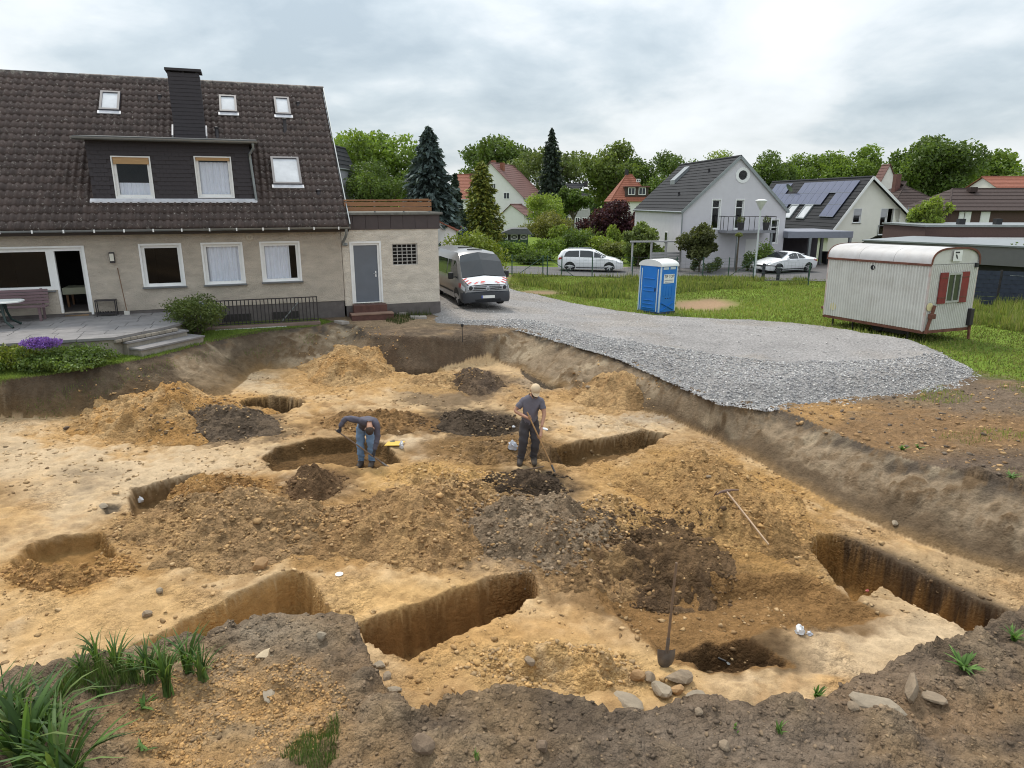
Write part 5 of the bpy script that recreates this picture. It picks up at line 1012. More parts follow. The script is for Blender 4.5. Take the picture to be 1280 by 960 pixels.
def van():
    X, Y = -1.80, 28.05; z = float(padz(np.array([X]), np.array([Y]))[0]) + .02
    v = thing('parked_van', 'silver passenger van with red and white warning stripes parked beside the annex', 'van', (X, Y, z), R(-70.8))
    def S(x, zs, zt, wb, wt, rz=None): return (x, [(wb - .06, zs), (wb, zs + .18), (wb, .95), (wb - .015, 1.12), (wt, zt - .22), (wt - .10, zt - .06), (wt - .35, zt), (0, zt + .02)])
    def Hd(x, zs, zt, wb, wt): return (x, [(wb - .10, zs), (wb - .03, zs + .15), (wb, .60), (wb - .02, .80), (wt, zt - .06), (wt - .06, zt - .02), (wt - .25, zt), (0, zt + .03)])
    L = Loft([S(-2.65, .45, 2.06, .90, .78), S(-2.60, .32, 2.14, .93, .80), S(-1.7, .28, 2.16, .95, .82), S(0, .27, 2.17, .95, .82), S(1.15, .27, 2.16, .95, .81), (1.42, [(.89, .27), (.95, .45), (.95, .95), (.935, 1.10), (.84, 1.80), (.74, 1.98), (.5, 2.08), (0, 2.11)]),
              (1.75, [(.89, .27), (.95, .45), (.95, .92), (.935, 1.06), (.865, 1.56), (.80, 1.72), (.55, 1.79), (0, 1.82)]), (2.22, [(.88, .27), (.945, .45), (.945, .80), (.93, .98), (.905, 1.14), (.86, 1.19), (.6, 1.22), (0, 1.25)]), (2.48, [(.84, .26), (.91, .42), (.92, .62), (.91, .78), (.87, .94), (.82, .99), (.55, 1.05), (0, 1.08)]), (2.62, [(.76, .26), (.83, .40), (.85, .55), (.84, .70), (.80, .82), (.75, .87), (.5, .91), (0, .93)]), (2.68, [(.66, .30), (.74, .42), (.76, .54), (.75, .66), (.72, .74), (.66, .78), (.45, .80), (0, .81)])])
    L.build('body', m_silver, v); v.scale = (1, 1, .94)
    for sg in (-1, 1):
        for poly in ([(-2.45, 1.16), (-1.35, 1.16), (-1.35, 1.78), (-2.40, 1.78)], [(-1.28, 1.16), (.10, 1.16), (.10, 1.79), (-1.28, 1.79)], [(.20, 1.15), (1.86, 1.13), (1.46, 1.72), (1.30, 1.80), (.20, 1.80)]): L.side('side_window', poly, sg, m_cgl, v)
        arch(v, L, 1.70, .35, sg, m_black); arch(v, L, -1.70, .35, sg, m_black)
        L.side('side_moulding', [(-1.2, .50), (1.2, .50), (1.2, .56), (-1.2, .56)], sg, m_black, v, .012)
        wheel(v, 1.70, sg * .80, .34, .22, 5); wheel(v, -1.70, sg * .80, .34, .22, 5)
        m = MB().cbox((1.55, sg * 1.12, 1.22), (.14, .20, .26)).build('wing_mirror', m_black, v, bevel=.04); MB().box(1.5, 1.58, min(sg * .93, sg * 1.05), max(sg * .93, sg * 1.05), 1.14, 1.19).build('mirror_arm', m_black, m)
        for i in range(2): L.side('warning_stripe', [(2.10 + i * .17, .80), (2.20 + i * .17, .80), (2.15 + i * .17, .98), (2.05 + i * .17, .98)], sg, m_stripe, v)
        L.side('headlight', [(2.34, .80), (2.61, .70), (2.60, .84), (2.36, .97)], sg, m_lamp, v, .02)
        hl = MB().cbox((2.665, sg * .63, .83), (.13, .27, .14)).build('headlight', m_lamp, v, bevel=.02) if True else MB().add([(2.69, sg * .50, .80), (2.62, sg * .80, .86), (2.52, sg * .90, .93), (2.50, sg * .87, 1.03), (2.56, sg * .78, 1.0), (2.67, sg * .52, .92)], [(0, 1, 2, 3, 4, 5)]).build('headlight', m_lamp, v, fix=False)
        MB().lathe([(.075, 0), (.08, .02), (.05, .03)], (2.715, sg * .66, .83), 14, 'x').build('lens', m_cgl, hl)
    w = MB().add([(2.225, -.84, 1.16), (2.245, 0, 1.265), (2.225, .84, 1.16), (1.44, .72, 1.985), (1.44, 0, 2.10), (1.44, -.72, 1.985), (1.775, -.80, 1.73), (1.775, 0, 1.83), (1.775, .80, 1.73)], [(0, 1, 7, 6), (1, 2, 8, 7), (6, 7, 4, 5), (7, 8, 3, 4)])
    for i in range(len(w.v)): x, y, zz = w.v[i]; w.v[i] = (x + .034, y * 1.02, zz + .034)
    w.build('windscreen', m_cgl, v, fix=False)
    hood = MB().add([(2.26, -.86, 1.155), (2.27, 0, 1.245), (2.26, .86, 1.155), (2.50, .78, 1.01), (2.51, 0, 1.085), (2.50, -.78, 1.01), (2.63, -.70, .90), (2.64, 0, .945), (2.63, .70, .90)], [(0, 1, 4, 5), (1, 2, 3, 4), (5, 4, 7, 6), (4, 3, 8, 7)])
    for i in range(9): x, y, zz = hood.v[i]; hood.v[i] = (x + .008, y, zz + .02)
    hd = hood.build('bonnet_panel', m_carwhite, v, fix=False)
    def onhood(y, t): return (2.27 + .39 * t + .012, y, (1.25 - .09 * abs(y) / .86) - .235 * t - .05 * t * (abs(y) / .86) + .034)
    for y0, t0, dy in ((-.16, .80, 0), (-.42, .80, -1), (.42, .80, 1), (-.66, .66, -1), (.66, .66, 1), (-.74, .40, -1), (.74, .40, 1), (-.79, .14, -1), (.79, .14, 1)):
        a = .10; k = .07 * dy; q = [onhood(y0 - a + k, t0 + .15), onhood(y0 + a + k, t0 + .15), onhood(y0 + a * .55 - k, t0 - .03), onhood(y0 - a * .55 - k, t0 - .03)] if dy == 0 else [onhood(y0 - .05 + k, t0 + .14), onhood(y0 + .05 + k, t0 + .14), onhood(y0 + .05 - k, t0 - .04), onhood(y0 - .05 - k, t0 - .04)]
        MB().add(q, [(0, 1, 2, 3)]).build('warning_stripe', m_stripe, hd, fix=False)
    bp = Loft([(2.30, [(.93, .24), (.955, .35), (.955, .58), (.93, .66), (0, .66)]), (2.56, [(.88, .22), (.92, .34), (.92, .60), (.88, .68), (0, .69)]), (2.70, [(.74, .24), (.80, .34), (.80, .58), (.74, .66), (0, .68)]), (2.76, [(.55, .30), (.60, .36), (.60, .54), (.55, .62), (0, .64)])]).build('bumper', pm('bumper_grey', (.035, .038, .045), rough=.55), v)
    MB().box(2.62, 2.735, -.55, .55, .735, .87).build('grille', m_black, v, bevel=.01)
    for zz in (.765, .84): MB().box(2.736, 2.742, -.55, .55, zz - .008, zz + .008).build('grille_bar', m_lamp, v)
    bd = MB().lathe([(.075, 0), (.085, .008), (.075, .016), (.07, .012), (.07, .004)], (2.742, 0, .80), 20, 'x').build('badge', m_lamp, v); 
    MB().bar((2.762, -.05, .845), (2.762, -.012, .80), .012, .006).bar((2.762, .05, .845), (2.762, .012, .80), .012, .006).bar((2.762, -.052, .81), (2.762, -.025, .745), .012, .006).bar((2.762, .052, .81), (2.762, .025, .745), .012, .006).bar((2.762, -.025, .745), (2.762, 0, .795), .012, .006).bar((2.762, .025, .745), (2.762, 0, .795), .012, .006).build('badge_letters', m_cgl, bd)
    pl = MB().box(2.762, 2.772, -.26, .26, .42, .53).build('number_plate', m_plate, v); MB().box(2.7725, 2.7745, -.26, -.215, .42, .53).build('plate_band', m_blue, pl)
    MB().box(2.70, 2.76, -.5, .5, .30, .38).build('lower_intake', m_black, v)
    for x in (1.0, -.4): MB().box(x - .03, x + .03, -.3, .3, 2.19, 2.23).build('roof_fitting', m_black, v, bevel=.01)
m_stripe = pm('warning_red', (.55, .03, .03), rough=.4)
van()
def car(kind, label, x, y, hd):
    z = float(surf(x, y)) + .03; c = thing('parked_car', label, 'car', (x, y, z), hd, 'white cars parked on the road')
    if kind == 'estate':
        def S(x, z0, zb, zt, w, wt): return (x, [(w - .07, z0), (w, z0 + .18), (w + .015, .62), (w, zb), (wt, zt - .07), (wt - .12, zt - .015), (0, zt)])
        st = [S(-2.22, .42, .80, 1.02, .74, .62), S(-2.16, .28, .92, 1.12, .84, .72), S(-2.0, .24, .97, 1.36, .88, .64), S(-1.72, .22, .97, 1.49, .89, .62), S(-.6, .20, .96, 1.53, .90, .62), S(.25, .20, .94, 1.47, .90, .60), S(.62, .20, .93, 1.30, .90, .62), S(1.12, .20, .90, 1.02, .90, .76), S(1.7, .20, .80, .90, .88, .74), S(2.05, .22, .66, .76, .80, .66), S(2.25, .28, .52, .62, .62, .5)]
        wins = [[(-1.78, 1.02), (-.75, 1.0), (-.75, 1.42), (-1.45, 1.40), (-1.66, 1.28)], [(-.68, 1.0), (.22, .98), (.22, 1.36), (-.1, 1.42), (-.68, 1.43)], [(.28, .98), (.98, .97), (.62, 1.22), (.28, 1.34)]]; ax = (1.32, -1.36); ws = [(.34, .54, 1.40), (1.06, .74, 1.03)]; rw = [(-2.03, .56, 1.32), (-2.175, .66, 1.02)]
    else:
        def S(x, z0, zb, zt, w, wt): return (x, [(w - .07, z0), (w, z0 + .18), (w + .015, .60), (w, zb), (wt, zt - .06), (wt - .12, zt - .015), (0, zt)])
        st = [S(-2.16, .44, .74, .90, .66, .55), S(-2.08, .30, .84, .98, .80, .68), S(-1.6, .24, .90, 1.05, .87, .72), S(-1.15, .22, .92, 1.18, .88, .62), S(-.6, .21, .92, 1.37, .89, .58), S(-.05, .20, .91, 1.42, .89, .57), S(.32, .20, .90, 1.33, .89, .60), S(1.05, .20, .87, .98, .89, .76), S(1.62, .20, .76, .87, .87, .72), S(2.02, .22, .62, .72, .78, .62), S(2.2, .28, .50, .58, .6, .5)]
        wins = [[(-1.02, .97), (-.42, .96), (-.42, 1.30), (-.70, 1.24)], [(-.36, .96), (.82, .94), (.32, 1.22), (-.05, 1.31), (-.36, 1.31)]]; ax = (1.28, -1.30); ws = [(.30, .55, 1.34), (1.0, .72, 1.0)]; rw = [(-.62, .52, 1.36), (-1.15, .60, 1.19)]
    L = Loft(st); L.build('body', m_carwhite, c)
    for sg in (-1, 1):
        for w in wins: L.side('side_window', w, sg, m_cgl, c)
        for a in ax: arch(c, L, a, .32, sg, m_black); wheel(c, a, sg * .78, .31, .2, 5)
        L.side('sill', [(-.95, .26), (.92, .26), (.92, .32), (-.95, .32)], sg, m_black, c, .01)
        MB().cbox((.78 if kind == 'estate' else .62, sg * .97, 1.02 if kind == 'estate' else .98), (.10, .18, .13)).build('wing_mirror', m_carwhite, c, bevel=.03)
        L.side('headlight', [(1.78, .68), (2.16, .56), (2.10, .66), (1.80, .78)], sg, m_lamp, c, .012); L.side('tail_light', [(-2.14, .80), (-1.86, .90), (-1.86, .99), (-2.12, .96)] if kind == 'estate' else [(-2.05, .74), (-1.75, .82), (-1.78, .92), (-2.04, .86)], sg, m_red, c, .014)
        L.side('door_handle', [(-.38, .80), (-.20, .80), (-.20, .83), (-.38, .83)], sg, m_lamp, c, .02)
    for nm, ((xa, wa, za), (xb, wb, zb)) in (('windscreen', ws), ('rear_window', rw)):
        o = .02; MB().add([(xa, -wa, za + o), (xa, wa, za + o), (xb, wb, zb + o), (xb, -wb, zb + o)], [(0, 1, 2, 3)]).build(nm, m_cgl, c, fix=False)
    MB().box(-2.262, -2.235, -.26, .26, .62, .73).build('number_plate', m_plate, c); MB().box(2.235, 2.275, -.26, .26, .36, .46).build('number_plate', m_plate, c)
    MB().box(2.14, 2.262, -.4, .4, .47, .56).build('grille', m_black, c)
    if kind == 'estate':
        for sg in (-.52, .52): MB().tube([(-1.6, sg, 1.50), (-1.5, sg, 1.56), (0, sg, 1.55), (.15, sg, 1.48)], .016, 6).build('roof_rail', m_zinc, c)
car('estate', 'white estate car parked on the road behind the wire fence', 5.45, 47.9, R(-9))
car('coupe', 'white coupe parked beside the carport and the bollards', 18.7, 47.2, R(180 + 22))

def cabin():
    x, y = 6.30, 29.6; z = float(padz(np.array([x]), np.array([y]))[0]) if False else float(surf(x, y)); t = thing('portable_toilet', 'blue plastic portable toilet cabin with white roof on the grass', 'portable toilet', (x, y, z), R(-49)); t.rotation_euler = (R(-1.5), 0, R(-49))
    b = pm('blue_plastic', (.012, .17, .56), rough=.45, var=.10, scale=2, dirt=.15, dirtcol=(.05, .16, .4)); gp_ = pm('pale_strip', (.52, .62, .70), rough=.5, var=.1); wp = pm('white_roof_plastic', (.72, .72, .70), rough=.5, var=.05, dirt=.15, dirtcol=(.5, .48, .44)); W = .56
    MB().box(-W, W, -W, W, .10, 2.02).build('wall', b, t); MB().box(-W - .03, W + .03, -W - .03, W + .03, 0, .10).build('base', pm('base_dark', (.03, .05, .08), rough=.7), t, bevel=.01)
    for sx in (-1, 1):
        for sy in (-1, 1): MB().box(min(sx * W, sx * (W - .04)) - (.012 if sx < 0 else -.0), max(sx * W, sx * (W - .04)) + (.012 if sx > 0 else 0), min(sy * W, sy * (W - .04)) - (.012 if sy < 0 else 0), max(sy * W, sy * (W - .04)) + (.012 if sy > 0 else 0), .1, 2.06).build('corner_post', gp_, t)
    arc = [(-W - .05, 2.03)] + [(W * 1.09 * math.cos(a), 2.05 + .26 * math.sin(a)) for a in np.linspace(math.pi, 0, 15)] + [(W + .05, 2.03)]
    MB().prism(arc, -W - .05, W + .05, 'xz').build('roof', wp, t, smooth=30)
    dr = MB().prism([(-.38, .16), (.38, .16), (.38, 1.92)] + [(.38 * math.cos(a), 1.92 + .16 * math.sin(a)) for a in np.linspace(.2, math.pi - .2, 9)] + [(-.38, 1.92)], -W - .035, -W - .004, 'xz').build('door', b, t, bevel=.01)
    for zz, hh in ((.25, .05), (.42, .05), (.58, .05), (.98, .06), (1.14, .05), (1.5, .06)): MB().tube([(-.28, -W - .04, zz), (0, -W - .055, zz + .01), (.28, -W - .04, zz)], hh * .5, 8).build('door_rib', b, dr, smooth=40)
    MB().prism([(-.44, .12), (-.40, .12), (-.40, 1.92), (-.44, 1.92)], -W - .03, -W - .004, 'xz').prism([(.40, .12), (.44, .12), (.44, 1.92), (.40, 1.92)], -W - .03, -W - .004, 'xz').build('door_frame', gp_, t); MB().cbox((.33, -W - .05, 1.05), (.04, .03, .14)).build('latch', m_black, dr)
    # right side: vents, sign, cross ribs
    for y0, y1 in ((-.42, -.06), (.06, .42)):
        vv = MB().box(W + .002, W + .012, y0, y1, 1.90, 2.0).build('vent', wp, t)
        for k in range(4): MB().box(W + .012, W + .02, y0 + .02, y1 - .02, 1.912 + k * .022, 1.924 + k * .022).build('louvre', gp_, vv)
    sg = MB().box(W + .004, W + .016, -.36, .36, 1.32, 1.70).build('sign', m_plate, t); tp = pm('sign_ink', (.03, .028, .03), rough=.6)
    text(sg, 'TIP TOP', .19, tp, (W + .018, 0, 1.60), (R(90), 0, R(90))); MB().box(W + .0165, W + .0175, -.31, .31, 1.42, 1.46).build('sign_band', pm('sign_grey', (.35, .36, .42), rough=.6), sg); MB().box(W + .0165, W + .0175, -.28, .28, 1.35, 1.375).build('sign_band', pm('sign_grey', (1, 1, 1)), sg)
    for y0 in (-.3, -.1, .1, .3): MB().box(W, W + .012, y0 - .05, y0 + .05, .78, 1.22).build('side_rib', b, t, bevel=.004)
    for s in (-1, 1): MB().bar((W + .01, -.44 * s, .16), (W + .01, .44 * s, .50), .03, .07, up=(1, 0, 0)).build('cross_rib', b, t)
    for k in range(3): MB().box(W + .002, W + .012, -.18 + k * .16, -.10 + k * .16, .66, .69).build('drain_slot', m_black, t)
cabin()

def trailer():
    N = Vector((13.1, 21.4)); d = Vector((-.350, .937)); rt = Vector((.91, .415)); Lg = 4.1; Wd = 2.05
    z = .68; o = thing('site_trailer', 'old white corrugated site trailer with rounded roof and red shutters', 'trailer', (N.x, N.y, z), math.atan2(d.y, d.x)); o.rotation_euler = (R(0), R(1.2), math.atan2(d.y, d.x))
    # local: x along the trailer away from the near end, y to the left of that (towards the gravel), so the body lies at y from -Wd to 0
    wm = pm('trailer_paint', (.58, .575, .53), rough=.6, var=.08, scale=2.5, dirt=.45, dirtcol=(.36, .33, .28), dscale=1.6); rust = pm('rust', (.14, .055, .035), rough=.9, var=.4, scale=6); z0, z1 = .34, 2.42
    def corr(p0, ux, n, L, nm, par, zt):
        V = []; F = []; p0 = Vector(p0); ux = Vector(ux); nv = Vector((ux.y, -ux.x, 0)); m = n * 8; off = [.0, .0, .012, .034, .034, .034, .034, .012]
        for i in range(m + 1):
            p = p0 + ux * (L * i / m) + nv * off[i % 8]; V += [(p.x, p.y, z0), (p.x, p.y, zt)]
        for i in range(m): F.append((2 * i, 2 * i + 2, 2 * i + 3, 2 * i + 1))
        return MB().add(V, F).build(nm, wm, par, fix=False)
    MB().box(.03, Lg - .03, -Wd + .03, -.03, z0, z1).build('body', wm, o)
    corr((Lg, .0, 0), (-1, 0, 0), 38, Lg, 'side_panel', o, z1); corr((0, -Wd, 0), (1, 0, 0), 38, Lg, 'side_panel', o, z1)
    corr((0, 0, 0), (0, -1, 0), 26, Wd, 'end_panel', o, z1 - .02); corr((Lg, -Wd, 0), (0, 1, 0), 26, Wd, 'end_panel', o, z1 - .02)
    def arc(r, k, dz=0): return [(-Wd / 2 + (Wd / 2 + r) * math.copysign(abs(math.cos(a)) ** .62, math.cos(a)), z1 + dz + (.46 + r) * max(0, math.sin(a)) ** .75) for a in np.linspace(0, math.pi, k)]
    MB().prism(arc(0, 22) , .0, Lg, 'yz').build('gable_end', wm, o)
    rf = pm('roof_sheet', (.50, .49, .49), rough=.6, var=.15, scale=1.5, dirt=.5, dirtcol=(.30, .26, .23), dscale=1.3)
    for i in range(3):
        a = arc(.04, 22, .0); b = arc(.018, 22); MB().prism(a + b[::-1], -.05 + i * (Lg + .1) / 3 + .006, -.05 + (i + 1) * (Lg + .1) / 3 - .006, 'yz').build('roof_sheet', rf, o, smooth=35)
    for x in (-.055, Lg + .035): MB().prism(arc(.06, 22) + arc(.0, 22)[::-1], x, x + .02, 'yz').build('roof_edge', rust, o)
    for y in (.05, -Wd - .05): MB().box(-.05, Lg + .05, y - .02, y + .02, z1 - .05, z1 + .02).build('drip_rail', rust, o)
    pk = pm('corner_primer', (.50, .44, .41), rough=.8, var=.2, scale=5, dirt=.8, dirtcol=(.48, .25, .18), dscale=4)
    for y in (.0, -Wd):
        for x in (0, Lg): MB().box(x - .03, x + .03, y - .03, y + .03, z0 - .03, z1).build('corner_post', pk, o, bevel=.008)
    MB().box(-.03, Lg + .03, -Wd - .02, .02, z0 - .10, z0 - .002).build('underframe', rust, o)
    # window with shutters at the near end (local x = 0, facing -x)
    w = MB().prism(rect(-Wd / 2 - .30, -Wd / 2 + .30, 1.20, 2.14), -.085, -.04, 'yz', [rect(-Wd / 2 - .26, -Wd / 2 - .015, 1.26, 2.08), rect(-Wd / 2 + .015, -Wd / 2 + .26, 1.26, 2.08)]).build('window', pm('window_iron', (.38, .38, .34), rough=.7, dirt=.4), o); MB().box(-.06, -.054, -Wd / 2 - .27, -Wd / 2 + .27, 1.25, 2.09).build('pane', glass_mat('trailer_glass', (.05, .055, .05)), w)
    sm = pm('shutter_red', (.20, .028, .022), rough=.75, var=.25, scale=4, dirt=.3)
    for s, a in ((-1, .1), (1, -.1)):
        y = -Wd / 2 + s * .47; sh = MB().box(-.085, -.045, y - .165, y + .165, 1.18, 2.16).build('shutter', sm, o, bevel=.006)
        for zz in (1.35, 1.98): MB().box(-.094, -.086, y - .15, y + .15, zz, zz + .03).build('hinge', rust, sh)
    pn = MB().box(-.065, -.055, -Wd / 2 - .19, -Wd / 2 + .19, 2.50, 2.84).build('notice', m_plate, o); ik = pm('notice_ink', (.03, .03, .03), rough=.7)
    MB().box(-.068, -.0655, -Wd / 2 - .06, -Wd / 2 + .13, 2.75, 2.80).build('notice_print', ik, pn); MB().prism([(-Wd / 2 - .02, 2.56), (-Wd / 2 + .06, 2.60), (-Wd / 2 + .11, 2.72), (-Wd / 2 + .04, 2.70)], -.068, -.0655, 'yz').build('notice_print', ik, pn)
    MB().lathe([(.075, 0), (.085, .025), (.06, .03), (.05, .01)], (Lg * .52, .02, 2.20), 16, 'y').build('vent', m_black, o)
    MB().lathe([(.14, 0), (.14, .012), (.01, .014)], (Lg - .42, .02, .68), 18, 'y').build('speed_disc', pm('disc_paint', (.62, .55, .30), rough=.7, dirt=.5), o)
    MB().lathe([(.13, 0), (.13, -.012), (.01, -.014)], (-.06, -.10, 1.10), 18, 'x').build('speed_disc', pm('disc_paint', (1, 1, 1)), o)
    MB().cbox((-.06, -Wd + .12, 2.35), (.08, .12, .14)).build('end_lamp', m_black, o, bevel=.02)
    MB().bar((-.10, -.02, .25), (-.14, -.22, 1.15), .07, .07).build('support_arm', rust, o); MB().cbox((-.12, -.18, .80), (.12, .22, .16)).build('arm_joint', rust, o, bevel=.02)
    MB().cbox((-.08, -Wd + .08, .68), (.14, .16, .55)).build('jack_box', m_iron, o, bevel=.02); MB().bar((-.08, -Wd + .05, .9), (-.10, -Wd + .05, -.05), .06, .06).build('jack_leg', rust, o)
    for x in (Lg - .35, Lg - 1.25, .6): MB().bar((x, -.12, z0 - .1), (x, -.12, -.15), .04, .04).build('prop', m_iron, o)
    for y in (-.35, -Wd + .35): t = wheel(o, 1.95, y, .30, .18, 5); 
    MB().box(1.0, 1.9, -.7, -.3, .05, z0 - .1).build('step_box', m_iron, o)
    for y in (-Wd / 2 - .35, -Wd / 2 + .35): MB().bar((Lg, y, z0 - .05), (Lg + 1.15, -Wd / 2, .42), .06, .09).build('drawbar', rust, o)
trailer()
# ------------------------------------------------------------------ road and houses beyond
asph = pm('asphalt', (.105, .10, .10), rough=.9, var=.18, scale=3, bump=.4, bscale=60); pav = pm('paving', (.22, .19, .175), rough=.9, var=.2, scale=6, bump=.3, bscale=30)
def sheet(name, poly, mat, dz, step=1.0):
    P = np.array(poly); xs = np.arange(P[:, 0].min(), P[:, 0].max() + step, step); ys = np.arange(P[:, 1].min(), P[:, 1].max() + step, step * .5); X, Y = np.meshgrid(xs, ys); Z = surf(X, Y) + dz; n = len(xs)
    i = np.arange(len(ys) - 1)[:, None] * n + np.arange(n - 1)[None]; F = np.stack([i, i + 1, i + n + 1, i + n], -1).reshape(-1, 4); V = np.stack([X, Y, Z], -1).reshape(-1, 3); k = sdist(V[:, 0], V[:, 1], P)[F].max(1) < .3
    tag(link(name, npmesh(name, V, F[k], mat, smooth=True)), kind='structure')
sheet('road', [(-30, 46), (0, 44.6), (17, 42.0), (34, 39.5), (60, 36), (60, 43), (36, 46.5), (20, 49.3), (0, 50.6), (-30, 51)], asph, .03, .5)
sheet('pavement', [(6, 50.6), (20, 49.3), (33, 47.2), (34, 55), (24, 56), (11, 52)], pav, .02, .5)
def gable_house(name, label, loc, rz, W, L, el, er, px, pz, wm, rm, holes=(), over=.25, course=.36, verge=None, group=None, cat='house', back=True, hide=()):
    h = thing(name, label, cat, loc, rz, group); out = [(0, 0), (W, 0), (W, er), (px, pz), (0, el)]
    MB().prism(out, 0, .25, 'xz', holes).build('wall', wm, h); MB().prism(out, L - .25, L, 'xz').build('wall', wm, h)
    MB().box(0, .25, .252, L - .252, 0, el).build('wall', wm, h); MB().box(W - .25, W, .252, L - .252, 0, er).build('wall', wm, h)
    for s, (ex, ez) in enumerate(((0, el), (W, er))):
        dx, dz = px - ex, pz - ez; l = math.hypot(dx, dz); uy = Vector((dx / l, 0, dz / l)); nr = Vector((-uy.z, 0, uy.x)) if s == 0 else Vector((uy.z, 0, -uy.x)); ov = over * 1.1
        base = Vector((ex, 0, ez)) - uy * ov + nr * .06; m = MB()
        slab_rows(m, base + Vector((0, L + over if s == 0 else -over, 0)), (0, -1 if s == 0 else 1, 0), uy, nr, L + 2 * over, l + ov + .04, course); m.build('roof', rm, h)
        if verge: MB().bar(base + Vector((0, -over - .015, 0)) - nr * .02, base + uy * (l + ov + .05) + Vector((0, -over - .015, 0)) - nr * .02, .025, .2, up=nr).build('verge_board', verge, h)
        gutter_x = ex - uy.x * ov; MB().tube([(gutter_x - (.05 if s == 0 else -.05), -over, base.z - .02), (gutter_x - (.05 if s == 0 else -.05), L + over, base.z - .02)], .06, 8).build('gutter', m_zinc, h)
    MB().tube([(px, -over, pz + .08), (px, L + over, pz + .08)], .1, 8).build('ridge', rm, h); return h
def roofpt(h, ex, ez, px, pz, s, x):
    return ez + (x - ex) / (px - ex) * (pz - ez)
r_anth = pm('tiles_anthracite', (.030, .031, .035), rough=.8, spec=.2, var=.15, scale=6); r_brown = pm('tiles_brown', (.055, .038, .034), rough=.75, spec=.2, var=.2, scale=6); r_red = pm('tiles_red', (.24, .075, .04), rough=.75, var=.25, scale=5); r_wine = pm('tiles_wine', (.13, .055, .045), rough=.7, var=.25, scale=5)
w_grey = pm('wall_pale_grey', (.60, .58, .61), rough=.9, var=.05, scale=2, bump=.2, bscale=40); w_white = pm('wall_white', (.74, .73, .71), rough=.9, var=.05, scale=2); w_cream = pm('wall_cream', (.76, .735, .67), rough=.9, var=.05, scale=2)
def grey_house():
    loc = (12.3, 50.4, .28); W, L, e, px, pz = 7.8, 12.1, 4.05, 3.95, 7.75; ft = [(2.15, 2.75, 2.80, 4.85), (3.92, 4.52, 2.80, 4.85), (6.75, 7.3, 1.75, 3.45)]
    rnd = [(4.25 + .42 * math.cos(a), 6.55 + .42 * math.sin(a)) for a in np.linspace(0, 2 * math.pi, 20, endpoint=False)]
    h = gable_house('gabled_house', 'pale grey gabled house with round window and balcony', loc, R(6.4), W, L, e, e, px, pz, w_grey, r_anth, [rect(*f) for f in ft] + [rnd], verge=m_zinc, over=.12)
    for f in ft: window(h, *f, 0, fr=.07, tran=(f[3] - .55,), surround=.06, sill=False, deep=.12)
    r2 = lambda r: [(4.25 + r * math.cos(a), 6.55 + r * math.sin(a)) for a in np.linspace(0, 2 * math.pi, 20, endpoint=False)]
    w = MB().prism(r2(.54), -.04, .10, 'xz', [r2(.33)]).build('round_window', m_white, h); MB().prism(r2(.34), .05, .06, 'xz').build('pane', m_glass, w)
    b = MB().box(2.7, 6.3, -1.6, -.003, 2.56, 2.74).build('balcony', pm('balcony_steel', (.22, .22, .24), rough=.6), h)
    for x, y in [(2.75 + i * .39, -1.57) for i in range(10)] + [(2.75, -.8), (6.25, -.8), (2.75, -.3), (6.25, -.3)]: MB().box(x - .015, x + .015, y - .015, y + .015, 2.742, 3.68).build('baluster', m_iron, b)
    MB().box(2.72, 6.28, -1.59, -1.55, 3.68, 3.72).box(2.72, 2.76, -1.548, -.01, 3.68, 3.72).box(6.24, 6.28, -1.548, -.01, 3.68, 3.72).build('handrail', m_iron, b)
    for x in (3.6, 6.1): MB().box(x - .07, x + .07, -1.5, -1.36, 0, 2.558).build('balcony_post', m_zinc, h)
    pv = pm('planter', (.045, .04, .045), rough=.6)
    for x, lb in ((3.85, 'dark planter with a clipped plant on the balcony, nearer the door'), (5.75, 'dark planter with a clipped plant at the far end of the balcony')):
        M = Matrix.Translation(loc) @ Matrix.Rotation(R(6.4), 4, 'Z') @ Vector((x, -1.2, 2.742)); p = thing('planter', lb, 'planter', M, 0, 'planters on the balcony'); MB().lathe([(.17, 0), (.26, .55), (.22, .55), (.2, .5)], (0, 0, 0), 14).build('pot', pv, p); link('foliage', crown_mesh('foliage', [((0, 0, .72), (.26, .26, .26))], 260, .09, G4, 600, LEAF), p)
    MB().prism([(2.1, 6.0), (3.3, 7.1), (3.3, 7.55), (2.1, 6.45)], 8.2, 9.3, 'xz').build('roof_hatch', m_zinc, h)
    for x, y in ((1.1, 4.2), (2.9, 3.0)):
        zz = e + x / px * (pz - e); MB().lathe([(.09, 0), (.07, .25), (.10, .27), (.10, .36)], (x, y, zz), 10).build('vent_pipe', m_iron, h)
    MB().box(4.9, 5.9, -.02, -.004, .0, 2.05).build('door', w_white, h); MB().tube([(-.06, -.06, 3.95), (-.06, -.06, 0)], .05, 8).build('downpipe', m_zinc, h)
    for y in (3.0, 5.6): f = MB().box(-.03, -.004, y, y + .7, 1.5, 2.5).build('side_window', m_white, h); MB().box(-.036, -.031, y + .08, y + .62, 1.58, 2.42).build('pane', m_cgl, f)
grey_house()
def grey_screen():                                           # wooden screen with a small roof before the long side of the grey house
    p = aty(832, 333, 48.3); t = thing('garden_screen', 'grey wooden slat screen at the corner of the grey house', 'screen', (p[0], p[1], float(surf(p[0], p[1]))), R(6)); m = pm('grey_wood', (.36, .35, .36), rough=.8, var=.15)
    for x in (-1.1, -.05, 1.0): MB().box(x - .06, x + .06, -.06, .06, 0, 2.0 if x < .5 else 1.6).build('post', m, t)
    for j in range(6): MB().box(-1.1, 1.0, -.085, -.062, .15 + j * .2, .31 + j * .2).build('slat', m, t)
    MB().box(-2.6, 1.15, -.12, .12, 2.0, 2.1).build('top_beam', m, t)
    MB().box(-2.5, -2.4, -.05, .05, 0, 2.0).build('post', m, t)
grey_screen()
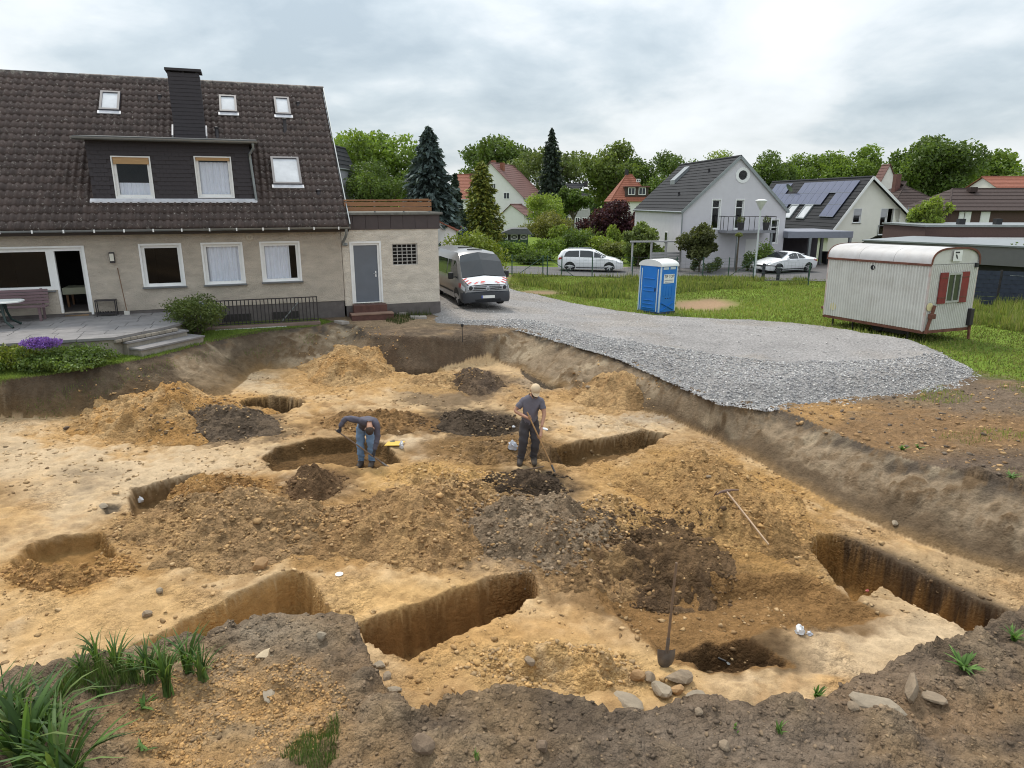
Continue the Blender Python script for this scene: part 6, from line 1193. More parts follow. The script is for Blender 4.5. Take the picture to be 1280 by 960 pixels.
def solar_house():
    loc = (26.4, 58.0, .28); rz = R(9); W, L, el, er, px, pz = 8.6, 15, 2.2, 2.3, 3.15, 6.6
    ft = [(2.05, 2.75, 3.0, 4.15), (4.55, 5.15, 2.0, 4.15), (5.75, 6.35, 2.0, 4.15)]
    h = gable_house('gabled_house', 'white gabled house with solar panels on its dark roof', loc, rz, W, L, el, er, px, pz, w_cream, r_anth, [rect(*f) for f in ft], over=.45, verge=m_white)
    for i, f in enumerate(ft): window(h, *f, 0, fr=.07, surround=.03, sill=True, shutter=(.55, .7, 1.2)[i], mat_sh=pm('grey_shutter', (.40, .40, .43), rough=.6))
    for x in (4.45, 5.65): MB().box(x, x + .8, -.06, -.03, 2.75, 2.8).box(x, x + .03, -.06, -.03, 2.0, 2.8).box(x + .77, x + .8, -.06, -.03, 2.0, 2.8).build('window_guard', m_zinc, h)
    dx, dz = px, pz - el; l = math.hypot(dx, dz); u = Vector((dx / l, 0, dz / l)); n = Vector((-u.z, 0, u.x)); pm_ = glass_mat('solar_cell', (.075, .085, .15), rough=.15, spec=.8)
    M = Matrix((Vector((0, -1, 0)), u, n)).transposed().to_4x4(); M.translation = Vector((0, L, el)) + n * .16     # local x runs from the far end to the near gable
    pw, ph = 1.02, 1.22
    for c in range(13):
        for r in range(3):
            if (r == 2 and c in (3, 4)) or (r == 0 and c in (5, 6, 7, 8, 9, 10)) or (r == 1 and c == 10): continue
            o = MB().box(0, pw - .03, 0, ph - .03, 0, .04).build('solar_panel', pm_, h); o.matrix_local = M @ Matrix.Translation((1.0 + c * pw, 1.45 + r * ph, 0))
            MB().box(-.012, pw - .018, -.012, .0, 0, .045).build('panel_frame', m_zinc, o)
    for c in (5.6, 7.9):
        o = MB().prism(rect(0, 1.3, 0, 1.5), -.1, .05, 'xy', [rect(.12, 1.18, .12, 1.38)]).build('roof_window', m_zinc, h); o.matrix_local = M @ Matrix.Translation((1.0 + c, 1.15, 0)); MB().box(.11, 1.19, .11, 1.39, -.02, 0).build('pane', m_skyl, o)
    dsh = MB().lathe([(.02, 0), (.25, .03), (.42, .10), (.44, .10), (.25, .02), (.02, -.02)], (0, 0, 0), 18).build('satellite_dish', m_zinc, h); dsh.matrix_local = M @ Matrix.Translation((5.0, 4.3, .45)) @ Matrix.Rotation(R(70), 4, 'X'); 
    MB().tube([(0, 0, 0), (0, 0, -.5)], .03, 6).build('dish_arm', m_iron, dsh)
    MB().box(6.95, 7.02, -.10, -.03, .0, 4.3).build('downpipe', m_zinc, h)
solar_house()
def carport():
    p = aty(981, 336, 50.5); t = thing('carport', 'grey flat roofed carport between the grey and the solar house', 'carport', (p[0], p[1], .28), R(6)); g = pm('carport_grey', (.20, .21, .25), rough=.6, var=.08)
    MB().box(0, 5.0, 0, 5.5, 2.15, 2.62).build('roof', g, t, bevel=.02)
    for x, y in ((1.75, .1), (4.85, .1), (3.9, 2.2), (.1, 5.2), (4.85, 5.2)): MB().box(x - .09, x + .09, y - .09, y + .09, 0, 2.148).build('post', m_zinc, t)
    MB().box(0.05, 4.95, 4.6, 4.75, 0, 2.148).box(.05, .2, 2.2, 4.58, 0, 2.148).build('wall', pm('carport_wall', (.07, .065, .075), rough=.9), t); MB().box(.5, 1.3, 4.55, 4.597, 0, 2.0).build('door', w_white, t)
    p = aty(1032, 336, 53); b = thing('wheelie_bin', 'dark wheeled bin under the carport', 'bin', (p[0], p[1], .29), R(10)); MB().prism([(-.22, 0.08), (.22, .08), (.27, .95), (-.27, .95)], -.3, .3, 'xz').build('body', m_black, b); MB().box(-.29, .29, -.33, .33, .952, 1.02).build('lid', m_black, b, bevel=.015)
carport()
def hip_house(name, label, loc, rz, W, L, e, pz, wm, rm, hipd=None, over=.4, cat='house', ridge_along='x', group=None):
    """house with a hipped roof, ridge along x"""
    h = thing(name, label, cat, loc, rz, group); MB().box(0, W, 0, L, 0, e).build('wall', wm, h); k = L / 2 if hipd is None else hipd; m = MB(); o = over
    A = [Vector(v) for v in ((-o, -o, e), (W + o, -o, e), (W + o, L + o, e), (-o, L + o, e))]; P, Q = Vector((k, L / 2, pz)), Vector((W - k, L / 2, pz)); n = max(6, int((pz - e) / .3))
    for (a, b, c, d) in ((A[0], A[1], Q, P), (A[2], A[3], P, Q), (A[1], A[2], Q, Q), (A[3], A[0], P, P)):
        for i in range(n):
            t0, t1 = i / n, (i + 1) / n; p = [a.lerp(d, t0), b.lerp(c, t0), b.lerp(c, t1), a.lerp(d, t1)]; up = Vector((0, 0, .05)); m.add([p[0] + up, p[1] + up, p[2], p[3], p[0], p[1]], [(0, 1, 2, 3), (4, 5, 1, 0)])
    m.add(A, [(3, 2, 1, 0)]); m.build('roof', rm, h, fix=False)
    MB().tube([P, Q], .1, 6).tube([A[0], P], .08, 6).tube([A[1], Q], .08, 6).build('ridge_tiles', rm, h); return h
def fwin(h, x, z, w, hh, y=0., mat=None, sh=0.):              # small far window standing a little proud of a plain wall
    f = MB().prism(rect(x, x + w, z, z + hh), y - .05, y - .003, 'xz', [rect(x + .09, x + w - .09, z + .09, z + hh - .09)]).build('window', mat or m_white, h); MB().box(x + .08, x + w - .08, y - .03, y - .02, z + .08, z + hh - .08).build('pane', m_cgl, f)
    MB().box(x + w / 2 - .03, x + w / 2 + .03, y - .048, y - .032, z + .09, z + hh - .09).build('mullion', mat or m_white, f)
    if sh: MB().box(x + .05, x + w - .05, y - .07, y - .051, z + hh - sh, z + hh - .02).build('shutter', m_white, f)
def far_houses():
    # white house with steep wine-red roof
    D = 112; a = aty(576, 285, D); b = aty(656, 285, D); W = b[0] - a[0]; k = pxm(a); z = lambda y: 5 + (252 - y) / k * 1.0 - .28; pxl = (614 - 576) / k
    h = gable_house('gabled_house', 'tall white gabled house with wine red roof between the conifers', (a[0], D + 2.6, .28), R(-20), W * 1.04, 11, z(248), z(247), pxl * 1.04, z(206), w_white, r_wine, over=.3, course=.5)
    for x, y, s in ((616.5, 236.5, 6.5), (633, 249, 8), (617, 256, 6), (621, 277, 5)): fwin(h, (x - 576) / k, z(y), s / k, s / k)
    for x, y0, y1 in ((612, 202, 214), (624, 205, 218)): MB().box((x - 576) / k - .3, (x - 576) / k + .3, 2.2, 2.9, z(y1), z(y0)).build('chimney', pm('chimney_brick', (.25, .10, .06), rough=.9), h)
    d2 = aty(626, 290, 106); k2 = pxm(d2); zz = lambda y: 5 + (252 - y) / k2 - .28
    gable_house('gabled_extension', 'low white gabled extension with red roof before the tall white house', (d2[0], 107, .28), R(-20), 31 / k2, 5, zz(268), zz(268), 13.5 / k2, zz(256), w_white, r_wine, over=.25, cat='building')
    l = aty(569, 285, 110); h = gable_house('red_roofed_wing', 'white wing with bright orange red roof left of the tall white house', (l[0] + 4.4, 113, .28), R(90), 9, 4.2, z(248), z(248), 4.5, z(219), w_white, r_red, over=.3, cat='house')
    MB().box(3.6, 4.3, 1.6, 2.4, z(236), z(217)).build('chimney', r_wine, h)
    # red hipped house with a dormer
    D = 104; a = aty(764, 285, D); k = pxm(a); z = lambda y: 5 + (252 - y) / k - .28
    h = hip_house('hipped_house', 'red tiled hipped house with a two window dormer', (a[0], D, .28), 0, 47 / k, 6, z(252), z(219), w_white, r_red, hipd=2.4)
    dm = MB().box(1.9, 5.3, .1, 2.2, z(246), z(235)).build('dormer', pm('dormer_dark', (.05, .035, .03), rough=.8), h); MB().box(1.75, 5.45, -.1, 2.3, z(235) + .002, z(233.5)).build('dormer_roof', r_wine, h)
    for x in (2.3, 3.85): fwin(h, x, z(244), 1.05, 1.05, .1)
    MB().box(2.2, 2.7, 2.9, 3.3, z(222), z(213)).build('chimney', m_iron, h); fwin(h, 3.7, z(228.5), .6, .45, 1.55)
    # grey block with dark roof
    D = 118; a = aty(703, 288, D); k = pxm(a); z = lambda y: 5 + (252 - y) / k - .28
    h = hip_house('far_block', 'far grey apartment block half hidden by the olive tree', (a[0], D, .28), 0, 34 / k, 9, z(248), z(230), pm('wall_far_grey', (.42, .41, .42), rough=.9), r_anth, cat='building')
    for x in (.8, 2.1, 3.3): fwin(h, x, z(279), .8, 1.1); fwin(h, x, z(262), .8, 1.1)
    MB().box(3.9, 4.5, 4, 4.5, z(234), z(227)).build('chimney', m_iron, h)
    # small white garage with red roof behind the van
    D = 44; a = aty(520, 312, D); k = pxm(a); z = lambda y: 5 + (252 - y) / k - float(.7)
    h = gable_house('white_garage', 'white garage with red tiled roof behind the annex', (a[0], D, .7), 0, 2.55, 6, z(287), z(287), .6, z(268), w_white, r_red, over=.15, cat='garage'); MB().box(1.1, 2.4, -.03, -.004, .0, 1.9).build('door', w_cream, h)
    # light gable between the left trees
    D = 60; a = aty(433, 240, D); k = pxm(a); z = lambda y: 5 + (252 - y) / k - .4
    h = gable_house('grey_gable', 'pale grey slated gable peeping between the left trees', (a[0], D - 7.5, .4), R(-4), 19 / k, 4, z(216), z(216), 9 / k, z(194), pm('slate_pale', (.34, .34, .37), rough=.8, var=.1), r_anth, over=.1, cat='house')
    # garden shed
    p = aty(625, 318, 64); h = thing('garden_shed', 'green garden shed with grey felt roof and white criss cross windows', 'shed', (p[0], p[1], .3), 0); MB().box(0, 2.6, 0, 2.2, 0, 1.3).build('wall', pm('shed_green', (.05, .09, .05), rough=.8, var=.2), h); MB().box(0, 2.6, 0, 2.2, 1.302, 1.8).build('upper_wall', pm('shed_dark', (.03, .03, .03), rough=.8), h)
    for x in (.1, 1.0, 1.9): w = MB().prism(rect(x, x + .62, 1.33, 1.77), -.04, -.004, 'xz', [rect(x + .05, x + .57, 1.38, 1.72)]).build('window', m_white, h); MB().bar((x + .05, -.02, 1.38), (x + .57, -.02, 1.72), .03, .03).bar((x + .05, -.02, 1.72), (x + .57, -.02, 1.38), .03, .03).build('lattice', m_white, w)
    MB().prism([(-.35, 1.78), (1.1, 2.30), (2.5, 2.32), (3.0, 1.78)], -.3, 2.5, 'xz').build('roof', pm('felt', (.12, .12, .13), rough=.9), h)
    # buildings at the right
    D = 76; a = aty(1112, 285, D); k = pxm(a); z = lambda y: 5 + (252 - y) / k - .28
    h = hip_house('hipped_house', 'house with dark glazed hipped roof right behind the solar house', (a[0], D, .28), R(6), 78 / k, 8, z(262), z(227), pm('wall_ochre', (.30, .22, .15), rough=.9), r_brown); MB().box(2.3, 2.9, 3.4, 4.0, z(240), z(218)).build('chimney', r_wine, h); fwin(h, 5.3, z(276), 1.2, .9)
    h2 = aty(1095, 260, 84); kk = pxm(h2); gable_house('cream_gable', 'cream gable tip rising behind the solar house ridge', (h2[0], 84, .28), 0, 22 / kk, 1.6, 5 + (252 - 232) / kk - .28, 5 + (252 - 232) / kk - .28, 10 / kk, 5 + (252 - 209) / kk - .28, w_cream, r_wine, over=.15)
    D = 60; a = aty(1183, 300, D); k = pxm(a); z = lambda y: 5 + (252 - y) / k - .28; bk = pm('brown_brick', (.085, .05, .042), rough=.9, var=.2, scale=10)
    h = hip_house('brown_house', 'dark brown brick house with brown hipped roof at the right edge', (a[0], D, .28), R(-3), 150 / k, 8, z(263), z(236), bk, r_brown, hipd=2.0)
    for x0, x1, s in ((1193, 1199, .75), (1200, 1207.5, .95), (1219, 1230, .95)): fwin(h, (x0 - 1183) / k, z(277), (x1 - x0) / k, 13 / k, 0, None, s)
    MB().box(44 / k, 53 / k, 3, 3.6, z(240), z(234)).build('chimney', r_brown, h)
    q = aty(1252, 250, 74); kk = pxm(q); gable_house('orange_roofed_house', 'house with bright orange tiled roof at the right edge', (q[0] + 8, 74, .28), R(90), 7, 8, 5 + (252 - 240) / kk - .28, 5 + 12 / kk - .28, 3.5, 5 + (252 - 222) / kk - .28, w_cream, r_red, over=.2)
    D = 47; a = aty(1155, 300, D); k = pxm(a); z = lambda y: 5 + (252 - y) / k - .28
    h = thing('brick_flat_building', 'brown brick flat roofed building behind the trailer', 'building', (a[0], D, .28), R(-3)); MB().box(0, 11, 0, 6, 0, z(282.5)).build('wall', bk, h); MB().box(-.1, 11.1, -.1, 6.1, z(282.5) + .002, z(280)).build('roof_edge', m_zinc, h)
    for x in (1205, 1250): MB().box((x - 1155) / k, (x - 1155) / k + .4, 1.0, 1.4, z(280) + .003, z(273)).build('roof_vent', m_black, h)
    MB().box(.5, 11.05, -.9, -.102, z(298), z(295)).build('white_coping', m_white, h)
    A = aty(1080, 300, 41); B = aty(1186, 303, 37.5); k = pxm(B); h = thing('grey_flat_building', 'low grey flat roofed building directly behind the trailer', 'building', (A[0], A[1], .3), math.atan2(B[1] - A[1], B[0] - A[0])); Ln = 12.0; zt = 2.45; gf = pm('fascia_grey', (.13, .125, .125), rough=.7, var=.08)
    MB().box(0, Ln, 0, 7, zt - .95, zt).build('fascia', gf, h); MB().box(.1, Ln - .1, .5, 6.9, -.1, zt - .952).build('wall', pm('wall_dark', (.035, .032, .034), rough=.9), h); MB().box(-.08, Ln + .08, -.08, 7.1, zt + .002, zt + .08).build('roof_edge', m_zinc, h)
    MB().box(Ln * .62, Ln - .3, .44, .498, .9, 1.05).build('sill', m_white, h)
far_houses()
def blue_fence():
    A, B = Vector((18.5, 32.6)), Vector((28.5, 28.4)); d = (B - A).normalized(); L = (B - A).length; t = thing('privacy_fence', 'dark blue woven privacy fence right of the trailer', 'fence', (A.x, A.y, .38), math.atan2(d.y, d.x)); m = pm('fence_blue', (.022, .03, .055), rough=.6, var=.25, scale=3)
    n = int(L / 2.0); k = None; r = None
    for i in range(n + 1): MB().box(i * 2.0 - .04, i * 2.0 + .04, .03, .09, -.2, 1.62).build('post', m_iron, t)
    for i in range(n):
        for j in range(8):
            o = MB().add(sum([[(i * 2.0 + .05 + q * .19, .02 * (1 if (q + j) % 2 else -1), .03 + j * .195), (i * 2.0 + .05 + q * .19, .02 * (1 if (q + j) % 2 else -1), .03 + j * .195 + .188)] for q in range(11)], []), [(2 * q, 2 * q + 2, 2 * q + 3, 2 * q + 1) for q in range(10)]).build('strip', m, t, fix=False)
blue_fence()
# ------------------------------------------------------------------ street furniture
def wire_fence():
    px_ = [(556, 344), (600, 344.5), (640, 345), (678.5, 345.5), (684, 345.5), (702, 346), (740, 346.5), (790, 347), (845, 347), (878, 347.5), (910, 348), (941, 349), (1010, 357)]
    pts = [S_(x, y) for x, y in px_]; o0 = pts[0]; t = thing('wire_fence', 'green wire mesh fence with thin posts along the near side of the road', 'fence', o0); gm_ = pm('fence_green', (.03, .075, .05), rough=.6, var=.15)
    rel = [Vector(p) - Vector(o0) for p in pts]
    for p in rel: MB().tube([p + Vector((0, 0, -.2)), p + Vector((0, 0, 1.32))], .035, 8).build('post', gm_, t)
    for i, s in ((3, -1), (4, 1), (11, -1), (8, -1)):
        q = rel[i]; dr = (rel[min(i + 1, len(rel) - 1)] - rel[i - 1]).normalized(); MB().tube([q + Vector((0, 0, 1.2)), q + dr * s * 1.7 + Vector((0, 0, .05))], .022, 6).build('brace', gm_, t)
    m = MB()
    for a, b in zip(rel, rel[1:]):
        for z in np.linspace(.08, 1.25, 7): m.tube([a + Vector((0, 0, z)), b + Vector((0, 0, z))], .004, 3, cap=False)
        k = int((b - a).length / .25)
        for j in range(1, k): q = a.lerp(b, j / k); m.tube([q + Vector((0, 0, .08)), q + Vector((0, 0, 1.25))], .003, 3, cap=False)
    m.build('wire_mesh', gm_, t, fix=False)
wire_fence()
def lamp_post():
    p = S_(943, 346); t = thing('street_lamp', 'white street lamp with cone shaped head beside the coupe', 'street lamp', p); MB().tube([(0, 0, -.1), (0, 0, 1.0), (0, 0, 4.25)], [.075, .06, .045], 10).build('pole', pm('lamp_pole', (.55, .58, .58), rough=.5), t, smooth=40)
    hd = MB().lathe([(.06, 4.2), (.08, 4.25), (.34, 4.72), (.35, 4.76)], (0, 0, 0), 20).build('lamp_head', pm('lamp_glass', (.62, .62, .60), rough=.35), t, smooth=40); MB().lathe([(.36, 4.762), (.34, 4.80), (.15, 4.85), (.02, 4.86)], (0, 0, 0), 20).build('lamp_cap', m_white, hd, smooth=40)
lamp_post()
for i, (x, y, lb) in enumerate(((953.5, 349, 'dark bollard left of the pair joined by a bar'), (972, 350.5, 'dark bollard right of the pair joined by a bar'), (1010, 352, 'single dark post in front of the carport'))):
    p = S_(x, y); b = thing('bollard', lb, 'bollard', p, 0, 'dark bollards at the road edge'); r = .10 if i < 2 else .05; MB().lathe([(r, -.1), (r, .93), (r * .9, .97), (r * .3, .98)], (0, 0, 0), 12).build('post', pm('bollard_dark', (.02, .022, .03), rough=.6), b, smooth=40)
    if i == 0: q = S_(972, 350.5); MB().tube([(0, 0, .86), (q[0] - p[0], q[1] - p[1], q[2] - p[2] + .86)], .03, 8).build('cross_bar', m_iron, b)
    else: MB().lathe([(r + .004, .75), (r + .004, .82)], (0, 0, 0), 12).build('band', m_zinc, b)
# ------------------------------------------------------------------ people at work
m_skin = pm('skin', (.42, .22, .14), rough=.55, var=.08, scale=20)
def skinned(name, J, E, root, sub=2):
    """one continuous surface grown over a skeleton: J name -> (co, radius or (rx, ry)), E edges"""
    ks = list(J); me = bpy.data.meshes.new(name); me.from_pydata([J[k][0] for k in ks], [(ks.index(a), ks.index(b)) for a, b in E], []); o = bpy.data.objects.new(name, me); COL.objects.link(o)
    o.modifiers.new('skin', 'SKIN').use_smooth_shade = True
    for i, k in enumerate(ks):
        r = J[k][1]; sv = me.skin_vertices[0].data[i]; sv.radius = r if isinstance(r, tuple) else (r, r); sv.use_root = (k == root)
    m = o.modifiers.new('sub', 'SUBSURF'); m.levels = sub; m.render_levels = sub
    dg = bpy.context.evaluated_depsgraph_get(); ev = bpy.data.meshes.new_from_object(o.evaluated_get(dg)); bpy.data.objects.remove(o); return ev
def garment(name, me, J, bones, want, off, mat, par, clip=None, fold=.008):
    """cloth lying over the faces of the body nearest to the wanted bones"""
    V = np.array([v.co for v in me.vertices]); N = np.array([v.normal for v in me.vertices]); fs = []
    rad = lambda k: min(J[k][1]) if isinstance(J[k][1], tuple) else J[k][1]
    B = [(np.array(J[a][0]), np.array(J[b][0]), t, rad(a), rad(b)) for a, b, t in bones]
    for p in me.polygons:
        c = V[list(p.vertices)].mean(0); best = None
        for a, b, t, ra, rb in B:
            e = b - a; k = min(1, max(0, np.dot(c - a, e) / (np.dot(e, e) + 1e-9))); d = np.linalg.norm(c - a - k * e) - (ra * (1 - k) + rb * k)
            if best is None or d < best[0]: best = (d, t)
        if best[1] in want and (clip is None or clip(c)): fs.append(tuple(p.vertices))
    us = sorted({i for f in fs for i in f}); mp = {u: i for i, u in enumerate(us)}; W = V + N * off + N * (fold * np.sin(V[:, 2:3] * 55 + V[:, 0:1] * 30 + V[:, 1:2] * 22) * np.sin(V[:, 2:3] * 21 + V[:, 0:1] * 13 + 1))
    g = bpy.data.meshes.new(name); g.from_pydata([tuple(W[u]) for u in us], [], [tuple(mp[i] for i in f) for f in fs]); g.polygons.foreach_set('use_smooth', [True] * len(g.polygons)); g.materials.append(mat); return link(name, g, par)
def hand(par, p, axis, wrist, mat, r=.017, flip=1):
    """palm with four fingers closed round a handle at p and a thumb on the other side"""
    p = Vector(p); a = Vector(axis).normalized(); w = Vector(wrist); back = (w - p); back = (back - a * back.dot(a)).normalized(); side = a.cross(back) * flip; m = MB()
    m.tube([w, p + back * .06, p + back * .032], [.026, .034, .030], 10)
    m.tube([p + back * .032 - a * .034, p + back * .034, p + back * .032 + a * .034], [.015, .02, .015], 8)
    for k, (o, l) in enumerate(((-.032, .85), (-.011, 1.), (.011, .97), (.031, .75))):
        pts = []
        for j in range(6):
            t = (.15 + j * .52 * l); pts.append(p + a * o + (back * math.cos(t) + side * math.sin(t)) * (r + .010))
        m.tube(pts, [.0095, .0095, .009, .0088, .008, .006], 7)
    pts = [p + a * .036 + back * .035]
    for j in range(4): t = -.35 - j * .45; pts.append(p + a * (.042 - .004 * j) + (back * math.cos(t) + side * math.sin(t)) * (r + .012))
    m.tube(pts, [.012, .011, .010, .0095, .007], 7)
    return m.build('hand', mat, par, smooth=60)
def boot(par, heel, toe, mat):
    h, t = Vector(heel), Vector(toe); d = t - h; m = MB(); m.tube([h - d * .18 + Vector((0, 0, .04)), h + Vector((0, 0, .055)), h + d * .45 + Vector((0, 0, .05)), h + d * .85 + Vector((0, 0, .038)), t + Vector((0, 0, .03))], [.03, .05, .048, .045, .022], 12); m.tube([h + Vector((0, 0, .04)), h + Vector((0, 0, .16))], [.05, .055], 12)
    b = m.build('boot', mat, par, smooth=60); return b
BONES = [('pelvis', 'waist', 'torso'), ('waist', 'chest', 'torso'), ('chest', 'neck', 'torso'), ('neck', 'head', 'head'), ('head', 'crown', 'head')]
for s in 'lr': BONES += [('chest', 'sh_' + s, 'torso'), ('sh_' + s, 'el_' + s, 'uarm'), ('el_' + s, 'wr_' + s, 'farm'), ('pelvis', 'hip_' + s, 'pelvis'), ('hip_' + s, 'kn_' + s, 'leg'), ('kn_' + s, 'an_' + s, 'leg'), ('an_' + s, 'toe_' + s, 'foot')]
EDG = [(a, b) for a, b, _ in BONES]
def head_parts(par, hd, fwd, up, hairmat, cap=None, beard=None, hairlen=.0):
    """face, ears, hair and cap set on the head; fwd is where the face looks"""
    hd = Vector(hd); f = Vector(fwd).normalized(); u = Vector(up); u = (u - f * u.dot(f)).normalized(); r = f.cross(u); M = Matrix((r, f, u)).transposed()
    P = lambda x, y, z: hd + M @ Vector((x, y, z))
    m = MB(); m.tube([P(0, .085, .02), P(0, .105, -.012), P(0, .09, -.03)], [.012, .016, .012], 8)
    for s in (-1, 1): m.tube([P(s * .078, -.01, .025), P(s * .088, -.02, .0), P(s * .080, -.01, -.03)], [.010, .016, .008], 6)
    m.tube([P(-.025, .085, -.052), P(0, .092, -.05), P(.025, .085, -.052)], [.006, .008, .006], 6); m.build('face', m_skin, par, smooth=60)
    e = MB()
    for s in (-1, 1): e.lathe([(.001, -.010), (.010, -.004), (.010, .004), (.001, .010)], tuple(P(s * .032, .083, .022)), 8)
    e.build('eyes', m_black, par)
    hv = MB()
    for i in range(9):
        t = math.pi * i / 8
    k0 = []
    for i in range(7):
        el = -.25 + i * .30
        for j in range(16):
            az = 2 * math.pi * j / 16; fr = max(0, math.sin(az)); lo = 1.0 if el > .45 else (1 - fr * .35)
            k0.append(P(.090 * math.cos(el) * math.cos(az) * lo, (.103 * math.sin(az) * math.cos(el)) * lo - .012, .108 * math.sin(el) + .022 - (hairlen if el < 0 and fr < .3 else 0)))
    F = [(i * 16 + j, i * 16 + (j + 1) % 16, (i + 1) * 16 + (j + 1) % 16, (i + 1) * 16 + j) for i in range(6) for j in range(16)] + [tuple(6 * 16 + j for j in range(16))]
    hv.add(k0, F).build('hair', hairmat, par, smooth='all', fix=False)
    if beard: MB().tube([P(-.06, .045, -.055), P(-.03, .085, -.085), P(0, .092, -.095), P(.03, .085, -.085), P(.06, .045, -.055)], [.012, .022, .026, .022, .012], 8).build('beard', hairmat, par, smooth=60)
    if cap:
        c = MB(); V = []
        for i in range(6):
            el = .02 + i * .30
            for j in range(18): az = 2 * math.pi * j / 18; V.append(P(.101 * math.cos(el) * math.cos(az), .114 * math.cos(el) * math.sin(az) - .008, .112 * math.sin(el) ** .8 + .045))
        c.add(V, [(i * 18 + j, i * 18 + (j + 1) % 18, (i + 1) * 18 + (j + 1) % 18, (i + 1) * 18 + j) for i in range(5) for j in range(18)] + [tuple(5 * 18 + j for j in range(18))])
        co = c.build('cap', cap, par, smooth='all', fix=False)
        b = MB(); n = 9; q = [P(.10 * math.cos(t), .10 * math.sin(t) - .005, .048) for t in np.linspace(.25, math.pi - .25, n)] + [P(.088 * math.cos(t), .165 * math.sin(t) + .015, .030 - .012 * abs(math.cos(t))) for t in np.linspace(math.pi - .25, .25, n)]
        up_ = M @ Vector((0, 0, .008)); b.add(q + [v + up_ for v in q], [tuple(range(2 * n)), tuple(range(4 * n - 1, 2 * n - 1, -1))] + [(i, (i + 1) % (2 * n), (i + 1) % (2 * n) + 2 * n, i + 2 * n) for i in range(2 * n)]).build('cap_brim', cap, co)
def person(label, base, rz, J, shirt, trous, bootm, cap, hair, fwd, long_sleeve, hands, handm, beard=False, cloth='t_shirt', hairlen=0., spine_tuck=.0):
    t = thing('person', label, 'person', base, rz); me = skinned('body', J, EDG, 'pelvis'); me.materials.clear(); me.materials.append(m_skin); link('body', me, t)
    mid = lambda a, b, k: (1 - k) * np.array(J[a][0]) + k * np.array(J[b][0])
    sl = {'uarm', 'farm'} if long_sleeve else {'uarm'}
    def cut(c):
        if long_sleeve: return True
        for s in 'lr':
            a, b = np.array(J['sh_' + s][0]), np.array(J['el_' + s][0]); e = b - a; k = np.dot(c - a, e) / np.dot(e, e); d = np.linalg.norm(c - a - min(1, max(0, k)) * e)
            if d < .075 and k > .62: return False
        return True
    hipz = J['pelvis'][0][2]
    garment(cloth, me, J, BONES, {'torso'} | sl, .016, shirt, t, cut); garment('trousers', me, J, BONES, {'leg', 'pelvis'}, .022, trous, t, fold=.014); garment('boots', me, J, BONES, {'foot'}, .018, bootm, t, fold=.0)
    for s in 'lr': boot(t, J['an_' + s][0][:2] + (-.01,), J['toe_' + s][0][:2] + (-.01,), bootm)
    hd = Vector(J['head'][0]); head_parts(t, hd + Vector((0, 0, 0)), fwd, Vector(J['crown'][0]) - Vector(J['neck'][0]), hair, cap, beard, hairlen)
    for p, ax, w, fl in hands: hand(t, p, ax, w, handm, flip=fl)
    return t
def shaft_tool(name, label, base, rz, a, b, wood, kind, cat='tool'):
    t = thing(name, label, cat, base, rz); a, b = Vector(a), Vector(b); d = (b - a).normalized(); MB().tube([a, a.lerp(b, .5) + Vector((0, 0, .004)), b], [.015, .016, .017], 10).build('handle', wood, t, smooth=50)
    steel = pm('tool_steel', (.16, .15, .145), rough=.5, metal=.6, var=.3, scale=12, dirt=.6, dirtcol=(.16, .10, .06), dscale=8); x = d.cross(Vector((0, 0, 1)))
    if x.length < .15: x = Vector((1, 0, 0))
    x.normalize(); n = x.cross(d).normalized()
    if kind == 'shovel':
        V = []; F = []
        for i in range(6):
            k = i / 5; w = .11 * (1 - .55 * k ** 3) if i < 5 else .03
            for j in range(5): q = (j - 2) / 2; V.append(b + d * (.02 + .26 * k) + x * (w * q) + n * (.03 * (q * q) - .02 * math.sin(k * 3)))
        m = MB(); m.add(V + [v + n * .005 for v in V], [(i * 5 + j, i * 5 + j + 1, i * 5 + j + 6, i * 5 + j + 5) for i in range(5) for j in range(4)] + [(30 + i * 5 + j, 30 + i * 5 + j + 5, 30 + i * 5 + j + 6, 30 + i * 5 + j + 1) for i in range(5) for j in range(4)]); m.build('blade', steel, t, smooth=60, fix=False)
        MB().tube([b - d * .16, b + d * .05], [.021, .024], 10).build('socket', steel, t, smooth=50)
    elif kind == 'hoe':
        MB().tube([b - d * .14, b + d * .02], [.021, .02], 10).build('socket', steel, t, smooth=50)
        c = b + d * .03; fw = (Vector((0, 0, -.6)) - n * .8).normalized() if n.z > 0 else (Vector((0, 0, -.6)) + n * .8).normalized(); bl = MB(); q = [c - x * .045, c + x * .045, c + x * .085 + fw * .17, c - x * .085 + fw * .17]; up_ = d * .006; bl.add([*q, *[v + up_ for v in q]], [(0, 1, 2, 3), (7, 6, 5, 4), (0, 4, 5, 1), (1, 5, 6, 2), (2, 6, 7, 3), (3, 7, 4, 0)]).build('blade', steel, t)
    else:
        c = b; k = MB(); k.tube([c - x * .0 - n * .0 + x * .26 - d * .03, c + x * .12, c, c - x * .12, c - x * .24 - d * .04], [.008, .022, .03, .022, .010], 8).build('pick_head', pm('rusty_iron', (.16, .10, .075), rough=.85, var=.3, scale=14), t, smooth=60)
        MB().add([c - x * .20 - n * .05, c - x * .20 + n * .05, c - x * .29 + n * .05 - d * .04, c - x * .29 - n * .05 - d * .04, c - x * .20 - n * .05 + d * .01, c - x * .20 + n * .05 + d * .01], [(0, 1, 2, 3), (4, 3, 2, 5), (0, 4, 5, 1), (0, 3, 4), (1, 5, 2)]).build('adze_blade', MATS['rusty_iron'], t)
    return t
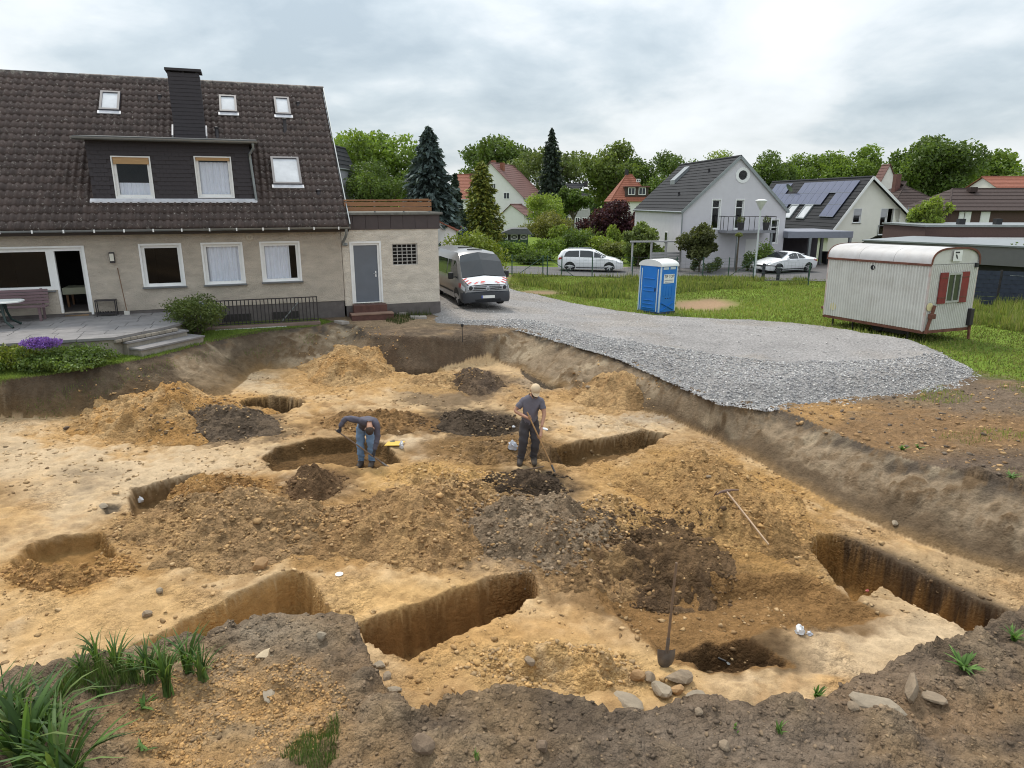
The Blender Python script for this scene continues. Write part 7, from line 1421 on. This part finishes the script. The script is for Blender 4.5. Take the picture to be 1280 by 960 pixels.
wood1 = pm('ash_wood', (.36, .20, .08), rough=.6, var=.2, scale=3, stretch=(6, 6, 1)); wood2 = pm('dark_ash', (.17, .11, .07), rough=.7, var=.25, scale=4, dirt=.4); wood3 = pm('pale_ash', (.46, .32, .21), rough=.7, var=.2, scale=4)
def diggers():
    b = on(gnd, 661, 579); B1 = (b[0], b[1], b[2] + .0)
    J = dict(pelvis=((.0, 0, .93), (.15, .11)), waist=((.02, -.01, 1.08), (.155, .115)), chest=((.06, -.03, 1.33), (.185, .125)), neck=((.09, -.06, 1.50), .058), head=((.115, -.105, 1.62), (.075, .088)), crown=((.12, -.12, 1.70), (.06, .07)),
             sh_r=((-.12, -.03, 1.385), .07), el_r=((-.30, -.08, 1.18), .044), wr_r=((-.04, -.29, 1.10), .030), sh_l=((.24, -.04, 1.385), .07), el_l=((.31, -.14, 1.14), .044), wr_l=((.245, -.33, .92), .030),
             hip_r=((-.09, 0, .88), .105), kn_r=((-.12, -.10, .50), .078), an_r=((-.17, .0, .11), .058), toe_r=((-.21, -.22, .04), .036), hip_l=((.10, 0, .88), .105), kn_l=((.14, -.06, .50), .078), an_l=((.10, .06, .11), .058), toe_l=((.12, -.19, .04), .036))
    h0 = Vector((-.03, -.37, 1.20)); h1 = Vector((.50, -.62, .08)); ax = h1 - h0; p1 = h0 + ax * .06; p2 = h0 + ax * .40
    person('person in grey t-shirt, dark trousers and tan cap, standing and working with a long tool', B1, 0, J, pm('grey_tee', (.135, .125, .15), rough=.9, var=.12, scale=6, bump=.3, bscale=20), pm('work_trousers', (.055, .05, .055), rough=.9, var=.2, scale=7, bump=.4, bscale=18, dirt=.35, dirtcol=(.15, .12, .09)), pm('boots_brown', (.045, .035, .03), rough=.8, var=.2, dirt=.5, dirtcol=(.2, .15, .1)),
           pm('cap_tan', (.60, .46, .30), rough=.9, var=.08), pm('hair_dark', (.05, .035, .025), rough=.8, var=.3, scale=30), (.1, -.75, -.62), False, [(p1, ax, J['wr_r'][0], 1), (p2, ax, J['wr_l'][0], -1)], m_skin, True, hairlen=.05)
    shaft_tool('long_hoe', 'wooden handled hoe in the hands of the standing person', B1, 0, h0 - ax.normalized() * .05, h1, wood1, 'hoe')
    b = on(gnd, 459, 583); B2 = (b[0], b[1], b[2])
    J = dict(pelvis=((.0, .05, .90), (.145, .12)), waist=((.06, -.05, 1.02), (.14, .11)), chest=((.14, -.27, 1.14), (.165, .115)), neck=((.20, -.44, 1.14), .056), head=((.22, -.54, 1.03), (.075, .088)), crown=((.225, -.58, .96), (.062, .07)),
             sh_r=((-.03, -.33, 1.15), .06), el_r=((-.31, -.33, 1.20), .046), wr_r=((-.42, -.36, .98), .033), sh_l=((.33, -.36, 1.09), .06), el_l=((.345, -.42, .80), .046), wr_l=((.27, -.46, .54), .033),
             hip_r=((-.10, .05, .87), .098), kn_r=((-.12, -.01, .48), .064), an_r=((-.13, .05, .10), .047), toe_r=((-.16, -.17, .04), .036), hip_l=((.10, .05, .87), .098), kn_l=((.11, -.01, .48), .064), an_l=((.10, .04, .10), .047), toe_l=((.10, -.18, .04), .036))
    h0 = Vector((-.52, -.42, .98)); h1 = Vector((.56, -.58, .22)); ax = h1 - h0; p1 = h0 + ax * .06; p2 = h0 + ax * .70
    J['wr_r'] = (tuple(p1 + Vector((.03, .05, .10))), .033); J['wr_l'] = (tuple(p2 + Vector((.05, .05, .12))), .033)
    person('person in dark blue jacket and blue jeans, bending over with a long tool', B2, 0, J, pm('navy_jacket', (.085, .08, .105), rough=.85, var=.15, scale=6, bump=.3, bscale=18), pm('blue_jeans', (.16, .25, .38), rough=.9, var=.4, scale=4, bump=.3, bscale=25, dirt=.3, dirtcol=(.3, .32, .36)), pm('boots_brown', (1, 1, 1)), None, pm('hair_brown', (.045, .03, .022), rough=.8, var=.3, scale=30), (.0, .8, -.6), True,
           [(p1, ax, J['wr_r'][0], 1), (p2, ax, J['wr_l'][0], -1)], pm('work_glove', (.025, .025, .032), rough=.8, var=.2), cloth='jacket')
    shaft_tool('long_shovel', 'dark handled shovel in the hands of the bending person', B2, 0, h0, h1, wood2, 'shovel')
diggers()
def loose_tools():
    a = on(heapz, 960, 688); b = on(heapz, 907, 622); A = Vector(a) + Vector((0, 0, .03)); Bq = Vector(b) + Vector((0, 0, .05)); d = (Bq - A)
    L = d.length; d = d * min(1, 1.35 / L); q = [A + d * k for k in np.linspace(0, 1, 20)]; up_ = max(0, max(float(heapz(v.x, v.y)) - v.z for v in q)) + .015; A = A + Vector((0, 0, up_)); Bq = A + d; shaft_tool('mattock', 'rusty mattock with pale handle lying on the big orange heap', tuple(A), 0, (0, 0, 0), Bq - A, wood3, 'pick')
    a = on(heapz, 834, 833); shaft_tool('standing_shovel', 'shovel standing upright beside the stone pile at the near edge', a, 0, (.03, .02, 1.42), (-.02, -.02, .26), wood2, 'shovel')
    a = on(heapz, 908, 831); t = thing('trowel', 'small hand trowel lying in the dark hollow', 'trowel', (a[0], a[1], a[2] + .03), R(-40)); MB().tube([(-.12, 0, .02), (-.01, 0, .02)], .014, 8).build('handle', m_black, t); MB().prism([(0, -.01), (.03, -.04), (.15, 0), (.03, .04), (0, .01)], .01, .016, 'xy').build('blade', m_zinc, t)
    a = on(heapz, 663, 588); t = thing('loose_pole', 'short dark pole lying at the feet of the standing person', 'pole', (a[0], a[1], a[2] + .02), R(18)); MB().tube([(-.3, 0, 0), (.3, 0, .03)], .014, 8).build('shaft', wood2, t)
loose_tools()
# ------------------------------------------------------------------ bags, markers, stones, small plants
def G_(x, y): return on(heapz, x, y)
def crumple(name, label, x, y, w, d, h, mat, seed, cat='bag', lift=0.):
    """small crumpled bag: a pinched, creased closed sheet"""
    g = np.random.default_rng(seed); p = G_(x, y); V = []; n, m = 12, 8
    for i in range(m + 1):
        t = i / m * math.pi
        for j in range(n):
            a = 2 * math.pi * j / n; r = math.sin(t) ** .7 * (1 + .75 * (g.random() - .5)) * (1 - .45 * i / m); V.append((w / 2 * r * math.cos(a), d / 2 * r * math.sin(a), h * (.5 - .5 * math.cos(t)) * (1 + .5 * (g.random() - .5))))
    F = [(i * n + j, i * n + (j + 1) % n, (i + 1) * n + (j + 1) % n, (i + 1) * n + j) for i in range(m) for j in range(n)]
    o = MB().add(V, F).build(name, mat, None, smooth=50); o.location = (p[0], p[1], p[2] + lift - .01); o.rotation_euler = (0, 0, g.random() * 3); tag(o, label, cat); return o
m_bag = pm('clear_bag', (.50, .52, .58), rough=.25, var=.15, scale=12, spec=.7); m_wbag = pm('white_bag', (.72, .73, .75), rough=.4, var=.1, scale=14)
crumple('plastic_bag', 'grey plastic bag beside the left foot of the standing person', 641, 562, .26, .18, .2, m_bag, 701)
crumple('plastic_bag', 'white plastic bag right of the yellow board', 502, 560, .16, .12, .16, m_wbag, 702)
crumple('plastic_bag', 'crumpled clear bag on the pale slab of ground at the right', 1000, 791, .16, .14, .11, m_wbag, 703)
crumple('plastic_bag', 'small clear bag with a find beside the crumpled bag at the right', 1012, 793, .10, .09, .05, m_bag, 704)
crumple('plastic_bag', 'small white bag in the corner of the small square trench', 174, 628, .2, .14, .12, m_wbag, 705)
crumple('plastic_bag', 'white bag at the edge of the hollow left of the bending person', 365, 562, .15, .12, .2, m_wbag, 706)
crumple('paper_scrap', 'flat white scrap beside the trench behind the standing person', 680, 536, .24, .16, .03, m_wbag, 707, 'paper')
crumple('paper_scrap', 'tiny red and white scrap at the tip of the long right trench', 1084, 739, .06, .05, .04, pm('red_white', (.7, .2, .18), rough=.6, var=.4, scale=30), 708, 'paper')
crumple('paper_scrap', 'white scrap left of the standing person near the dark heap', 642, 534, .10, .08, .05, m_wbag, 709, 'paper')
def marks():
    p = G_(424, 718); o = MB().lathe([(.055, 0), (.06, .006), (.055, .012), (.01, .014)], (0, 0, 0), 20).build('white_disc', pm('white_disc', (.8, .8, .78), rough=.5), None, smooth=40); o.location = p; tag(o, 'small round white disc lying between the two near trenches', 'marker')
    p = G_(490, 557); t = thing('yellow_board', 'yellow board lying right behind the bending person', 'board', (p[0], p[1], p[2] + .03), R(4)); MB().prism([(-.16, -.10), (.20, -.10), (.28, .16), (-.10, .16)], 0, .012, 'xy').build('board', pm('yellow_board', (.62, .40, .06), rough=.6, var=.1), t); MB().box(-.05, .05, .12, .15, .0125, .03).build('clip', m_zinc, t)
    p = G_(578, 424); t = thing('survey_prism', 'thin black survey rod standing at the far edge of the pit', 'survey rod', p); MB().tube([(0, 0, -.1), (0, 0, .45)], .012, 6).build('rod', m_black, t); MB().cbox((0, 0, .44), (.09, .05, .09)).build('head', m_black, t, bevel=.02)
marks()
def rockmesh(seed, sx, sy, sz, col, name='stone'):
    bm = bmesh.new(); bmesh.ops.create_icosphere(bm, subdivisions=2, radius=1); g = np.random.default_rng(seed); pl = [(Vector(g.normal(size=3)).normalized(), .55 + .3 * g.random()) for _ in range(9)]
    for v in bm.verts:
        for n, d in pl:
            k = v.co.dot(n)
            if k > d: v.co -= n * (k - d) * .92
        v.co *= 1 + (g.random() - .5) * .06; v.co = Vector((v.co.x * sx, v.co.y * sy, v.co.z * sz))
    me = bpy.data.meshes.new(name); bm.to_mesh(me); bm.free(); me.materials.append(pm('stone_%d' % (int(col[0] * 1000)), col, rough=.9, var=.25, scale=9, bump=.6, bscale=30, dirt=.4, dirtcol=(.12, .095, .07))); return me
st = lin(150, 132, 110) * .8; sg_ = lin(158, 144, 124) * .8; so_ = lin(176, 140, 98) * .8
STN = [(797, 848, .10, .09, .08, so_, 'squarish orange stone at the left of the stone pile'), (812, 850, .10, .08, .07, st, 'second stone from the left in the stone pile'), (850, 850, .20, .13, .08, st, 'broad dark stone at the back of the stone pile'), (826, 864, .17, .12, .07, sg_, 'pale flat stone at the front of the stone pile'), (868, 874, .15, .12, .06, sg_, 'grey slab at the right end of the stone pile'), (784, 877, .22, .14, .04, sg_, 'pale slab lying left of the stone pile'), (846, 866, .10, .09, .07, so_, 'small brown stone in the middle of the stone pile'),
       (1096, 884, .26, .16, .06, sg_, 'large flat greenish slab at the right near edge'), (1138, 866, .20, .06, .13, st, 'tilted pale flagstone leaning behind the flat slab'), (1162, 872, .16, .10, .04, st, 'low flat stone right of the tilted flagstone'), (1066, 884, .07, .06, .04, st, 'small stone left of the flat slab'),
       (527, 935, .13, .11, .10, lin(128, 108, 88) * .8, 'big rounded lump of earth at the bottom edge'), (678, 937, .07, .06, .06, lin(128, 108, 92) * .8, 'rounded clod right of the big lump at the bottom edge'), (873, 892, .05, .045, .04, st, 'small rounded stone on the near edge right of the pile'), (905, 934, .07, .05, .045, st, 'pale pebble at the bottom edge below the flat slab'),
       (334, 818, .13, .08, .02, lin(196, 176, 146) * .8, 'pale flat slab on the near left mound'), (336, 869, .11, .07, .02, sg_, 'grey flat slab at the top of the orange crumbs'), (326, 709, .15, .11, .11, so_, 'angular tan block at the foot of the broad brown heap'), (200, 740, .07, .05, .05, sg_, 'small pale stone on the left pit floor'), (184, 769, .08, .06, .05, st, 'tan stone above the near left trench'), (402, 798, .07, .06, .06, sg_, 'grey stone near the crest of the near left mound'), (297, 793, .05, .045, .04, sg_, 'small grey stone on the crest of the near left mound'),
       (474, 832, .10, .06, .04, sg_, 'uppermost flat stone of the row along the notch'), (483, 848, .10, .06, .04, st, 'second flat stone of the row along the notch'), (492, 864, .10, .06, .04, sg_, 'third flat stone of the row along the notch'), (500, 878, .09, .05, .04, st, 'lowest flat stone of the row along the notch'), (1246, 812, .0, .0, .0, st, ''), (662, 829, .08, .07, .06, st, 'block of clay right of the near trench'), (136, 636, .0, 0, 0, st, ''), (130, 634, .12, .08, .05, sg_, 'flat grey stone on the pale floor left of the square trench'), (84, 536, .08, .06, .05, lin(100, 84, 70) * .8, 'dark clod on the pale floor below the lawn bank'), (886, 597, .06, .05, .04, st, 'stone on top of the mattock heap'), (1118, 655, .09, .06, .05, sg_, 'stone at the foot of the right bank'), (925, 468 + 30, .05, .04, .02, so_, 'ochre stone lying on the gravel slope'), (735, 505 - 20, .1, .08, .05, st, 'flat stone on the far pit floor below the orange heap')]
for i, (x, y, a, b, c, col, lb) in enumerate(STN):
    if not lb: continue
    p = G_(x, y); o = link('stone', rockmesh(720 + i, a, b, c, tuple(col))); o.location = (p[0], p[1], p[2] + c * .45); o.rotation_euler = ((.1 if c > .04 else .03) * math.sin(i), .1 * math.cos(i), i * 1.7); tag(o, lb, 'stone', 'loose stones')
for i, (x, y) in enumerate(((523, 398), (452, 393), (427, 404), (500, 393))):
    p = S_(x, y); o = MB().box(-.28, .28, -.14, .14, -.05, .05).build('paving_block', pm('old_paving', (.30, .27, .24), rough=.9, var=.25, scale=6, bump=.4, bscale=30), None, bevel=.015); o.location = (p[0], p[1], p[2] + .03); o.rotation_euler = (.05, .04, .3 + i); tag(o, ['loose paving block in front of the weeds by the annex', 'loose paving block below the brick steps', 'loose paving block below the house corner', 'loose paving block right of the brick steps'][i], 'paving block', 'loose paving blocks')
# long leaves of garden plants on the near edge
def ribbons(g, n, h, w, spread, cols, bend=.5, base=.06, seg=5, tip=.15):
    V = []; F = []; C = []
    for i in range(n):
        a = g.random() * 6.283; hh = h * (.55 + .55 * g.random()); r0 = base * math.sqrt(g.random()); x0, y0 = r0 * math.cos(a * 1.7 + 1), r0 * math.sin(a * 1.7 + 1); sp = spread * (.3 + .9 * g.random()); bd = bend * g.random(); ww = w * (.7 + .6 * g.random()); k0 = len(V); c = np.array(cols[g.integers(0, len(cols))]) * (.7 + .6 * g.random()); ta = a + 1.57 + (g.random() - .5)
        for s in range(seg + 1):
            t = s / seg; o = sp * t + bd * hh * t ** 3; z = hh * (t - .45 * bd * t ** 3) ; wd = ww * (.75 + .5 * t) * (1 - t ** 3) + ww * tip * (s < seg) * .3
            cx, cy = x0 + math.cos(a) * o, y0 + math.sin(a) * o; dx, dy = math.cos(ta) * wd / 2, math.sin(ta) * wd / 2
            V += [(cx - dx, cy - dy, z), (cx, cy, z + wd * .12), (cx + dx, cy + dy, z)]; C += [c, c * 1.1, c]
        for s in range(seg):
            q = k0 + s * 3; F += [(q, q + 1, q + 4, q + 3), (q + 1, q + 2, q + 5, q + 4)]
    return np.array(V), np.array(F), np.array(C)
IR = [(.075, .135, .035), (.10, .17, .045), (.055, .105, .03), (.13, .18, .055)]
def blade_plant(name, label, x, y, n, h, w, spread, seed, cols=IR, bend=.5, base=.06, cat='plant', group=None, dz=0.):
    p = G_(x, y); V, F, C = ribbons(np.random.default_rng(seed), n, h, w, spread, cols, bend, base); t = thing(name, label, cat, (p[0], p[1], p[2] + dz), 0, group); link('leaves', npmesh('leaves', V, F, LEAF, C, smooth=True), t); return t
ig = 'iris plants on the near edge'
for i, (x, y, n, h, w, sp, lb) in enumerate([(40, 960, 70, .80, .045, .26, 'largest iris clump in the bottom left corner'), (-10, 935, 60, .72, .045, .28, 'iris clump cut by the left picture edge'), (88, 975, 50, .62, .042, .32, 'iris clump with leaves arching right in the bottom left corner'), (70, 905, 34, .58, .034, .14, 'upright iris clump behind the bottom left corner'), (212, 868, 22, .46, .026, .07, 'tallest upright iris on the near left mound'), (190, 852, 26, .36, .024, .10, 'iris left of the tallest one on the mound'), (238, 842, 26, .36, .024, .12, 'iris right of the tallest one on the mound'), (150, 838, 24, .30, .022, .11, 'small iris left on the crest of the mound'), (125, 836, 18, .34, .02, .08, 'thin grassy iris furthest left on the crest'), (128, 870, 9, .16, .02, .08, 'single small iris in front of the crest'), (255, 850, 20, .28, .022, .12, 'rightmost low iris on the crest of the mound'), (170, 845, 22, .26, .02, .12, 'low spreading iris in the middle of the crest'), (105, 846, 20, .24, .02, .12, 'low iris at the left end of the crest'), (30, 895, 26, .34, .024, .16, 'low leafy clump behind the large bottom left clump')]):
    h *= 1.35 if i > 3 else 1.0; n = int(n * 1.5) if i > 3 else n
    blade_plant('iris', lb, x, y, n, h, w, sp, 760 + i, group=ig, base=.05 if i > 3 else .12, bend=.6 if i > 3 else .9)
wg = 'weeds on bare soil'
for i, (x, y, n, h, w, sp, bd, lb) in enumerate([(1205, 836, 34, .16, .035, .14, .9, 'leafy green weed on the near right slope'), (1022, 872, 26, .14, .03, .08, .6, 'weed at the lip left of the flat slab'), (180, 884, 14, .10, .03, .10, .9, 'low rosette weed on the near left mound'), (975, 915, 30, .10, .007, .06, .5, 'tuft of thin grass at the bottom right'), (598, 948, 14, .12, .008, .05, .5, 'grass tuft at the bottom edge in the middle'), (1268, 800, 26, .14, .02, .1, .7, 'weed at the right picture edge'), (180, 935, 8, .08, .025, .08, .9, 'small dark seedling left of the orange crumbs'), (920, 382 + 530, 6, .05, .02, .03, .6, 'tiny seedling at the near right edge'), (1265, 598, 20, .12, .03, .12, .8, 'green weed above the right bank at the picture edge'), (1128, 562, 18, .10, .03, .1, .8, 'weed above the right bank'), (1148, 560, 10, .08, .03, .08, .8, 'smaller weed right of the weed above the right bank'), (870, 478, 10, .12, .012, .06, .6, 'weed growing on the bank below the gravel')]):
    blade_plant('weed', lb, x, y, n, h, w, sp, 780 + i, cols=[(.10, .19, .04), (.13, .23, .055), (.08, .15, .035)], bend=bd, base=.04, group=wg, cat='weed')
pp = G_(6, 868); t = thing('poppy', 'red flower at the left picture edge', 'flower', pp); MB().tube([(0, 0, 0), (.02, 0, .3), (.01, -.02, .42)], .005, 6).build('stem', pm('stem_green', (.06, .1, .03)), t); V, F, C = ribbons(np.random.default_rng(7), 7, .05, .05, .03, [(.6, .04, .03)], .3, .005, 3); o = link('petals', npmesh('petals', V, F, LEAF, C), t); o.location = (.01, -.02, .41)
gg = [(.07, .115, .03), (.09, .14, .04), (.12, .15, .06)]
grass('edge_grass', Sp([(350, 960), (375, 935), (420, 905), (440, 915), (430, 945), (400, 975)]), 1500, .04, .16, .006, gg, 801, zf=heapz, label='tuft of grass at the bottom edge right of the orange crumbs', nsc=2.5, thr=.42)
grass('edge_grass', Sp([(100, 838), (260, 822), (270, 850), (60, 880)]), 2600, .05, .2, .008, gg, 802, zf=heapz, label='thin grass between the irises on the near left mound', nsc=2.5, thr=.4)
grass('soil_grass', Sp([(1150, 575), (1290, 590), (1300, 535), (1180, 540)]), 1500, .03, .12, .012, gp, 803, zf=heapz, label='sparse grass on the soil at the right edge', nsc=1.0, thr=.58)
grass('soil_grass', Sp([(1090, 502), (1240, 470), (1300, 478), (1300, 500), (1180, 505)]), 1500, .03, .12, .015, gp, 804, zf=heapz, label='grass thinning out at the end of the gravel', nsc=1.0, thr=.5)
grass('rim_grass', Sp([(0, 476), (60, 471), (130, 460), (200, 447), (265, 429), (330, 417), (400, 410), (400, 414), (330, 421), (265, 434), (200, 452), (130, 465), (60, 476), (0, 481)]), 5000, .03, .12, .012, [(.11, .155, .035), (.09, .13, .03)], 805, zf=heapz, label='grass hanging over the lip of the lawn', nsc=2., thr=.4)
